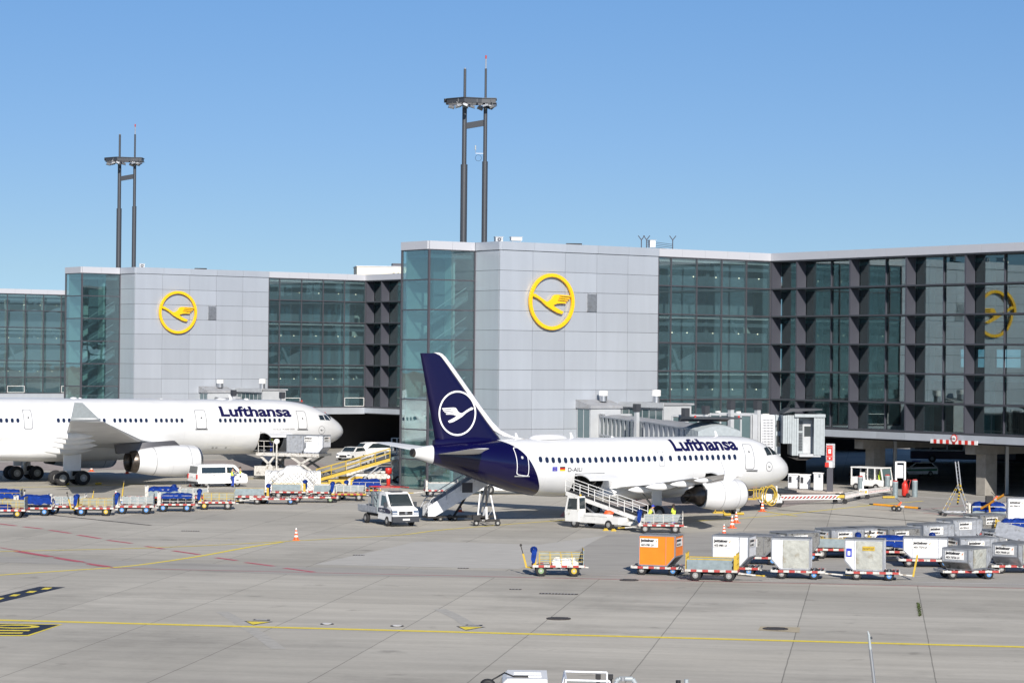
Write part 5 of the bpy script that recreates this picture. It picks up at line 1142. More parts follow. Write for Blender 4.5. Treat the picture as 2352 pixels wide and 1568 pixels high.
m = MB(); put_text(m, '0817', lambda u, v: (-.9 + u, -.972, 1.0 + v), 'joint', size=.17); m.build('lettering', T)
for x in (-1.5, 1.5):
    for s in (1, -1): vwheel(T, x, s * .82, .33)
person(G(534, 1118.3), R(35), 'person in yellow vest and blue trousers leaning into the minibus window', 'lean', legs='work_blue', top='work_blue')
person(G(551.5, 1117), R(160), 'person in yellow vest and dark trousers with a hand raised to the face', 'face', legs='work_grey', top='shirt', cap='hair')
# flatbed pickup
h = Vector((math.cos(R(-63)), math.sin(R(-63)), 0)); lf = Vector((-h.y, h.x, 0)); fw = G(891, 1208); c = fw - h * 1.85 + lf * .88
T = thing('pickup_truck', 'white and navy flatbed pickup truck with grey drop sides carrying a cage', 'pickup truck', (c.x, c.y, 0), R(-63))
prof = [(.35, .45), (.35, 2.1), (.5, 2.28), (1.15, 2.3), (1.45, 2.18), (2.15, 1.38), (2.7, 1.2), (2.82, .95), (2.85, .5), (2.7, .38)]
m = MB(); body_loft(m, prof, .97, 'white_paint'); cb_ = m.build('cab', T, bevel=.05)
m = MB(); side_quad(m, [(.36, .95), (2.35, .9), (2.5, 1.0), (2.3, 1.12), (1.9, 1.22), (.36, 1.22)], .97, 'navy', z1=2.3); m.build('navy_band', cb_)
m = MB(); side_quad(m, [(.75, 1.38), (1.95, 1.38), (1.42, 2.05), (.75, 2.08)], .97, 'vehicle_glass', z1=2.3); m.build('side_window', cb_)
m = MB(); m.add([(2.18, -.83, 1.4), (2.18, .83, 1.4), (1.5, .76, 2.17), (1.5, -.76, 2.17)], [(0, 1, 2, 3)], 'vehicle_glass'); m.build('windscreen', cb_)
m = MB(); m.box(2.66, 2.93, -.98, .98, .33, .72, 'slate'); m.build('bumper', T); m = MB(); m.box(2.82, 2.87, -.5, .5, .82, 1.06, 'black'); m.bar((2.88, -.45, .9), (2.88, .45, .9), .02, .02, 'steel'); m.cyl((2.87, 0, .96), (2.9, 0, .96), .1, 'steel', n=16); m.build('radiator_grille', T)
m = MB(); m.box(2.935, 2.95, -.26, .26, .45, .57, 'sticker'); put_text(m, 'FR LH 135', lambda u, v: (2.955, -.22 + u, .48 + v), 'text_black', size=.09); m.build('number_plate', T)
for s in (1, -1):
    m = MB(); m.prism([(2.55, .85), (2.83, .85), (2.8, 1.1), (2.55, 1.18)], lambda u, v, t: (u, s * t, v), .6, .985, 'engine_lip'); m.build('headlight', T)
    m = MB(); m.box(1.85, 1.97, *sorted((s * 1.0, s * 1.22)), 1.3, 1.65, 'slate'); m.build('wing_mirror', T)
m = MB(); put_text(m, 'Lufthansa', lambda u, v: (.62 + u, -.986 + (v - 0) * -.0, 1.0 + v), 'text_white', size=.22, bold=.004, width=.95); m.build('lettering', T)
m = MB(); m.box(.8, 1.3, -.45, .45, 2.3, 2.36, 'slate'); m.build('roof_hatch', T)
m = MB(); m.box(-3.0, .28, -.98, .98, .78, .88, 'aluminium'); m.box(-2.9, .3, -.4, .4, .5, .78, 'chassis'); m.build('load_bed', T)
m = MB()
for s in (1, -1): m.box(-3.0, .28, *sorted((s * .98, s * 1.02)), .84, 1.24, 'aluminium')
m.box(-3.04, -3.0, -1.02, 1.02, .84, 1.24, 'aluminium'); m.box(.24, .3, -1, 1, .88, 1.8, 'mesh_grey'); m.build('drop_side', T)
m = MB()
for x in (-1.6, -.9, .1):
    for y in (-.8, .8): m.cyl((x, y, .88), (x, y, 2.55), .035, 'steel', n=6)
for z, mm in ((1.4, 'steel'), (2.0, 'steel'), (2.55, 'red_paint')):
    for y in (-.8, .8): m.bar((-1.6, y, z), (.1, y, z), .05, .05, mm)
    for x in (-1.6, .1): m.bar((x, -.8, z), (x, .8, z), .05, .05, mm)
m.bar((-2.0, .8, 2.57), (1.5, .8, 2.62), .06, .06, 'red_paint'); m.box(-1.5, -.9, -.7, -.1, .9, 2.2, 'mesh_grey'); o = m.build('equipment_cage')
tag(o, 'grey and red tube cage standing on the flatbed of the pickup', 'cage'); o.location = (c.x, c.y, 0); o.rotation_euler = (0, 0, R(-63))
for x in (-1.8, 1.85):
    for s in (1, -1): vwheel(T, x, s * .86, .35, .26)
# belt loader at the rear hold
def belt_loader(loc, rz, label, col, z_top, L, cab=True, s_=1.):
    T = thing('belt_loader', label, 'belt loader', loc, rz, 'belt loaders'); c2 = col
    m = MB(); m.box(-2.2, 1.3, -.95, .95, .38, .85, c2); m.box(-1.2, .9, .35, .98, .85, 1.05, c2); m.box(-3.0, -2.2, -.8, .8, .35, .6, c2); m.build('chassis', T, bevel=.04)
    if cab:
        m = MB(); m.prism([(1.3, .4), (2.55, .4), (2.6, 1.1), (2.35, 2.15), (1.35, 2.15), (1.3, 1.2)], lambda u, v, t: (u, t, v), .25, 1.0, c2); cb = m.build('cab', T, bevel=.04)
        m = MB(); m.add([(1.45, 1.013, 1.25), (2.35, 1.013, 1.25), (2.2, 1.013, 2.0), (1.45, 1.013, 2.0)], [(0, 1, 2, 3)], 'vehicle_glass'); m.add([(2.61, .33, 1.2), (2.61, .93, 1.2), (2.4, .93, 2.05), (2.4, .33, 2.05)], [(0, 1, 2, 3)], 'vehicle_glass'); m.add([(1.29, .33, 1.3), (1.29, .93, 1.3), (1.33, .93, 2.05), (1.33, .33, 2.05)], [(0, 1, 2, 3)], 'vehicle_glass'); m.build('cab_window', cb)
        m = MB(); m.cyl((1.5, .6, 2.15), (1.5, .6, 2.28), .07, 'yellow_paint', n=10); m.build('beacon', cb)
    b0 = Vector((-L * .5, -.35, .75)); b1 = Vector((L * .5, -.35, z_top)); d = (b1 - b0).normalized()
    m = MB(); m.bar(b0, b1, .85, .26, c2 if cab else 'yellow_paint'); m.bar(b0 + Vector((0, 0, .15)), b1 + Vector((0, 0, .15)), .6, .02, 'rubber'); m.build('conveyor', T)
    for y in (-.8, .1):
        m = MB(); a = b0 + Vector((0, y + .35, .1)); b = b1 + Vector((0, y + .35, .1)); n = 5
        for i in range(n + 1): q = a.lerp(b, i / n); m.cyl(q, q + Vector((0, 0, .85)), .028, c2, n=6)
        for h_ in (.45, .85): m.cyl(a + Vector((0, 0, h_)), b + Vector((0, 0, h_)), .03, c2, n=6)
        m.build('handrail', T)
    m = MB(); m.bar((.8, -.35, .8), (b1.x - .9, -.35, z_top - .55), .1, .1, 'steel'); m.bar((-.8, -.35, .6), (.3, -.35, 1.3), .1, .1, 'steel'); m.build('lift_ram', T)
    for x in (-1.3, 1.75):
        for s in (1, -1): vwheel(T, x, s * .85, .34, .25)
    return T
rw = G(1399.5, 1216.3); h = Vector((math.cos(R(138)), math.sin(R(138)), 0)); lf = Vector((-h.y, h.x, 0)); c = rw + h * 1.3 - lf * .85
bl = belt_loader((c.x, c.y, 0), R(138), 'worn white belt loader with cab reaching the rear hold of the near aircraft', 'vehicle_white', 2.25, 6.6)
for (x, y), l_ in (((1391, 1218), 'left yellow wheel chock by the rear wheel of the worn white belt loader'), ((1409, 1219), 'right yellow wheel chock by the rear wheel of the worn white belt loader')):
    q = G(x, y); m = MB(); m.prism([(-.2, 0), (.2, 0), (.08, .16), (-.08, .16)], lambda u, v, t: (u, t, v), -.1, .1, 'yellow_paint'); tag(m.build('wheel_chock', loc=q, rz=.2), l_, 'wheel chock', 'yellow wheel chocks')
m = MB(); m.loft([[(x + .35 * math.cos(a) * r_, .22 * math.sin(a) * r_, z) for a in [6.283 * i / 10 for i in range(10)]] for x, z, r_ in ((0, 0, 1), (.05, .12, .9), (-.04, .22, .5))], 'cone_orange'); o = m.build('orange_bag', loc=(rw.x - .05, rw.y + .35, 1.07)); tag(o, 'orange red bag lying on the deck of the worn white belt loader', 'bag')
a = G(810, 1122); belt_loader((a.x, a.y, 0), R(8), 'yellow belt loader with raised yellow conveyor behind the pickup', 'yellow_paint', 2.6, 6.4, cab=False)
a = G(868, 1108); belt_loader((a.x, a.y, 0), R(10), 'white belt loader with raised white rails behind the yellow one', 'worn_white', 2.9, 6.0, cab=True)
# mobile stairs under the tail
T = thing('mobile_stairs', 'light grey mobile stairs under the navy tail of the near aircraft', 'mobile stairs', (-5.7, 170.1, 0), R(22))
m = MB(); A = (0, .45); B = (4.3, 3.1)
for y in (-.55, .55): m.prism([(-.35, .35), (.2, .35), (4.6, 2.75), (4.6, 3.5), (3.9, 3.55), (-.35, 1.05)], lambda u, v, t: (u, t, v), y - .02, y + .02, 'white_alu' if y < 0 else 'aluminium')
m.build('side_panel', T)
m = MB()
for i in range(13): u = i / 13; x = u * 4.3; z = .45 + u * 2.5; m.box(x, x + .34, -.53, .53, z, z + .05, 'fin_grey')
m.box(4.3, 5.0, -.6, .6, 2.95, 3.02, 'fin_grey'); m.build('treads', T)
for y in (-.6, .6):
    m = MB(); m.tube([(-.5, y, .9), (-.1, y, 1.6), (4.3, y, 4.1), (5.0, y, 4.1), (5.0, y, 3.0)], .03, 'steel'); 
    for i in range(5): m.cyl((i * 1.05, y, .9 + i * .62), (i * 1.05, y, 1.66 + i * .6), .02, 'steel', n=5)
    m.build('handrail', T)
m = MB(); m.box(-.4, 4.9, -.6, .6, .22, .34, 'chassis'); m.bar((3.9, -.4, .3), (4.5, -.4, 2.9), .1, .14, 'aluminium'); m.bar((3.9, .4, .3), (4.5, .4, 2.9), .1, .14, 'aluminium'); m.bar((1.8, 0, .3), (3.0, 0, 2.1), .1, .14, 'chassis'); m.build('chassis', T)
for x in (.6, 1.7, 4.2):
    for y in (-.5, .5): vwheel(T, x, y, .2, .12)
m = MB(); m.box(2.2, 3.0, -.59, -.575, 2.0, 2.7, 'fin_grey'); m.build('side_box', T)
a = G(1118, 1207); T = thing('tail_stand', 'black and white tripod stand propping the tail of the near aircraft', 'stand', (a.x, a.y, 0), R(10))
m = MB(); m.box(-.9, .9, -.12, .12, .3, .46, 'chassis'); m.box(-.15, .15, -.5, .6, .3, .42, 'chassis'); m.box(-1.0, -.5, -.3, .3, .4, .75, 'black'); put_text(m, 'ETV 4070', lambda u, v: (-.35 + u, -.135, .34 + v), 'text_white', size=.12); m.build('base', T)
for p0, p1 in (((-.65, 0, .45), (-.45, .3, 2.2)), ((.6, 0, .45), (.3, .3, 2.1))):
    m = MB(); m.cyl(p0, p1, .055, 'white_paint', n=8); m.build('leg', T)
m = MB(); m.cyl((0, .1, .45), (0, .25, 1.3), .08, 'white_paint', n=10); m.cyl((0, .25, 1.3), (0, .35, 2.4), .06, 'black', n=10); m.bar((.05, 0, .6), (.35, 0, 1.1), .03, .03, 'steel'); m.build('jack_column', T)
for x in (-.75, .75): vwheel(T, x, -.1, .2, .14)
# low tractor and cart behind the tail
a = G(1150, 1137); T = thing('pushback_tractor', 'long low white vehicle half hidden behind the stairs under the navy tail', 'airport tractor', (a.x, a.y + 2, 0), R(12))
m = MB(); m.prism([(-3.2, .35), (3.4, .35), (3.6, .6), (1.2, .95), (-.2, 1.0), (-.4, 1.35), (-3.0, 1.35), (-3.2, .9)], lambda u, v, t: (u, t, v), -1.1, 1.1, 'white_paint'); m.build('body', T, bevel=.06)
m = MB(); m.bar((-.3, -.9, 1.0), (1.8, -.9, 1.7), .1, .12, 'steel'); m.bar((.3, -.9, .9), (1.3, -.9, 1.5), .08, .08, 'steel'); m.build('lift_arm', T)
m = MB(); m.box(-2.8, -1.4, -.9, .9, 1.35, 1.5, 'slate'); m.build('seat_deck', T)
for x in (-1.2, 2.6):
    for s in (1, -1): vwheel(T, x, s * 1.0, .42, .3)
# high loader at the wide-body hold
T = thing('high_loader', 'worn white scissor lift loader raised to the open hold of the wide-body', 'cargo loader', (-20.4, 225.6, 0), R(-22))
m = MB(); m.box(-3.3, 3.3, -1.3, 1.3, 2.28, 2.5, 'dark_aluminium'); m.box(-3.3, 3.3, -1.36, -1.3, 2.22, 2.52, 'worn_white')
for i in range(16): m.cyl((-3.1 + .4 * i, -1.2, 2.53), (-3.1 + .4 * i, 1.2, 2.53), .05, 'steel', n=6)
m.build('platform', T)
for y in (-1.15, 1.15):
    for a, b in (((-.6, .45), (2.6, 2.25)), ((3.2, .45), (.2, 2.25)), ((-.9, .5), (-2.9, 2.2)), ((-2.6, .8), (-1.4, 2.2))):
        m = MB(); m.bar((a[0], y, a[1]), (b[0], y, b[1]), .12, .2, 'worn_white' if y < 0 else 'dark_aluminium'); m.build('scissor_arm', T)
m = MB(); m.box(-3.0, 3.6, -1.2, 1.2, .25, .5, 'dark_aluminium'); m.box(1.6, 3.9, -1.35, 1.35, .2, .42, 'worn_white'); m.build('chassis', T)
m = MB(); m.box(-3.4, -1.4, -1.5, -.3, .35, 1.25, 'worn_white'); m.box(-1.3, -.2, -1.45, -.4, .35, 1.1, 'worn_white'); put_text(m, '5330', lambda u, v: (-3.2 + u, -1.515, .5 + v), 'text_black', size=.25); m.build('engine_housing', T, bevel=.03)
m = MB(); m.tube([(-3.1, -1.25, 2.5), (-3.1, -1.25, 3.6), (-1.5, -1.25, 3.6), (-1.5, -1.25, 2.5)], .035, 'worn_white'); m.tube([(-3.1, -1.25, 3.1), (-1.5, -1.25, 3.1)], .03, 'worn_white'); m.tube([(-2.5, -1.25, 2.5), (-2.5, -1.25, 3.6)], .03, 'worn_white'); m.build('guard_rail', T)
m = MB(); m.cyl((-1.0, -1.55, .4), (-1.0, -1.55, 3.5), .08, 'worn_white', n=8); m.cyl((-1.0, -1.62, 3.6), (-1.0, -1.45, 3.6), .25, 'white_paint', n=14); m.build('control_post', T)
for x in (-2.0, 2.8):
    for s in (1, -1): vwheel(T, x, s * 1.3, .4, .3)
# tractor with cab on the right
a = G(1968, 1124); b_ = G(2005, 1127); h = Vector((math.cos(R(-41)), math.sin(R(-41)), 0)); lf = Vector((-h.y, h.x, 0)); c = (a + b_) / 2 + lf * .75 + h * .2
T = thing('baggage_tractor', 'white baggage tractor with open rear canopy and seated driver beside the bollards', 'airport tractor', (c.x, c.y, 0), R(-41))
m = MB(); m.prism([(-1.7, .4), (1.7, .4), (1.75, .95), (.7, 1.0), (.6, .95), (-.3, .95), (-.35, 1.2), (-1.6, 1.2), (-1.7, 1.0)], lambda u, v, t: (u, t, v), -.82, .82, 'white_paint'); m.build('body', T, bevel=.05)
m = MB(); m.box(-1.7, 1.6, -.84, .84, 1.98, 2.1, 'white_paint'); m.build('roof', T, bevel=.04)
m = MB()
for x, y in ((-1.62, -.76), (-1.62, .76), (.1, -.78), (.1, .78), (.85, -.78)): m.box(x - .05, x + .05, y - .04, y + .04, .95, 1.99, 'white_paint')
for y in (-.78, .78): m.bar((1.7, y, .95), (1.5, y, 1.99), .08, .1, 'white_paint')
m.build('cab_pillar', T)
m = MB(); m.add([(1.69, -.74, 1.02), (1.69, .74, 1.02), (1.53, .74, 1.95), (1.53, -.74, 1.95)], [(0, 1, 2, 3)], 'bridge_glass'); m.add([(.15, -.79, 1.1), (.8, -.79, 1.1), (.8, -.79, 1.9), (.15, -.79, 1.9)], [(0, 1, 2, 3)], 'vehicle_glass'); m.build('windscreen', T)
m = MB(); m.box(-.9, -.4, -.5, .5, 1.2, 1.6, 'white_paint'); m.build('engine_cover', T)
for x in (-1.1, 1.0):
    for s in (1, -1): vwheel(T, x, s * .75, .32, .22)
for y in (-.3, .35):
    m = MB(); m.loft([[(x + .17 * r_ * math.cos(a), y + .2 * r_ * math.sin(a), z) for a in [6.283 * i / 12 for i in range(12)]] for x, z, r_ in ((1.15, .95, 1), (1.12, 1.2, 1.05), (1.1, 1.42, .95), (1.1, 1.5, .4), (1.12, 1.56, .45), (1.14, 1.68, .5), (1.12, 1.78, .3))], 'hivis')
    q = h * 0; o = m.build('person'); tag(o, 'person in yellow vest in the driving seat of the white baggage tractor' if y < 0 else 'person in yellow vest seated beside the driver of the white baggage tractor', 'person'); o.location = (c.x, c.y, 0); o.rotation_euler = (0, 0, R(-41))
    if True: continue
# cars
def car(loc, rz, label, paint, L=4.4, H=1.48, stripe=None, lightbar=False, van=False):
    T = thing('parked_car', label, 'car', loc, rz); k = L / 4.4; q = H / 1.48
    prof = [(x * k, z * q) for x, z in ([(-2.15, .3), (-2.2, .75), (-2.1, 1.0), (-1.6, 1.42), (-1.0, 1.48), (.2, 1.46), (1.0, .98), (1.95, .82), (2.2, .6), (2.15, .3)] if not van else [(-2.15, .3), (-2.18, 1.0), (-2.05, 1.45), (.3, 1.48), (.9, 1.4), (1.4, .95), (2.05, .85), (2.2, .6), (2.15, .3)])]
    m = MB(); body_loft(m, prof, .88, paint); m.build('body', T, bevel=.06)
    m = MB(); side_quad(m, [(x * k, z * q) for x, z in [(-1.85, 1.02), (.8, .98), (.15, 1.38), (-1.5, 1.38)]], .88, 'vehicle_glass', z1=H); m.build('side_window', T)
    m = MB(); m.add([(x * k + .02, y, z * q + .01) for x, y, z in ([(1.0, -.76, 1.0), (1.0, .76, 1.0), (.28, .7, 1.43), (.28, -.7, 1.43)] if not van else [(1.38, -.76, .98), (1.38, .76, .98), (.95, .7, 1.37), (.95, -.7, 1.37)])], [(0, 1, 2, 3)], 'vehicle_glass'); m.build('windscreen', T)
    for s in (1, -1):
        m = MB(); m.box(2.0 * k, 2.2 * k, *sorted((s * .55, s * .86)), .55 * q, .72 * q, 'engine_lip'); m.build('headlight', T)
    m = MB(); m.box(2.14 * k, 2.23 * k, -.45, .45, .4, .62, 'black'); m.build('radiator_grille', T)
    if stripe: m = MB(); side_quad(m, [(-2.1 * k, .62), (2.0 * k, .62), (1.9 * k, .8), (-2.1 * k, .85)], .88, stripe, off=.014, z1=H); m.build('door_stripe', T)
    if lightbar: m = MB(); m.box(-.5, -.25, -.6, .6, H, H + .12, 'flag_blue'); m.build('light_bar', T)
    for x in (-1.35 * k, 1.4 * k):
        for s in (1, -1): vwheel(T, x, s * .8, .31, .2)
    return T
mat('police_green', (.02, .16, .07), .4)
a = G(2100, 1095); car((a.x, a.y + .6, 0), R(205), 'silver estate car with green stripes and roof light bar parked under the terminal', 'white_alu', 4.8, 1.5, 'police_green', True)
a = G(806, 1057); car((a.x, a.y + 1, 0), R(-115), 'small white car behind the nose of the wide-body', 'white_paint', 4.0)
a = G(850, 1056); car((a.x, a.y + 2, 0), R(-150), 'white people carrier parked behind the yellow belt loader', 'white_paint', 5.0, 1.95, van=True)
a = G(900, 1068); car((a.x - 1, a.y, 0), R(175), 'dark car with red lights behind the white belt loader', 'slate', 4.4, 1.5)
# bus in the dark below the terminal
T = thing('bus', 'white and blue apron bus in the dark passage below the terminal', 'bus', (52.5, 279, 0), R(170))
m = MB(); m.box(-6, 6, -1.3, 1.3, 1.3, 3.1, 'white_alu'); m.box(-6, 6, -1.31, 1.31, .4, 1.3, 'navy'); m.build('body', T, bevel=.08)
m = MB()
for i in range(6): m.box(-5.7 + 1.9 * i, -4.0 + 1.9 * i, 1.3, 1.33, 1.5, 2.7, 'vehicle_glass')
m.build('side_window', T); m = MB(); m.box(-.9 - 3, 1.2 - 3, 1.32, 1.34, 1.0, 1.45, 'white_paint'); m.build('panel', T)
m = MB(); put_text(m, 'Lufthansa', lambda u, v: (3.6 - u, 1.35, 1.36 + v), 'text_white', size=.35); m.build('lettering', T)
for x in (-3.5, 3.5):
    for s in (1, -1): vwheel(T, x, s * 1.2, .45, .3)
# ------------------------------------------------------------------ carts, dollies, containers
def stripes(mb, x0, x1, y0, y1, z0, z1, n=9, a='red_worn', b='worn_white', ax='x'):
    for i in range(n):
        m = b if i % 2 == 0 else a
        if ax == 'x': mb.box(x0 + (x1 - x0) * i / n, x0 + (x1 - x0) * (i + 1) / n, y0, y1, z0, z1, m)
        else: mb.box(x0, x1, y0 + (y1 - y0) * i / n, y0 + (y1 - y0) * (i + 1) / n, z0, z1, m)
def drawbar(T, x, mode, col='yellow_paint', zb=.35):
    m = MB()
    if mode == 'flat':
        m.bar((x, 0, zb), (x - .9, 0, zb - .08), .09, .07, 'worn_white'); m.bar((x, -.3, zb), (x - .45, 0, zb - .05), .06, .06, 'worn_white'); m.bar((x, .3, zb), (x - .45, 0, zb - .05), .06, .06, 'worn_white'); m.bar((x - .9, 0, zb - .08), (x - 1.25, 0, zb - .1), .05, .05, col); m.cyl((x - 1.3, 0, zb - .14), (x - 1.3, 0, zb - .06), .09, col, n=10)
    else:
        m.bar((x, -.25, zb), (x - .3, 0, zb + .05), .06, .06, col); m.bar((x, .25, zb), (x - .3, 0, zb + .05), .06, .06, col); m.bar((x - .3, 0, zb), (x - .5, 0, zb + .75), .11, .1, col); m.bar((x - .5, 0, zb + .75), (x - .62, 0, zb + 1.15), .05, .05, 'chassis'); m.cyl((x - .62, -.03, zb + 1.2), (x - .62, .03, zb + 1.2), .07, 'chassis', n=8)
    m.build('drawbar', T)
def crumple(mb, x0, x1, y0, y1, z0, z1, m, seed=1, nx=12, ny=7, amp=.05):
    rq = random.Random(seed); P = []
    for i in range(nx + 1):
        for j in range(ny + 1):
            u, v = i / nx, j / ny; x = x0 + (x1 - x0) * u; y = y0 + (y1 - y0) * v; edge = min(1, 4.5 * min(v, 1 - v)); ee = min(1, 6 * min(u, 1 - u) + .35)
            z = z0 + (z1 - z0) * (edge ** .5) * ee + (rq.random() - .5) * amp * 2
            P.append((x + (rq.random() - .5) * amp, y + (rq.random() - .5) * amp, z))
    mb.add(P, [(i * (ny + 1) + j, (i + 1) * (ny + 1) + j, (i + 1) * (ny + 1) + j + 1, i * (ny + 1) + j + 1) for i in range(nx) for j in range(ny)], m, False)
    for v in (0, ny):                     # skirts
        base = [P[i * (ny + 1) + v] for i in range(nx + 1)]; low = [(p[0] + (rq.random() - .5) * amp, p[1] + (-.03 if v == 0 else .03), p[2] - .1 - rq.random() * .12) for p in base]
        mb.add(base + low, [(i, i + 1, nx + 2 + i, nx + 1 + i) for i in range(nx)], m)
NC = [0]
def cart(pos, rz, label, rail='yellow_paint', side='rail', ends=('yellow_paint', 'mesh_grey'), cover='left', hubs=('hub_yellow',) * 4, bar='flat', load=None, L=2.75, deck='worn_white', flip=False, z0=.58):
    NC[0] += 1; p = G(*pos) if len(pos) == 2 else pos; W = 1.45
    T = thing('baggage_cart', label, 'baggage cart', (p.x, p.y + .55, 0), rz, 'baggage carts standing on the apron')
    m = MB(); m.box(-L / 2, L / 2, -W / 2, W / 2, z0 - .05, z0, 'dark_aluminium'); m.box(-L / 2 + .15, L / 2 - .15, -.35, .35, z0 - .2, z0 - .05, 'chassis')
    stripes(m, -L / 2, L / 2, -W / 2 - .03, -W / 2, z0 - .09, z0 + .03, 9 + NC[0] % 3, b=deck); stripes(m, -L / 2, L / 2, W / 2, W / 2 + .03, z0 - .09, z0 + .03, 9, b=deck)
    for s in (-1, 1): m.box(s * L / 2 - .02, s * L / 2 + .02, -W / 2, W / 2, z0 - .09, z0 + .03, 'red_worn')
    m.build('deck', T)
    k = 0
    for x in (-L / 2 + .45, L / 2 - .55):
        m = MB(); m.bar((x, -.6, .28), (x, .6, .28), .08, .08, 'chassis'); m.box(x - .15, x + .15, -.4, .4, .28, z0 - .05, 'chassis'); m.build('axle', T)
        for y in (-.6, .6): vwheel(T, x, y, .30, .2, hubs[k % len(hubs)]); k += 1
    sides = (-1, 1)
    for s in sides:
        if side is None or (side == 'back' and s < 0): continue
        y = s * (W / 2 - .03); m = MB(); h = .62
        if side == 'panel':
            m.box(-L / 2 + .3, L / 2 - .1, y - .015, y + .015, z0 + .02, z0 + .55, 'mesh_grey'); m.bar((-L / 2 + .3, y, z0 + .57), (L / 2 - .1, y, z0 + .57), .05, .05, rail)
        else:
            for z in (.22, .42, .62): m.bar((-L / 2 + .38, y, z0 + z), (L / 2 - .06, y, z0 + z), .022, .024, rail)
            for i in range(5): x = -L / 2 + .38 + (L - .44) * i / 4; m.bar((x, y, z0), (x, y, z0 + h), .028, .028, rail)
            if s > 0: m.box(-L / 2 + .4, L / 2 - .1, y + .02, y + .04, z0 + .1, z0 + .6, 'mesh_grey')
        m.build('side_rail', T)
    for s, em in zip((-1, 1), ends):
        if not em: continue
        x = s * (L / 2 - .05); m = MB()
        if em == 'mesh_grey': m.box(x - .02, x + .02, -W / 2, W / 2, z0 + .02, z0 + .82, em)
        for i in range(6): y = -W / 2 + .03 + (W - .06) * i / 5; m.bar((x, y, z0), (x, y, z0 + .86), .04, .04, rail if em == 'mesh_grey' else em)
        for z in (.3, .6, .86): m.bar((x, -W / 2, z0 + z), (x, W / 2, z0 + z), .04, .04, rail if em == 'mesh_grey' else em)
        if s < 0:
            for i in range(2): m.box(x + .02, x + .15, (-W / 2, W / 2 - .04)[i], (-W / 2 + .04, W / 2)[i], z0, z0 + .8, 'worn_white' if em == 'worn_white' else 'yellow_paint')
        m.build('end_panel', T)
    if cover:
        m = MB()
        if cover == 'left':
            m.loft([[(-L / 2 + .08 + .17 * r_ * math.cos(a) + q, y, z0 + .78 + .15 * r_ * math.sin(a)) for a in [6.283 * i / 9 for i in range(9)]] for y, r_, q in ((-W / 2 - .04, .6, .02), (-.5, 1.15, -.02), (-.2, .85, .03), (.15, 1.2, 0), (.45, .9, .03), (W / 2 + .02, .7, 0))], 'tarp_blue', smooth=False)
            m.loft([[(-L / 2 - .04, -W / 2 - .03, z0 + .8), (-L / 2 + .22, -W / 2 - .04, z0 + .8)], [(-L / 2 - .1, -W / 2 - .09, z0 + .35), (-L / 2 + .18, -W / 2 - .07, z0 + .42)], [(-L / 2 + .0, -W / 2 - .05, z0 + .1), (-L / 2 + .12, -W / 2 - .06, z0 + .16)]], 'tarp_blue', caps=False, smooth=False, closed=False)
        elif cover == 'full': crumple(m, -L / 2 + .35, L / 2, -W / 2 - .04, W / 2 + .04, z0 + .42, z0 + .86, 'tarp_blue', seed=NC[0])
        elif cover == 'top': crumple(m, -L / 2 + .3, L / 2 - .2, -W / 2, W / 2, z0 + .6, z0 + .78, 'tarp_blue', seed=NC[0], amp=.03)
        elif cover == 'inside': crumple(m, -L / 2 + .4, .3, -W / 2 + .1, W / 2 - .1, z0 + .02, z0 + .35, 'tarp_blue', seed=NC[0], amp=.06)
        m.build('blue_cover', T)
    if bar: drawbar(T, -L / 2, bar, zb=.4)
    m = MB(); m.bar((L / 2, 0, z0 - .12), (L / 2 + .25, 0, z0 - .14), .08, .06, 'worn_white'); m.build('tow_hook', T)
    if flip: T.rotation_euler = (0, 0, rz + math.pi)
    if load:
        m = MB(); rq = random.Random(NC[0])
        crumple(m, -.3, L / 2 - .3, -.5, .5, 0.0, .3, 'bag_white', seed=9, amp=.08); o = m.build('mail_sacks', loc=(p.x, p.y + .55, z0 + .02), rz=rz); tag(o, load, 'sacks')
    return T
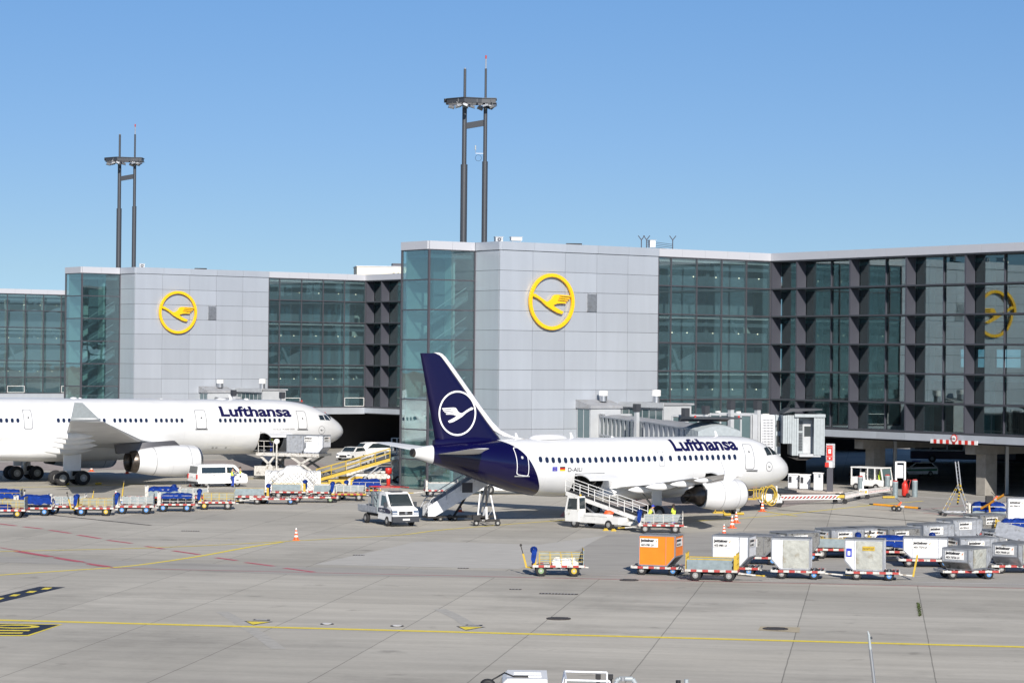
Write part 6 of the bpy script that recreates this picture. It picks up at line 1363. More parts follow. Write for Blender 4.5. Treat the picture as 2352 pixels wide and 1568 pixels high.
def flat_dolly(pos, rz, label, L=3.2, hubs=('hub_white', 'hub_blue'), group='flat red and white dollies', z0=.5, W=1.6, bar='flat', dk='worn_white'):
    NC[0] += 1; p = G(*pos) if len(pos) == 2 else pos
    T = thing('container_dolly', label, 'dolly', (p.x, p.y + .6, 0), rz, group)
    m = MB(); m.box(-L / 2, L / 2, -W / 2, W / 2, z0 - .08, z0 - .02, 'chassis')
    stripes(m, -L / 2, L / 2, -W / 2 - .05, -W / 2, z0 - .12, z0 + .0, 8 + NC[0] % 2, b=dk); stripes(m, -L / 2, L / 2, W / 2, W / 2 + .05, z0 - .12, z0, 8, b=dk)
    for s in (-1, 1): m.box(s * (L / 2 + .04) - .04, s * (L / 2 + .04) + .04, -W / 2, W / 2, z0 - .12, z0 + .02, dk)
    n = 8
    for i in range(n): x = -L / 2 + L * (i + .5) / n; m.cyl((x, -W / 2 + .05, z0), (x, W / 2 - .05, z0), .04, 'steel', n=6)
    m.build('deck', T); k = 0
    for x in (-L / 2 + .5, L / 2 - .5):
        m = MB(); m.bar((x, -.6, .22), (x, .6, .22), .08, .1, 'chassis'); m.box(x - .12, x + .12, -.3, .3, .22, z0 - .08, 'chassis'); m.build('axle', T)
        for y in (-.65, .65): vwheel(T, x, y, .26, .18, hubs[k // 2 % len(hubs)]); k += 1
    if bar == 'right':
        m = MB(); m.bar((L / 2, 0, .3), (L / 2 + 1.1, 0, .22), .1, .07, 'worn_white'); m.bar((L / 2 + 1.1, 0, .22), (L / 2 + 1.7, 0, .2), .06, .05, 'yellow_paint'); m.build('drawbar', T)
    elif bar == 'rup':
        m = MB(); m.bar((L / 2, 0, .3), (L / 2 + .8, 0, .25), .1, .07, 'worn_white'); m.bar((L / 2 + .75, 0, .2), (L / 2 + .85, 0, .75), .12, .1, 'yellow_paint'); m.bar((L / 2 + .85, 0, .75), (L / 2 + .97, 0, 1.35), .12, .1, 'yellow_paint'); m.build('drawbar', T)
    elif bar: drawbar(T, -L / 2, bar, zb=.32)
    return T
def container(base, rz, label, kind='AKE', col='aluminium', cut=1, front='panel', txt=None, sidetxt=True, frame='steel', ph=None, lean=0, under=None, z=.55):
    x, y = base; T = thing('freight_container', label, 'freight container', (x, y, z), rz, 'air freight containers on dollies')
    D = .765
    if kind == 'AKE': prof = [(-.78, 0), (.78, 0), (1.22, .5), (1.22, 1.6), (-.78, 1.6)] if cut > 0 else [(-.78, 0), (.78, 0), (.78, 1.6), (-1.22, 1.6), (-1.22, .5)]; Ht = 1.6
    else: prof = [(-.78, 0), (.78, 0), (1.22, .42), (1.22, 1.12), (-1.22, 1.12), (-1.22, .42)]; Ht = 1.12
    m = MB(); m.prism(prof, lambda u, v, t: (u, t, v), -D, D, col); m.build('body', T, bevel=.01)
    fr = MB(); n = len(prof)
    for yy in (-D, D):
        for i in range(n): a, b = prof[i], prof[(i + 1) % n]; fr.bar((a[0], yy, a[1]), (b[0], yy, b[1]), .05, .07, frame)
    for a in prof: fr.bar((a[0], -D, a[1]), (a[0], D, a[1]), .06, .06, frame)
    if kind == 'AKE': xx = .72 if cut > 0 else -.72; fr.bar((xx, -D - .01, .02), (xx, -D - .01, Ht), .03, .02, frame)
    else:
        for xx in (-.72, .72): fr.bar((xx, -D - .01, .02), (xx, -D - .01, Ht), .03, .02, frame)
    fr.build('edge_frame', T)
    tp = MB(); xl = min(a[0] for a in prof); xr = max(a[0] for a in prof); tp.box(xl - .01, xr + .01, -D - .01, D + .01, Ht + .0, Ht + .025, 'dark_aluminium' if col != 'orange_paint' else 'dark_aluminium'); tp.build('roof', T)
    if under: 
        m = MB()
        for s in ((1,) if kind == 'AKE' and cut > 0 else (-1,) if kind == 'AKE' else (1, -1)):
            m.prism([(s * .79, .02), (s * 1.225, .49 if kind == 'AKE' else .41), (s * 1.24, .47 if kind == 'AKE' else .39), (s * .80, .0)], lambda u, v, t: (u, t, v), -D + .02, D - .02, under)
        m.build('lower_panel', T)
    if front == 'curtain':
        m = MB(); rq = random.Random(len(label)); n = 10; x0, x1 = (-.64, .74) if cut < 0 else (-.74, .64)
        if kind == 'AKH': x0, x1 = -.7, .7
        P = [(x0 + (x1 - x0) * i / n, -D - .02 - .02 * rq.random() - .02 * math.sin(i / n * 3.14) * math.sin(j / n * 3.14), .06 + (Ht - .12) * j / n) for i in range(n + 1) for j in range(n + 1)]
        m.add(P, [(i * (n + 1) + j, (i + 1) * (n + 1) + j, (i + 1) * (n + 1) + j + 1, i * (n + 1) + j + 1) for i in range(n) for j in range(n)], 'curtain', False); m.build('curtain', T)
    code, id_ = (txt or (None, None)) if isinstance(txt, tuple) else (None, txt)
    def label_at(fx, w_, h_, nm, big, small):
        m = MB(); m.add([fx(0, 0, 0), fx(w_, 0, 0), fx(w_, h_, 0), fx(0, h_, 0)], [(0, 1, 2, 3)], 'sticker')
        put_text(m, big, lambda u, v: fx(.05 + u, h_ * .62 + v, .004), 'text_black', size=h_ * .46, bold=.014, width=w_ * .78)
        m.add([fx(w_ * .86, h_ * .60, .004), fx(w_ * .93, h_ * .60, .004), fx(w_ * .96, h_ * .92, .004)], [(0, 1, 2)], 'orange_paint')
        if small: put_text(m, small, lambda u, v: fx(.05 + u, h_ * .12 + v, .004), 'text_black', size=h_ * .34, bold=.008, width=w_ * .72)
        m.build(nm, T)
    if txt:
        W_ = 1.0 if kind == 'AKE' else 1.05
        if front == 'panel': label_at(lambda u, v, o: ((-.72 if cut > 0 or kind == 'AKH' else -.66) + u, -D - .03 - o, Ht - .62 + v), W_, .46, 'label_panel', 'jettainer', txt)
        if sidetxt:
            sx = 1 if (rz <= .05) else -1
            zt = Ht - .58
            label_at(lambda u, v, o: (sx * (1.235 if (kind == 'AKH' or (cut == sx)) else .795) + sx * o + sx * .02, sx * (-.6 + u), zt + v), 1.15, .44, 'label_panel', 'jettainer', txt)
    return T
def dc(pos, rz, dl, cl, kind='AKE', col='aluminium', cut=1, front='panel', txt=None, hubs=('hub_white', 'hub_blue'), bar='right', L=None, off=0., under=None, crz=None):
    p = G(*pos); q = Vector((p.x, p.y + .75, 0)); flat_dolly(Vector((q.x, q.y - .6, 0)), rz, dl, L=L or (2.7 if kind == 'AKE' else 3.0), hubs=hubs, bar=bar, W=1.62, z0=.48)
    cz = rz if crz is None else crz
    return container((q.x + off * math.cos(rz), q.y + off * math.sin(rz)), cz, cl, kind, col, cut, front, txt, under=under, z=.53)
dc((1517, 1321), R(-14), 'low dolly under the orange container', 'bright orange container with white label at the left end of the front row', col='orange_paint', txt='AKE 67081 LH', under='dark_aluminium', off=-.15, crz=R(-20))
dc((1690, 1322), R(-12), 'low dolly behind the grey and yellow cart', 'white container behind the grey and yellow cart', col='white_alu', txt='AKE 69881 LH', off=-.25, crz=R(-20))
dc((1838, 1330), R(-10), 'low dolly under the plain grey curtain container', 'container with plain grey curtain front between the white one and the yellow notice one', cut=-1, front='curtain', col='white_alu', txt=None, off=-.15, crz=R(-11))
C_ = dc((2010, 1333), R(-9), 'low dolly with raised yellow drawbar at its right end', 'grey curtain container with a yellow notice on its front', cut=-1, front='curtain', col='white_alu', txt=None, bar='rup', off=-.2, crz=R(-13))
m = MB(); m.add([(-.3, -.83, 1.05), (.34, -.83, 1.05), (.34, -.83, 1.28), (-.3, -.83, 1.28)], [(0, 1, 2, 3)], 'yellow_paint'); put_text(m, 'DO NOT CUT', lambda u, v: (-.27 + u, -.835, 1.1 + v), 'text_black', size=.14, bold=.002, width=.56); m.build('notice', C_)
for C2 in (C_, ):
    m = MB(); m.add([(-1.16, -.775, .7), (-.86, -.775, .7), (-.86, -.775, 1.15), (-1.16, -.775, 1.15)], [(0, 1, 2, 3)], 'flag_blue'); m.add([(-1.08, -.78, .78), (-.94, -.78, .78), (-.94, -.78, 1.0), (-1.08, -.78, 1.0)], [(0, 1, 2, 3)], 'sticker'); m.build('document_pouch', C2)
dc((2131, 1303), R(-4), 'low dolly under the white container with both lower corners cut', 'clean white container with both lower corners cut and large label', 'AKH', 'white_alu', txt='AKH 77274 LH', crz=R(-10))
dc((2226, 1330), R(8), 'low dolly under the front right low container', 'low container with brown stained underside and curtain on its right face', 'AKH', 'aluminium', front='curtain', txt='AKH 76726 LH', under='dark_aluminium', crz=R(50), bar=None)
dc((2338, 1317), R(6), 'low dolly at the right frame edge', 'low silver container at the right edge with dented lower panel', 'AKH', 'aluminium', front='curtain', txt='AKH 79449 LH', under='aluminium', crz=R(52), bar=None)
dc((1738, 1297), R(-8), 'dolly with raised yellow bar behind the white container', 'dark stained low container peeking out behind the white one', 'AKH', 'dark_aluminium', txt='AKH 79362 LH', under='dark_aluminium', bar='rup', crz=R(-22))
dc((1828, 1288), R(-5), 'dolly hidden behind the plain curtain container', 'dull grey low container behind the plain curtain one', 'AKH', 'dark_aluminium', txt='AKH 78210 LH', crz=R(35), bar=None)
dc((1932, 1279), R(-5), 'dolly behind the yellow rail cart', 'silver low container right behind the yellow rail cart', 'AKH', 'aluminium', txt='AKH 78612 LH', crz=R(30), bar=None)
dc((1992, 1276), R(-5), 'dolly behind the yellow notice container', 'silver low container with broad white label behind the yellow notice one', 'AKH', 'aluminium', txt='AKH 78857 LH', crz=R(28), bar=None)
dc((2062, 1277), R(-5), 'dolly left of the blue tarpaulin cart', 'dark worn low container left of the blue tarpaulin cart', 'AKH', 'dark_aluminium', txt='AKH 78543 LH', crz=R(32), bar=None)
dc((2142, 1266), R(-5), 'dolly behind the clean white container', 'silver low container behind the clean white one', 'AKH', 'aluminium', txt='AKH 76568 LH', crz=R(30), bar=None)
dc((2208, 1253), R(-5), 'dolly behind the white slatted cart', 'silver low container farther back behind the white slatted cart', 'AKH', 'aluminium', txt='AKH 78754 LH', crz=R(32), bar=None)
dc((2268, 1240), R(-5), 'dolly below the blue tarpaulin stack', 'dull brown-grey low container just right of the blue tarpaulin stack', 'AKH', 'dark_aluminium', txt='AKH 79120 LH', crz=R(34), bar=None)
dc((2345, 1215), R(-5), 'dolly in the upper right corner of the apron', 'tall silver container at the right edge beside the orange tow bar', 'AKE', 'white_alu', txt='AKH 78560 LH', crz=R(-8), bar=None)
dc((2318, 1282), R(-5), 'dolly behind the right edge containers', 'silver low container with white label above the open lidded one', 'AKH', 'aluminium', txt='AKH 78224 LH', crz=R(28), bar=None)
dc((2238, 1303), R(-5), 'dolly between the white and the stained containers', 'dark roofed low container between the clean white and the silver dented one', 'AKH', 'aluminium', txt='AKH 77431 LH', crz=R(20), bar=None)
dc((2395, 1290), R(-5), 'dolly just outside the right edge', 'open silver container with raised metal lid at the right edge', 'AKH', 'white_alu', txt='AKH 75330 LH', crz=R(20), bar=None)
a = G(2318, 1300); m = MB(); m.box(-.9, .9, -.03, .03, 0, 1.2, 'aluminium'); o = m.build('loose_lid', loc=(a.x, a.y, 1.55)); o.rotation_euler = (R(-52), R(12), R(-15)); tag(o, 'raised bent metal lid leaning over the silver container at the right edge', 'lid')
# containers on the high loader
for dx, lb, cl_ in ((.2, 'white container at the near end of the scissor lift platform', 'white_alu'), (-1.5, 'silver container deeper on the scissor lift platform', 'aluminium')):
    q = Vector((-20.4, 225.6, 0)) + Vector((math.cos(R(-22)), math.sin(R(-22)), 0)) * (2.0 + dx * 1.05)
    container((q.x, q.y), R(-22), lb, 'AKE', cl_, 1, 'panel' if dx > 0 else None, 'AKE 89740 LH', z=2.6)
person(Vector((-22.6, 226.6, 2.5)), R(-30), 'person in yellow vest standing in the open hold behind the silver container', 'stand', k=.95)
# baggage carts: left row
HB, HY, HW, HG = 'hub_blue', 'hub_yellow', 'hub_white', 'hub_green'
cart((12, 1189), R(3), 'yellow railed cart holding a blue cover at the left frame edge', cover='inside', hubs=(HY,), bar=None)
cart((74, 1184), R(4), 'white cart fully wrapped in a blue tarpaulin', rail='worn_white', side=None, ends=('worn_white', 'worn_white'), cover='full', hubs=(HB, HW), bar='flat')
cart((151, 1180), R(4), 'white cart without blue cover right of the tarpaulin wrapped one', rail='worn_white', ends=('worn_white', 'worn_white'), cover=None, hubs=(HB, HW))
cart((215, 1184), R(5), 'yellow railed cart with grey back panel and raised drawbar in the left row', cover='left', hubs=(HB, HW, HY, HW), bar='up')
cart((308, 1180), R(5), 'white railed cart with a bunched blue cover at its left end', rail='worn_white', ends=('worn_white', 'mesh_grey'), cover='left', hubs=(HB, HW))
cart((402, 1175), R(5), 'white railed cart with its blue cover spread along the top', rail='worn_white', ends=('worn_white', 'worn_white'), cover='top', hubs=(HB, HW))
cart((496, 1170), R(6), 'yellow railed cart with grey panel at the right end of the left row', cover='left', hubs=(HY, HW, HW, HW))
cart((576, 1156), R(5), 'low yellow ended cart without side rails below the minibus', side='back', cover='left', hubs=(HY, HW), flip=True)
flat_dolly((628, 1158), R(3), 'flat red and white dolly left of the pickup and below the netted pallet', hubs=(HW, HB), L=3.6)
cart((662, 1145), R(3), 'yellow railed cart in front of the netted pallet', cover='left', hubs=(HW,), flip=True)
flat_dolly((720, 1154), R(3), 'flat dolly with green hubs just left of the pickup', hubs=(HW, HG), L=3.6)
cart((757, 1146), R(3), 'grey panelled cart behind the green hubbed dolly', side='panel', ends=('worn_white', 'worn_white'), rail='worn_white', cover='left', hubs=(HW,), flip=True, deck='worn_white')
cart((800, 1150), R(3), 'white boxed cart on a yellow frame left of the pickup', rail='worn_white', ends=('worn_white', 'worn_white'), cover='left', hubs=(HW, HB), deck='yellow_paint')
cart((836, 1140), R(3), 'cart with dark blue cover directly behind the pickup', rail='worn_white', ends=('worn_white', 'worn_white'), cover='full', hubs=(HW,), deck='yellow_paint')
flat_dolly((236, 1160), R(4), 'empty red and white flat dolly behind the raised drawbar cart', L=4.0); flat_dolly((322, 1156), R(4), 'empty red and white flat dolly behind the white railed cart', L=3.6)
flat_dolly((486, 1152), R(4), 'empty flat dolly with red ends behind the yellow railed end cart', L=3.6); flat_dolly((90, 1163), R(4), 'empty flat dolly behind the tarpaulin wrapped cart', L=3.6)
cart((372, 1158), R(4), 'grey panelled cart with blue cover behind the left row', side='panel', rail='worn_white', ends=('worn_white', 'worn_white'), cover='top', hubs=(HW,))
cart((436, 1158), R(4), 'tall ended white cart with blue cover behind the left row', rail='worn_white', ends=('worn_white', 'worn_white'), cover='left', hubs=(HW,))
cart((4, 1168), R(4), 'cart with blue cover behind the others at the left frame edge', cover='full', hubs=(HW,), bar=None)
cart((1012, 1141), R(8), 'grey and white cart below the tail of the near aircraft', side='panel', rail='worn_white', ends=('worn_white', 'worn_white'), cover=None, hubs=(HW,))
# raised yellow drawbars behind the row
for x, y, h, l_ in ((280, 1140, 1.3, 'tall raised yellow drawbar standing behind the white railed cart'), (211, 1148, .9, 'short raised yellow drawbar leaning behind the yellow railed cart'), (52, 1150, .9, 'white raised drawbar behind the tarpaulin wrapped cart')):
    p = G(x, y + 14); m = MB(); c = 'yellow_paint' if x > 100 else 'worn_white'; m.bar((0, 0, .3), (.08, 0, .3 + h * .6), .12, .1, c); m.bar((.08, 0, .3 + h * .6), (.14, 0, .3 + h), .05, .05, c); m.cyl((.14, -.03, .35 + h), (.14, .03, .35 + h), .08, 'chassis', n=8); m.bar((-.5, 0, .28), (.3, 0, .28), .1, .08, c)
    m.cyl((-.4, -.1, .15), (-.4, .1, .15), .15, 'rubber', n=12); tag(m.build('raised_drawbar', loc=p), l_, 'drawbar', 'raised drawbars behind the left row')
# netted pallet
p = G(668, 1141); T = thing('netted_pallet', 'large white wrapped freight pallet under a black net', 'freight pallet', (p.x, p.y + 2.0, 0), R(4))
m = MB(); rq = random.Random(2); nx, nz = 16, 8
def pal(u, a):                        # shrink-wrapped block with a hump in the middle
    w_ = 1.78; d_ = 1.3; ht = 1.95 + (.42 if .28 < u < .72 else 0) * min(1, min(u - .28, .72 - u) * 9 if .28 < u < .72 else 0)
    return ht
P = []
for i in range(nx + 1):
    u = i / nx; x = -1.78 + 3.56 * u; ht = pal(u, 0)
    P.append([(x, y, z + (rq.random() - .5) * .03) for y, z in ((-1.3, .5), (-1.32, 1.0), (-1.3, 1.5), (-1.27, ht - .1), (-1.0, ht), (0, ht + .03), (1.0, ht), (1.3, ht - .1), (1.3, .5))])
m.loft(P, 'bag_white', smooth=False); m.build('wrapped_load', T)
m = MB(); 
for i in range(15):
    x0 = -1.75 + 3.5 * i / 14
    for s in (-1, 1):
        a = (x0, -1.36, .5); z = .5
        while z < 1.8:
            x1 = a[0] + s * .18 + (rq.random() - .5) * .12; zz_ = z + .22
            if abs(x1) > 1.76: s = -s; x1 = a[0] + s * .18
            m.bar(a, (x1, -1.37, zz_), .012, .012, 'black'); a = (x1, -1.37, zz_); z = zz_
        m.bar(a, (a[0] * .9, -1.0, pal(.5 + a[0] / 3.56, 0) + .04), .012, .012, 'black')
m.build('net', T)
m = MB(); m.box(-1.8, 1.8, -1.32, 1.32, .38, .49, 'aluminium'); stripes(m, -1.8, 1.8, -1.38, -1.33, .33, .47, 9); m.build('dolly_deck', T); T.scale = (1.28, 1, 1.05)
for x in (-1.2, 1.2):
    for y in (-1, 1): vwheel(T, x, y, .24, .15)
# carts in the right foreground
cart((1282, 1323), R(1), 'yellow railed cart with white sacks and raised drawbar standing alone left of the containers', cover='left', hubs=(HG, HW, HY, HW), bar='up', load='white mail sacks lying in the lone yellow railed cart')
cart((1638, 1334), R(-10), 'grey sided cart with yellow ends in front of the white container', side='panel', rail='yellow_paint', ends=('yellow_paint', 'yellow_paint'), cover=None, hubs=(HY, HW, HB, HW), bar='flat', flip=True)
cart((1922, 1283), R(-6), 'yellow railed cart with blue cover between the two curtain containers', cover='left', hubs=(HG, HW), bar='up', flip=True)
cart((2050, 1288), R(-6), 'cart under a blue tarpaulin behind the yellow notice container', cover='full', rail='worn_white', hubs=(HW,), bar=None)
cart((2196, 1284), R(-6), 'white slatted cart with blue cover behind the clean white container', side='panel', rail='worn_white', ends=('worn_white', 'worn_white'), cover='left', hubs=(HW,), bar=None)
cart((2268, 1199), R(-4), 'white slatted cart with blue tarpaulin under the orange tow bar', side='panel', rail='worn_white', ends=('worn_white', 'worn_white'), cover='full', hubs=(HW,), bar=None)
cart((2338, 1243), R(-4), 'blue covered cart below the tall silver container at the right edge', cover='full', rail='worn_white', hubs=(HW,), bar=None)
p = G(1519, 1224.5); T = cart(Vector((p.x, p.y, 0)), R(-3), 'worn white railed cart with blue cover beside the two workers at the belt loader', rail='worn_white', ends=('worn_white', 'worn_white'), cover='full' if False else 'left', hubs=(HW,), L=3.0)
person(G(1489, 1215), R(20), 'person in blue and yellow cap bending over the cart by the belt loader', 'bend', cap='flag_blue', k=1.0)
person(G(1547, 1216), R(150), 'person in yellow vest pointing beside the cart under the wing', 'point', skin='skin_dark', top='hivis', k=1.0)
# ------------------------------------------------------------------ small apron things
def cone(x, y, label, k=1.):
    p = G(x, y); m = MB(); m.box(-.2 * k, .2 * k, -.2 * k, .2 * k, 0, .04 * k, 'cone_orange'); z = [.04, .2, .3, .42, .52, .62, .74]; r = lambda q: (.16 - .13 * q / .74) * k
    for i in range(6): m.cyl((0, 0, z[i] * k), (0, 0, z[i + 1] * k), r(z[i]), 'cone_orange' if i % 2 == 0 else 'sticker', r1=r(z[i + 1]), n=16, caps=i == 5)
    tag(m.build('traffic_cone', loc=p, rz=random.random()), label, 'traffic cone', 'orange and white traffic cones')
for x, y, l_, k in ((680, 1240, 'traffic cone alone on the open concrete below the left dollies', 1.05), (1057, 1175, 'traffic cone seen beneath the grey mobile stairs', 1), (1663, 1226, 'nearest of the three traffic cones below the engine', .9), (1681.5, 1212, 'middle of the three traffic cones below the engine', 1.15), (1691, 1200, 'farthest of the three traffic cones below the engine', 1.1),
                    (1751, 1174, 'traffic cone beside the yellow hose under the nose', 1.15), (292, 1087.5, 'traffic cone in the shadow of the wide-body', 1.2), (210, 1082, 'traffic cone between the main wheels of the wide-body', 1.1), (266, 1150, 'traffic cone behind the raised drawbar in the left row', 1.1), (437, 1116.5, 'orange cone base behind the rear bumper of the minibus', .7)): cone(x, y, l_, k)
for x, y, l_ in ((152, 1113.5, 'yellow chock at the near main wheels of the wide-body'), (226, 1112.5, 'yellow chock right of the wide-body near wheels'), (31, 1101, 'yellow chock at the far wheels of the wide-body'), (1670, 1184, 'yellow chock at the nose wheel of the near aircraft'), (1700, 1182, 'yellow chock right of the nose wheel below the engine'), (2041, 1144, 'yellow block beside the leftmost front bollard')):
    p = G(x, y); m = MB(); s = 1.9 if x > 2000 else 1; m.cyl((-.28 * s, 0, .1), (.28 * s, 0, .1), .1, 'yellow_paint', n=8); m.cyl((-.2 * s, .28, .09), (.2 * s, .28, .09), .09, 'yellow_paint', n=8); m.bar((0, 0, .1), (0, .28, .1), .04, .04, 'yellow_paint'); tag(m.build('wheel_chock', loc=p, rz=.2), l_, 'wheel chock', 'yellow wheel chocks')
# kerb island with cabinets
P_ = [G(*q) for q in ((1800, 1126), (1830, 1129.5), (1900, 1132.5), (1936, 1131.5), (1938, 1127), (1900, 1122), (1830, 1119), (1803, 1121))]
m = MB(); n = len(P_); m.add([(q.x, q.y, 0) for q in P_] + [(q.x, q.y, .13) for q in P_], [list(range(n, 2 * n))] + [(i, (i + 1) % n, n + (i + 1) % n, n + i) for i in range(n)], mat('kerb', (.44, .40, .36), .85, var=.1)); tag(m.build('kerb_island'), kind='structure')
for x, y, l_, w_, h in ((1822, 1121.5, 'left of two small white power cabinets with dark windows', 1.05, 1.35), (1849, 1123, 'right of two small white power cabinets with dark windows', 1.05, 1.35), (1880, 1126, 'plain tall white cabinet left of the red sign pillar', .95, 1.6)):
    p = G(x, y, .13); T = thing('power_cabinet', l_, 'cabinet', (p.x, p.y, .13), R(-12), 'white cabinets on the kerb island'); m = MB(); m.box(-w_ / 2 + .07, w_ / 2 - .07, -.35, .35, .05, h - .1, 'white_alu'); m.build('housing', T, bevel=.03)
    m = MB(); m.box(-w_ / 2, w_ / 2, -.42, .42, h - .1, h, 'white_paint'); m.build('lid', T)
    if w_ > 1: m = MB(); m.box(-.38, -.12, -.37, -.352, .55, 1.1, 'slate'); m.box(-.36, -.14, -.39, -.372, .75, 1.0, 'joint'); m.build('control_panel', T)
    else: m = MB(); m.box(.0, .22, -.37, -.352, 1.15, 1.45, 'cab_grey'); put_text(m, '5', lambda u, v: (.06 + u, -.375, 1.2 + v), 'navy', size=.22, bold=.01); m.build('number_sign', T)
p = G(1906, 1128, .13); T = thing('sign_pillar', 'grey pillar with red notice board and red call box on the kerb island', 'sign pillar', (p.x, p.y, .13), R(-10))
m = MB(); m.box(-.27, .27, -.16, .16, 0, 2.1, 'fin_grey'); m.box(-.36, .42, -.18, .18, 2.1, 4.2, 'aluminium'); m.build('pillar', T, bevel=.02)
m = MB(); m.box(-.3, .22, -.2, -.182, 2.75, 4.05, 'red_paint'); put_text(m, 'Emergency', lambda u, v: (-.25 + u, -.205, 3.88 + v), 'text_white', size=.1, width=.42); put_text(m, 'Fuel Shut-off', lambda u, v: (-.25 + u, -.205, 3.05 + v), 'text_white', size=.1, width=.42)
m.box(-.14, .08, -.21, -.201, 3.35, 3.72, 'text_white'); m.box(-.06, .0, -.216, -.211, 3.45, 3.6, 'red_paint'); m.add([(-.12, -.205, 2.97), (.05, -.205, 2.97), (-.035, -.205, 2.82)], [(0, 1, 2)], 'text_white'); m.build('notice_board', T)
m = MB(); m.box(-.42, -.1, -.36, -.19, 2.15, 2.55, 'red_paint'); m.build('call_box', T); m = MB(); m.box(-.05, .2, -.22, -.19, 2.1, 2.6, 'white_alu'); m.build('instruction_plate', T)
for x, y, l_ in ((1976, 1131.5, 'grey steel bollard in front of the rear of the baggage tractor'), (2038, 1128, 'grey steel bollard in front of the cab of the baggage tractor'), (2056, 1143.5, 'grey steel bollard at the foot of the white post frame'), (2101, 1140.5, 'grey steel bollard right of the red extinguisher')):
    p = G(x, y); m = MB(); m.cyl((0, 0, 0), (0, 0, 1.3), .24, 'mesh_grey', n=20); m.cyl((0, 0, 1.3), (0, 0, 1.42), .24, 'cab_grey', n=20); m.cyl((0, 0, 1.42), (0, 0, 1.52), .24, 'red_worn', r1=.16, n=20); tag(m.build('bollard', loc=p), l_, 'bollard', 'grey steel bollards with red caps')
p = G(2078, 1142); T = thing('fire_extinguisher', 'large red wheeled fire extinguisher between two bollards', 'fire extinguisher', p, R(20))
m = MB(); m.loft([[(r_ * math.cos(a), r_ * math.sin(a), z) for a in [6.283 * i / 16 for i in range(16)]] for z, r_ in ((.15, .2), (.2, .26), (1.1, .26), (1.25, .2), (1.35, .08), (1.5, .08))], 'red_paint'); m.build('cylinder', T)
m = MB(); m.tube([(-.1, .3, .2), (.3, .3, 1.2), (.42, .3, 1.5), (.42, -.3, 1.5), (.3, -.3, 1.2), (.1, -.3, .2)], .025, 'red_paint'); m.build('handle', T)
for y in (-.3, .3): m = MB(); m.cyl((.15, y - .04, .2), (.15, y + .04, .2), .2, 'rubber', n=16); m.build('wheel', T)
p = G(892, 1116); T = thing('fire_extinguisher', 'red cylinder with white dial behind the pickup truck', 'fire extinguisher', p); m = MB(); m.loft([[(r_ * math.cos(a), r_ * math.sin(a), z) for a in [6.283 * i / 16 for i in range(16)]] for z, r_ in ((0, .1), (.1, .18), (.9, .18), (1.0, .1), (1.1, .1), (1.12, .3), (1.6, .3), (1.65, .25))], 'red_paint'); m.build('cylinder', T); m = MB(); m.cyl((0, -.2, .85), (0, -.24, .85), .15, 'sticker', n=14); m.build('dial', T)
p = G(2063, 1139.5); T = thing('post_frame', 'white gate shaped frame with grey box behind the front bollard', 'steel frame', p, R(-5)); m = MB()
for x in (-.2, .55): m.box(x - .08, x + .08, -.08, .08, 0, 3.0, 'white_paint')
m.box(-.2, .55, -.08, .08, 2.9, 3.02, 'white_paint'); m.build('frame', T); m = MB(); m.box(-.1, .4, -.1, .15, 1.6, 2.7, 'white_alu'); m.build('box', T)
# ground power arm of white trusses
T = thing('power_supply_arm', 'long white lattice ground power arm on small wheels below the nose', 'ground power arm', (0, 0, 0))
K = [Vector((21.4, 193.2, 0)), Vector((26.8, 195.2, 0)), Vector((29.7, 202.4, 0)), Vector((33.1, 209, 0))]
for a, b in zip(K[:-1], K[1:]):
    m = MB(); d = (b - a).normalized(); s = Vector((-d.y, d.x, 0)) * .25; n = int((b - a).length / .32)
    for q in (s, -s):
        for z in (.42, .72): m.bar(a + q + Vector((0, 0, z)), b + q + Vector((0, 0, z)), .06, .06, 'white_paint')
    for i in range(n): c0 = a.lerp(b, i / n); c1 = a.lerp(b, (i + 1) / n); m.bar(c0 - s + Vector((0, 0, .42)), c1 - s + Vector((0, 0, .72)), .035, .06, 'white_paint'); m.bar(c0 - s * .8 + Vector((0, 0, .57)), c1.lerp(c0, .5) - s * .8 + Vector((0, 0, .57)), .02, .2, 'red_worn') 
    m.build('lattice_arm', T)
for k, c in enumerate(K[:3]):
    m = MB(); m.box(c.x - .35, c.x + .35, c.y - .3, c.y + .3, .4, .85, 'black' if k < 2 else 'white_paint'); m.box(c.x - .3, c.x + .3, c.y - .34, c.y - .31, .5, .75, 'yellow_paint'); m.box(c.x - .06, c.x + .06, c.y - .06, c.y + .06, 0.8, 1.5 if k != 1 else .9, 'white_paint'); m.build('joint_box', T)
    for x in (-.4, .4): m = MB(); m.cyl((c.x + x, c.y - .1, .2), (c.x + x, c.y + .1, .2), .2, 'rubber', n=12); m.bar((c.x + x, c.y, .2), (c.x + x * .5, c.y, .5), .08, .08, 'white_paint'); m.build('castor', T)
m = MB(); c = Vector((20.6, 190.5, 0)); m.box(c.x - .9, c.x + .9, c.y - .5, c.y + .5, .35, .55, 'white_paint'); m.box(c.x - .7, c.x + .7, c.y - .1, c.y + .1, .55, 1.0, 'white_paint'); m.bar(c + Vector((.9, .3, .6)), K[0] + Vector((0, 0, .9)), .12, .2, 'white_paint'); m.build('hose_trolley', T)
m = MB(); rq = random.Random(4)
for k in range(4):
    cx, rx, rz_ = c.x - .35 + .12 * k, .62 - .05 * k, .68 + .04 * k
    pts = [(cx + rx * math.cos(t * .35), c.y - .6 - .05 * k, 1.05 + rz_ * .95 * math.sin(t * .35) - (.15 if k % 2 else 0)) for t in range(19)]; m.tube(pts, .045, 'yellow_paint', 6)
m.build('yellow_hose', T)
for x in (-.7, .7): m = MB(); m.cyl((c.x + x, c.y - .6, .18), (c.x + x, c.y - .45, .18), .18, 'rubber', n=12); m.build('castor', T)
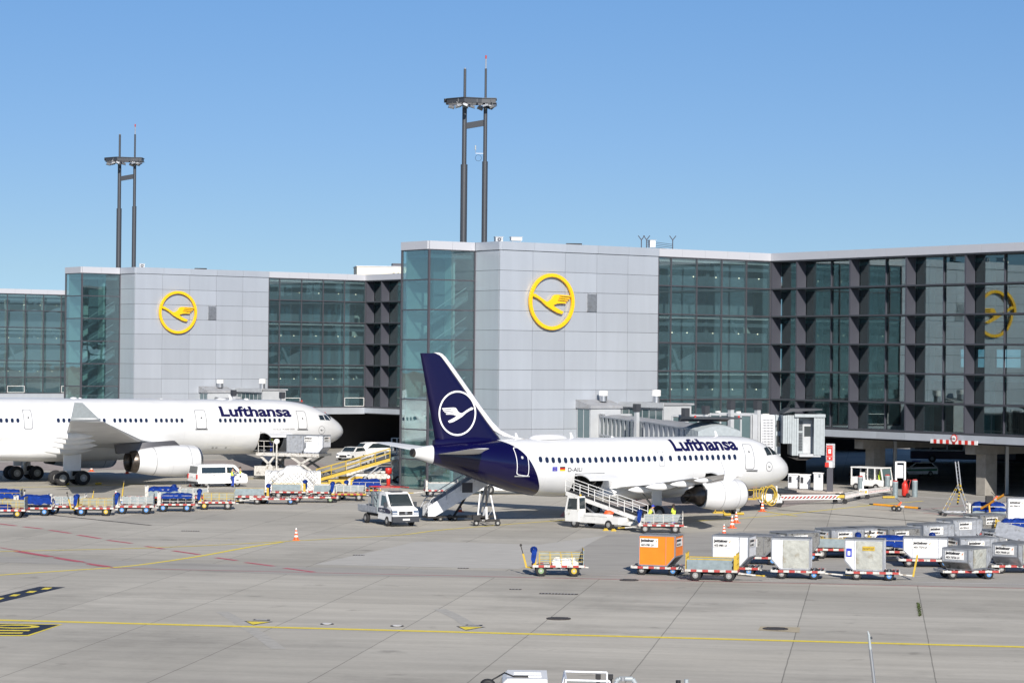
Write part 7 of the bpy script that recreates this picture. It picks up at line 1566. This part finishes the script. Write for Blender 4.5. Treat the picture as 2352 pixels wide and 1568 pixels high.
# tow bars
def towbar(p, q, label, z0=.55, z1=.5, col='orange_bar'):
    a = Vector(p); b = Vector(q); T = thing('tow_bar', label, 'tow bar', (0, 0, 0)); c = (a + b) / 2
    m = MB(); m.cyl(a, b, .09, col, n=10); m.cyl(a.lerp(b, -.02), a.lerp(b, -.1), .05, 'chassis', n=8); m.cyl(b, b.lerp(a, -.05), .07, 'chassis', n=8); m.cyl(a.lerp(b, .62), a.lerp(b, .7), .1, 'sticker', n=10); m.build('bar', T)
    m = MB(); d = (b - a).normalized(); e_ = a.lerp(b, .55); m.bar(e_ + Vector((0, 0, .05)), e_ + Vector((.25, 0, .35)), .12, .12, 'cone_orange'); m.bar(e_ + Vector((.2, 0, .3)), e_ + Vector((-.2, 0, .65)), .04, .04, 'chassis'); m.build('hand_pump', T)
    return T
mat('orange_bar', (.75, .32, .02), .45, var=.1, vscale=5)
a = G(2007, 1170); b_ = G(2109, 1177); T = towbar((a.x, a.y, .42), (b_.x, b_.y, .36), 'orange tow bar lying on two small wheels left of the ladder stand')
for p in (a.lerp(b_, .45), a.lerp(b_, .56)): p = p + Vector((0, -.2, 0)); m = MB(); m.cyl((p.x, p.y - .06, .22), (p.x, p.y + .06, .22), .22, 'rubber', n=14); m.cyl((p.x, p.y - .07, .22), (p.x, p.y + .07, .22), .08, 'hub_white', n=10); m.build('wheel', T)
a = AT(2254, 1167, 174); b_ = AT(2306, 1136, 172); T = towbar(a, b_, 'orange tow bar tilted upward over the blue tarpaulin cart')
m = MB(); q = a.lerp(b_, .35); m.box(q.x - .25, q.x + .25, q.y - .2, q.y + .2, q.z + .1, q.z + .55, 'black'); m.bar(q + Vector((0, 0, -.1)), (q.x + .1, q.y, .1), .1, .1, 'orange_bar'); m.bar((q.x - .3, q.y, .1), (q.x + 1.6, q.y, .15), .12, .12, 'chassis'); m.build('cradle', T)
# ladder stand
p = G(2195, 1184); T = thing('ladder_stand', 'grey wheeled ladder with yellow and black striped struts on the apron', 'ladder', p, R(8))
m = MB(); m.bar((-1.1, -.5, .3), (1.0, -.5, .3), .07, .07, 'aluminium'); m.bar((-1.1, .5, .3), (1.0, .5, .3), .07, .07, 'aluminium'); m.bar((-1.0, -.6, .3), (-1.0, .6, .3), .07, .07, 'aluminium'); m.bar((.9, -.6, .3), (.9, .6, .3), .07, .07, 'aluminium'); m.bar((-1.9, 0, .55), (-1.0, 0, .3), .04, .04, 'chassis'); m.build('base', T)
for nm, A, B in (('ladder', (1.0, 0, .2), (.25, 0, 2.3)), ('ladder', (.3, 0, 2.1), (0.05, 0, 4.1))):
    m = MB(); A = Vector(A); B = Vector(B)
    for s in (-.2, .2): m.bar(A + Vector((s * .9, s, 0)), B + Vector((s * .9, s, 0)), .05, .07, 'steel')
    n = int((B - A).length / .28)
    for i in range(n): q = A.lerp(B, (i + .5) / n); m.bar(q + Vector((-.18, -.2, 0)), q + Vector((.18, .2, 0)), .035, .035, 'steel')
    m.build(nm, T)
for A, B, w_ in (((-.9, -.5, .3), (.2, -.1, 2.4), .035), ((-.9, .5, .3), (.2, .1, 2.4), .035), ((-.0, -.4, .9), (.35, -.1, 2.3), .1), ((.9, -.5, .3), (.3, -.1, 2.4), .035)):
    m = MB(); A = Vector(A); B = Vector(B); n = 12
    for i in range(n): m.bar(A.lerp(B, i / n), A.lerp(B, (i + 1) / n), w_, w_, 'yellow_paint' if i % 2 else 'chassis' if w_ > .05 else 'aluminium')
    m.build('striped_strut' if w_ > .05 else 'strut', T)
for x in (-1, .9):
    for y in (-.55, .55): m = MB(); m.cyl((x, y - .04, .14), (x, y + .04, .14), .14, 'rubber', n=12); m.build('castor', T)
# jacks and yellow stands under the near aircraft
for x, y, l_ in ((1652, 1166, 'small yellow stand seen under the belly left of the engine'), (1723, 1135, 'yellow railed stand beside the nose wheel of the near aircraft'), (1745, 1133, 'second yellow railed stand right of the nose wheel')):
    p = G(x, y + 12); m = MB()
    for q in (-.3, .3): m.bar((q, 0, 0), (q, 0, 1.5), .07, .07, 'yellow_paint')
    for z in (.1, .8, 1.5): m.bar((-.4, 0, z), (.4, 0, z), .07, .07, 'yellow_paint')
    m.box(-.5, .5, -.3, .3, 0, .06, 'yellow_paint'); tag(m.build('yellow_stand', loc=p), l_, 'stand', 'yellow stands under the near aircraft')
# signs and railings far left
p = G(830, 1025); T = thing('road_sign', 'speed limit sign above a triangular warning sign under the far terminal', 'road sign', (p.x, p.y, 0)); m = MB(); m.cyl((0, 0, 0), (0, 0, 3.6), .05, 'aluminium', n=8); m.build('pole', T)
m = MB(); m.cyl((0, -.07, 3.45), (0, -.05, 3.45), .36, 'red_worn', n=24); m.cyl((0, -.09, 3.45), (0, -.07, 3.45), .27, 'curtain', n=24); put_text(m, '10', lambda u, v: (-.17 + u, -.1, 3.33 + v), 'text_black', size=.34, bold=.01); m.build('speed_disc', T)
m = MB(); m.prism([(-.45, 2.4), (.45, 2.4), (0, 3.1)], lambda u, v, t: (u, t, v), -.07, -.05, 'red_worn'); m.prism([(-.28, 2.5), (.28, 2.5), (0, 2.93)], lambda u, v, t: (u, t, v), -.09, -.07, 'curtain'); m.box(-.06, .06, -.1, -.092, 2.53, 2.78, 'text_black'); m.build('warning_triangle', T)
T = thing('service_stairs', 'grey service platform railing beside the glass corner of the near terminal', 'platform', (AT(911, 1025, 225).x, 225, 0)); m = MB()
for z in (2.6, 3.3, 4.0): m.bar((-.5, 0, z), (.55, 0, z), .07, .07, 'aluminium')
for x in (-.5, .0, .55):
    for y in (0, 1.2): m.bar((x, y, 0), (x, y, 4.0), .07, .07, 'aluminium')
m.box(-.6, .6, -.1, 1.3, 2.3, 2.45, 'fin_grey'); m.build('frame', T)
# ------------------------------------------------------------------ foreground
Y_ = 66; a = AT(1205, 1548, Y_); T = thing('service_truck', 'white truck roof with black mirror arm and pipework cut off at the bottom edge', 'truck', (a.x, Y_, 0), 0)
zr = a.z
m = MB(); m.loft([[(x, y, z) for x, y in ((-.5 - q, -.95), (.62, -.95), (.62, .95), (-.5 - q, .95))] for z, q in ((.5, .35), (zr - .75, .35), (zr - .12, .1), (zr, -.02))], 'white_paint', smooth=False); cb_ = m.build('cab', T, bevel=.06)
m = MB()
for i in range(3): m.box(-.3, .45, -.5 + i * .35, -.3 + i * .35, zr, zr + .03, 'white_paint')
m.build('roof_rib', cb_)
m = MB(); m.add([(-.86, -.8, zr - .72), (-.86, .8, zr - .72), (-.63, .75, zr - .18), (-.63, -.75, zr - .18)], [(0, 1, 2, 3)], 'vehicle_glass'); m.build('windscreen', cb_)
m = MB(); m.box(.75, 4.6, -1.0, 1.0, .6, 1.9, 'white_alu'); m.box(-.9, 4.6, -.6, .6, .5, .75, 'chassis'); m.build('equipment_body', T)
m = MB()
for y in (-.9, .9): m.tube([(.95, y, 1.9), (1.12, y, zr - .02), (2.3, y, zr - .04), (2.3, y, 1.9)], .03, 'white_alu', 8)
m.tube([(1.12, -.9, zr - .02), (1.12, .9, zr - .02)], .03, 'white_alu', 8); m.build('rack', T)
m = MB(); m.tube([(2.5, -.3, 1.9), (2.5, -.3, zr - .12), (2.58, -.3, zr - .05), (2.95, -.3, zr - .05), (3.03, -.3, zr - .18), (3.03, -.3, 1.9)], .065, 'cab_grey', 10); m.cyl((2.68, -.3, zr - .1), (2.68, -.3, zr + .0), .09, 'steel', n=14); m.build('pipe', T)
for x in (2.02, 2.36): m = MB(); m.cyl((x, 0, 1.9), (x, 0, zr - .06), .05, 'black', n=8); m.box(x - .07, x + .07, -.08, .08, zr - .1, zr + .02, 'black'); m.build('hose_fitting', T)
m = MB(); m.cyl((4.2, -.3, 1.9), (4.2, -.3, zr - .08), .07, 'black', n=10); m.cyl((4.43, -.2, 1.9), (4.43, -.2, zr - .06), .06, 'cab_grey', n=10); m.box(4.6, 5.6, -.9, .9, .6, 1.9, 'white_alu'); m.build('valve', T)
for x in (-.2, 3.9):
    for y in (-.95, .95): vwheel(T, x, y, .45, .3)
m = MB(); m.tube([(-.25, -.6, zr - .0), (-.55, -.9, zr + .16), (-.75, -1.2, zr + .08), (-.95, -1.3, zr - .02)], .022, 'black', 8)
m.loft([[(-1.0 + .21 * r_ * math.cos(t), -1.3 + yy, zr - .1 + .15 * r_ * math.sin(t)) for t in [6.283 * i / 16 for i in range(16)]] for yy, r_ in ((-.06, .5), (-.03, 1), (.03, 1), (.05, .6))], 'black'); m.box(-.3, .1, -.65, -.55, zr, zr + .05, 'black'); m.build('wing_mirror', T)
a = AT(1993, 1448, 40); b_ = AT(1999, 1490, 40); c = AT(2008, 1568, 40); T = thing('slender_pole', 'slender silver pole with pale curved tip rising from the bottom edge', 'pole', (c.x, 40, 0))
d = (c - b_); e_ = c + d * ((c.z) / (b_.z - c.z)) * 1.0
m = MB(); m.cyl((e_.x - c.x, 0, 0), (b_.x - c.x, 0, b_.z), .04, 'steel', r1=.028, n=12); m.build('shaft', T)
m = MB(); m.cyl((b_.x - c.x, 0, b_.z), (a.x + .02 - c.x, 0, a.z - .06), .026, 'cab_grey', r1=.02, n=12); m.cyl((a.x + .02 - c.x, 0, a.z - .06), (a.x - c.x, 0, a.z), .02, 'cab_grey', r1=.008, n=10); m.cyl((a.x + .05 - c.x, 0, a.z - .1), (a.x + .07 - c.x, 0, a.z - .13), .02, 'slate', n=6); m.build('tip', T)
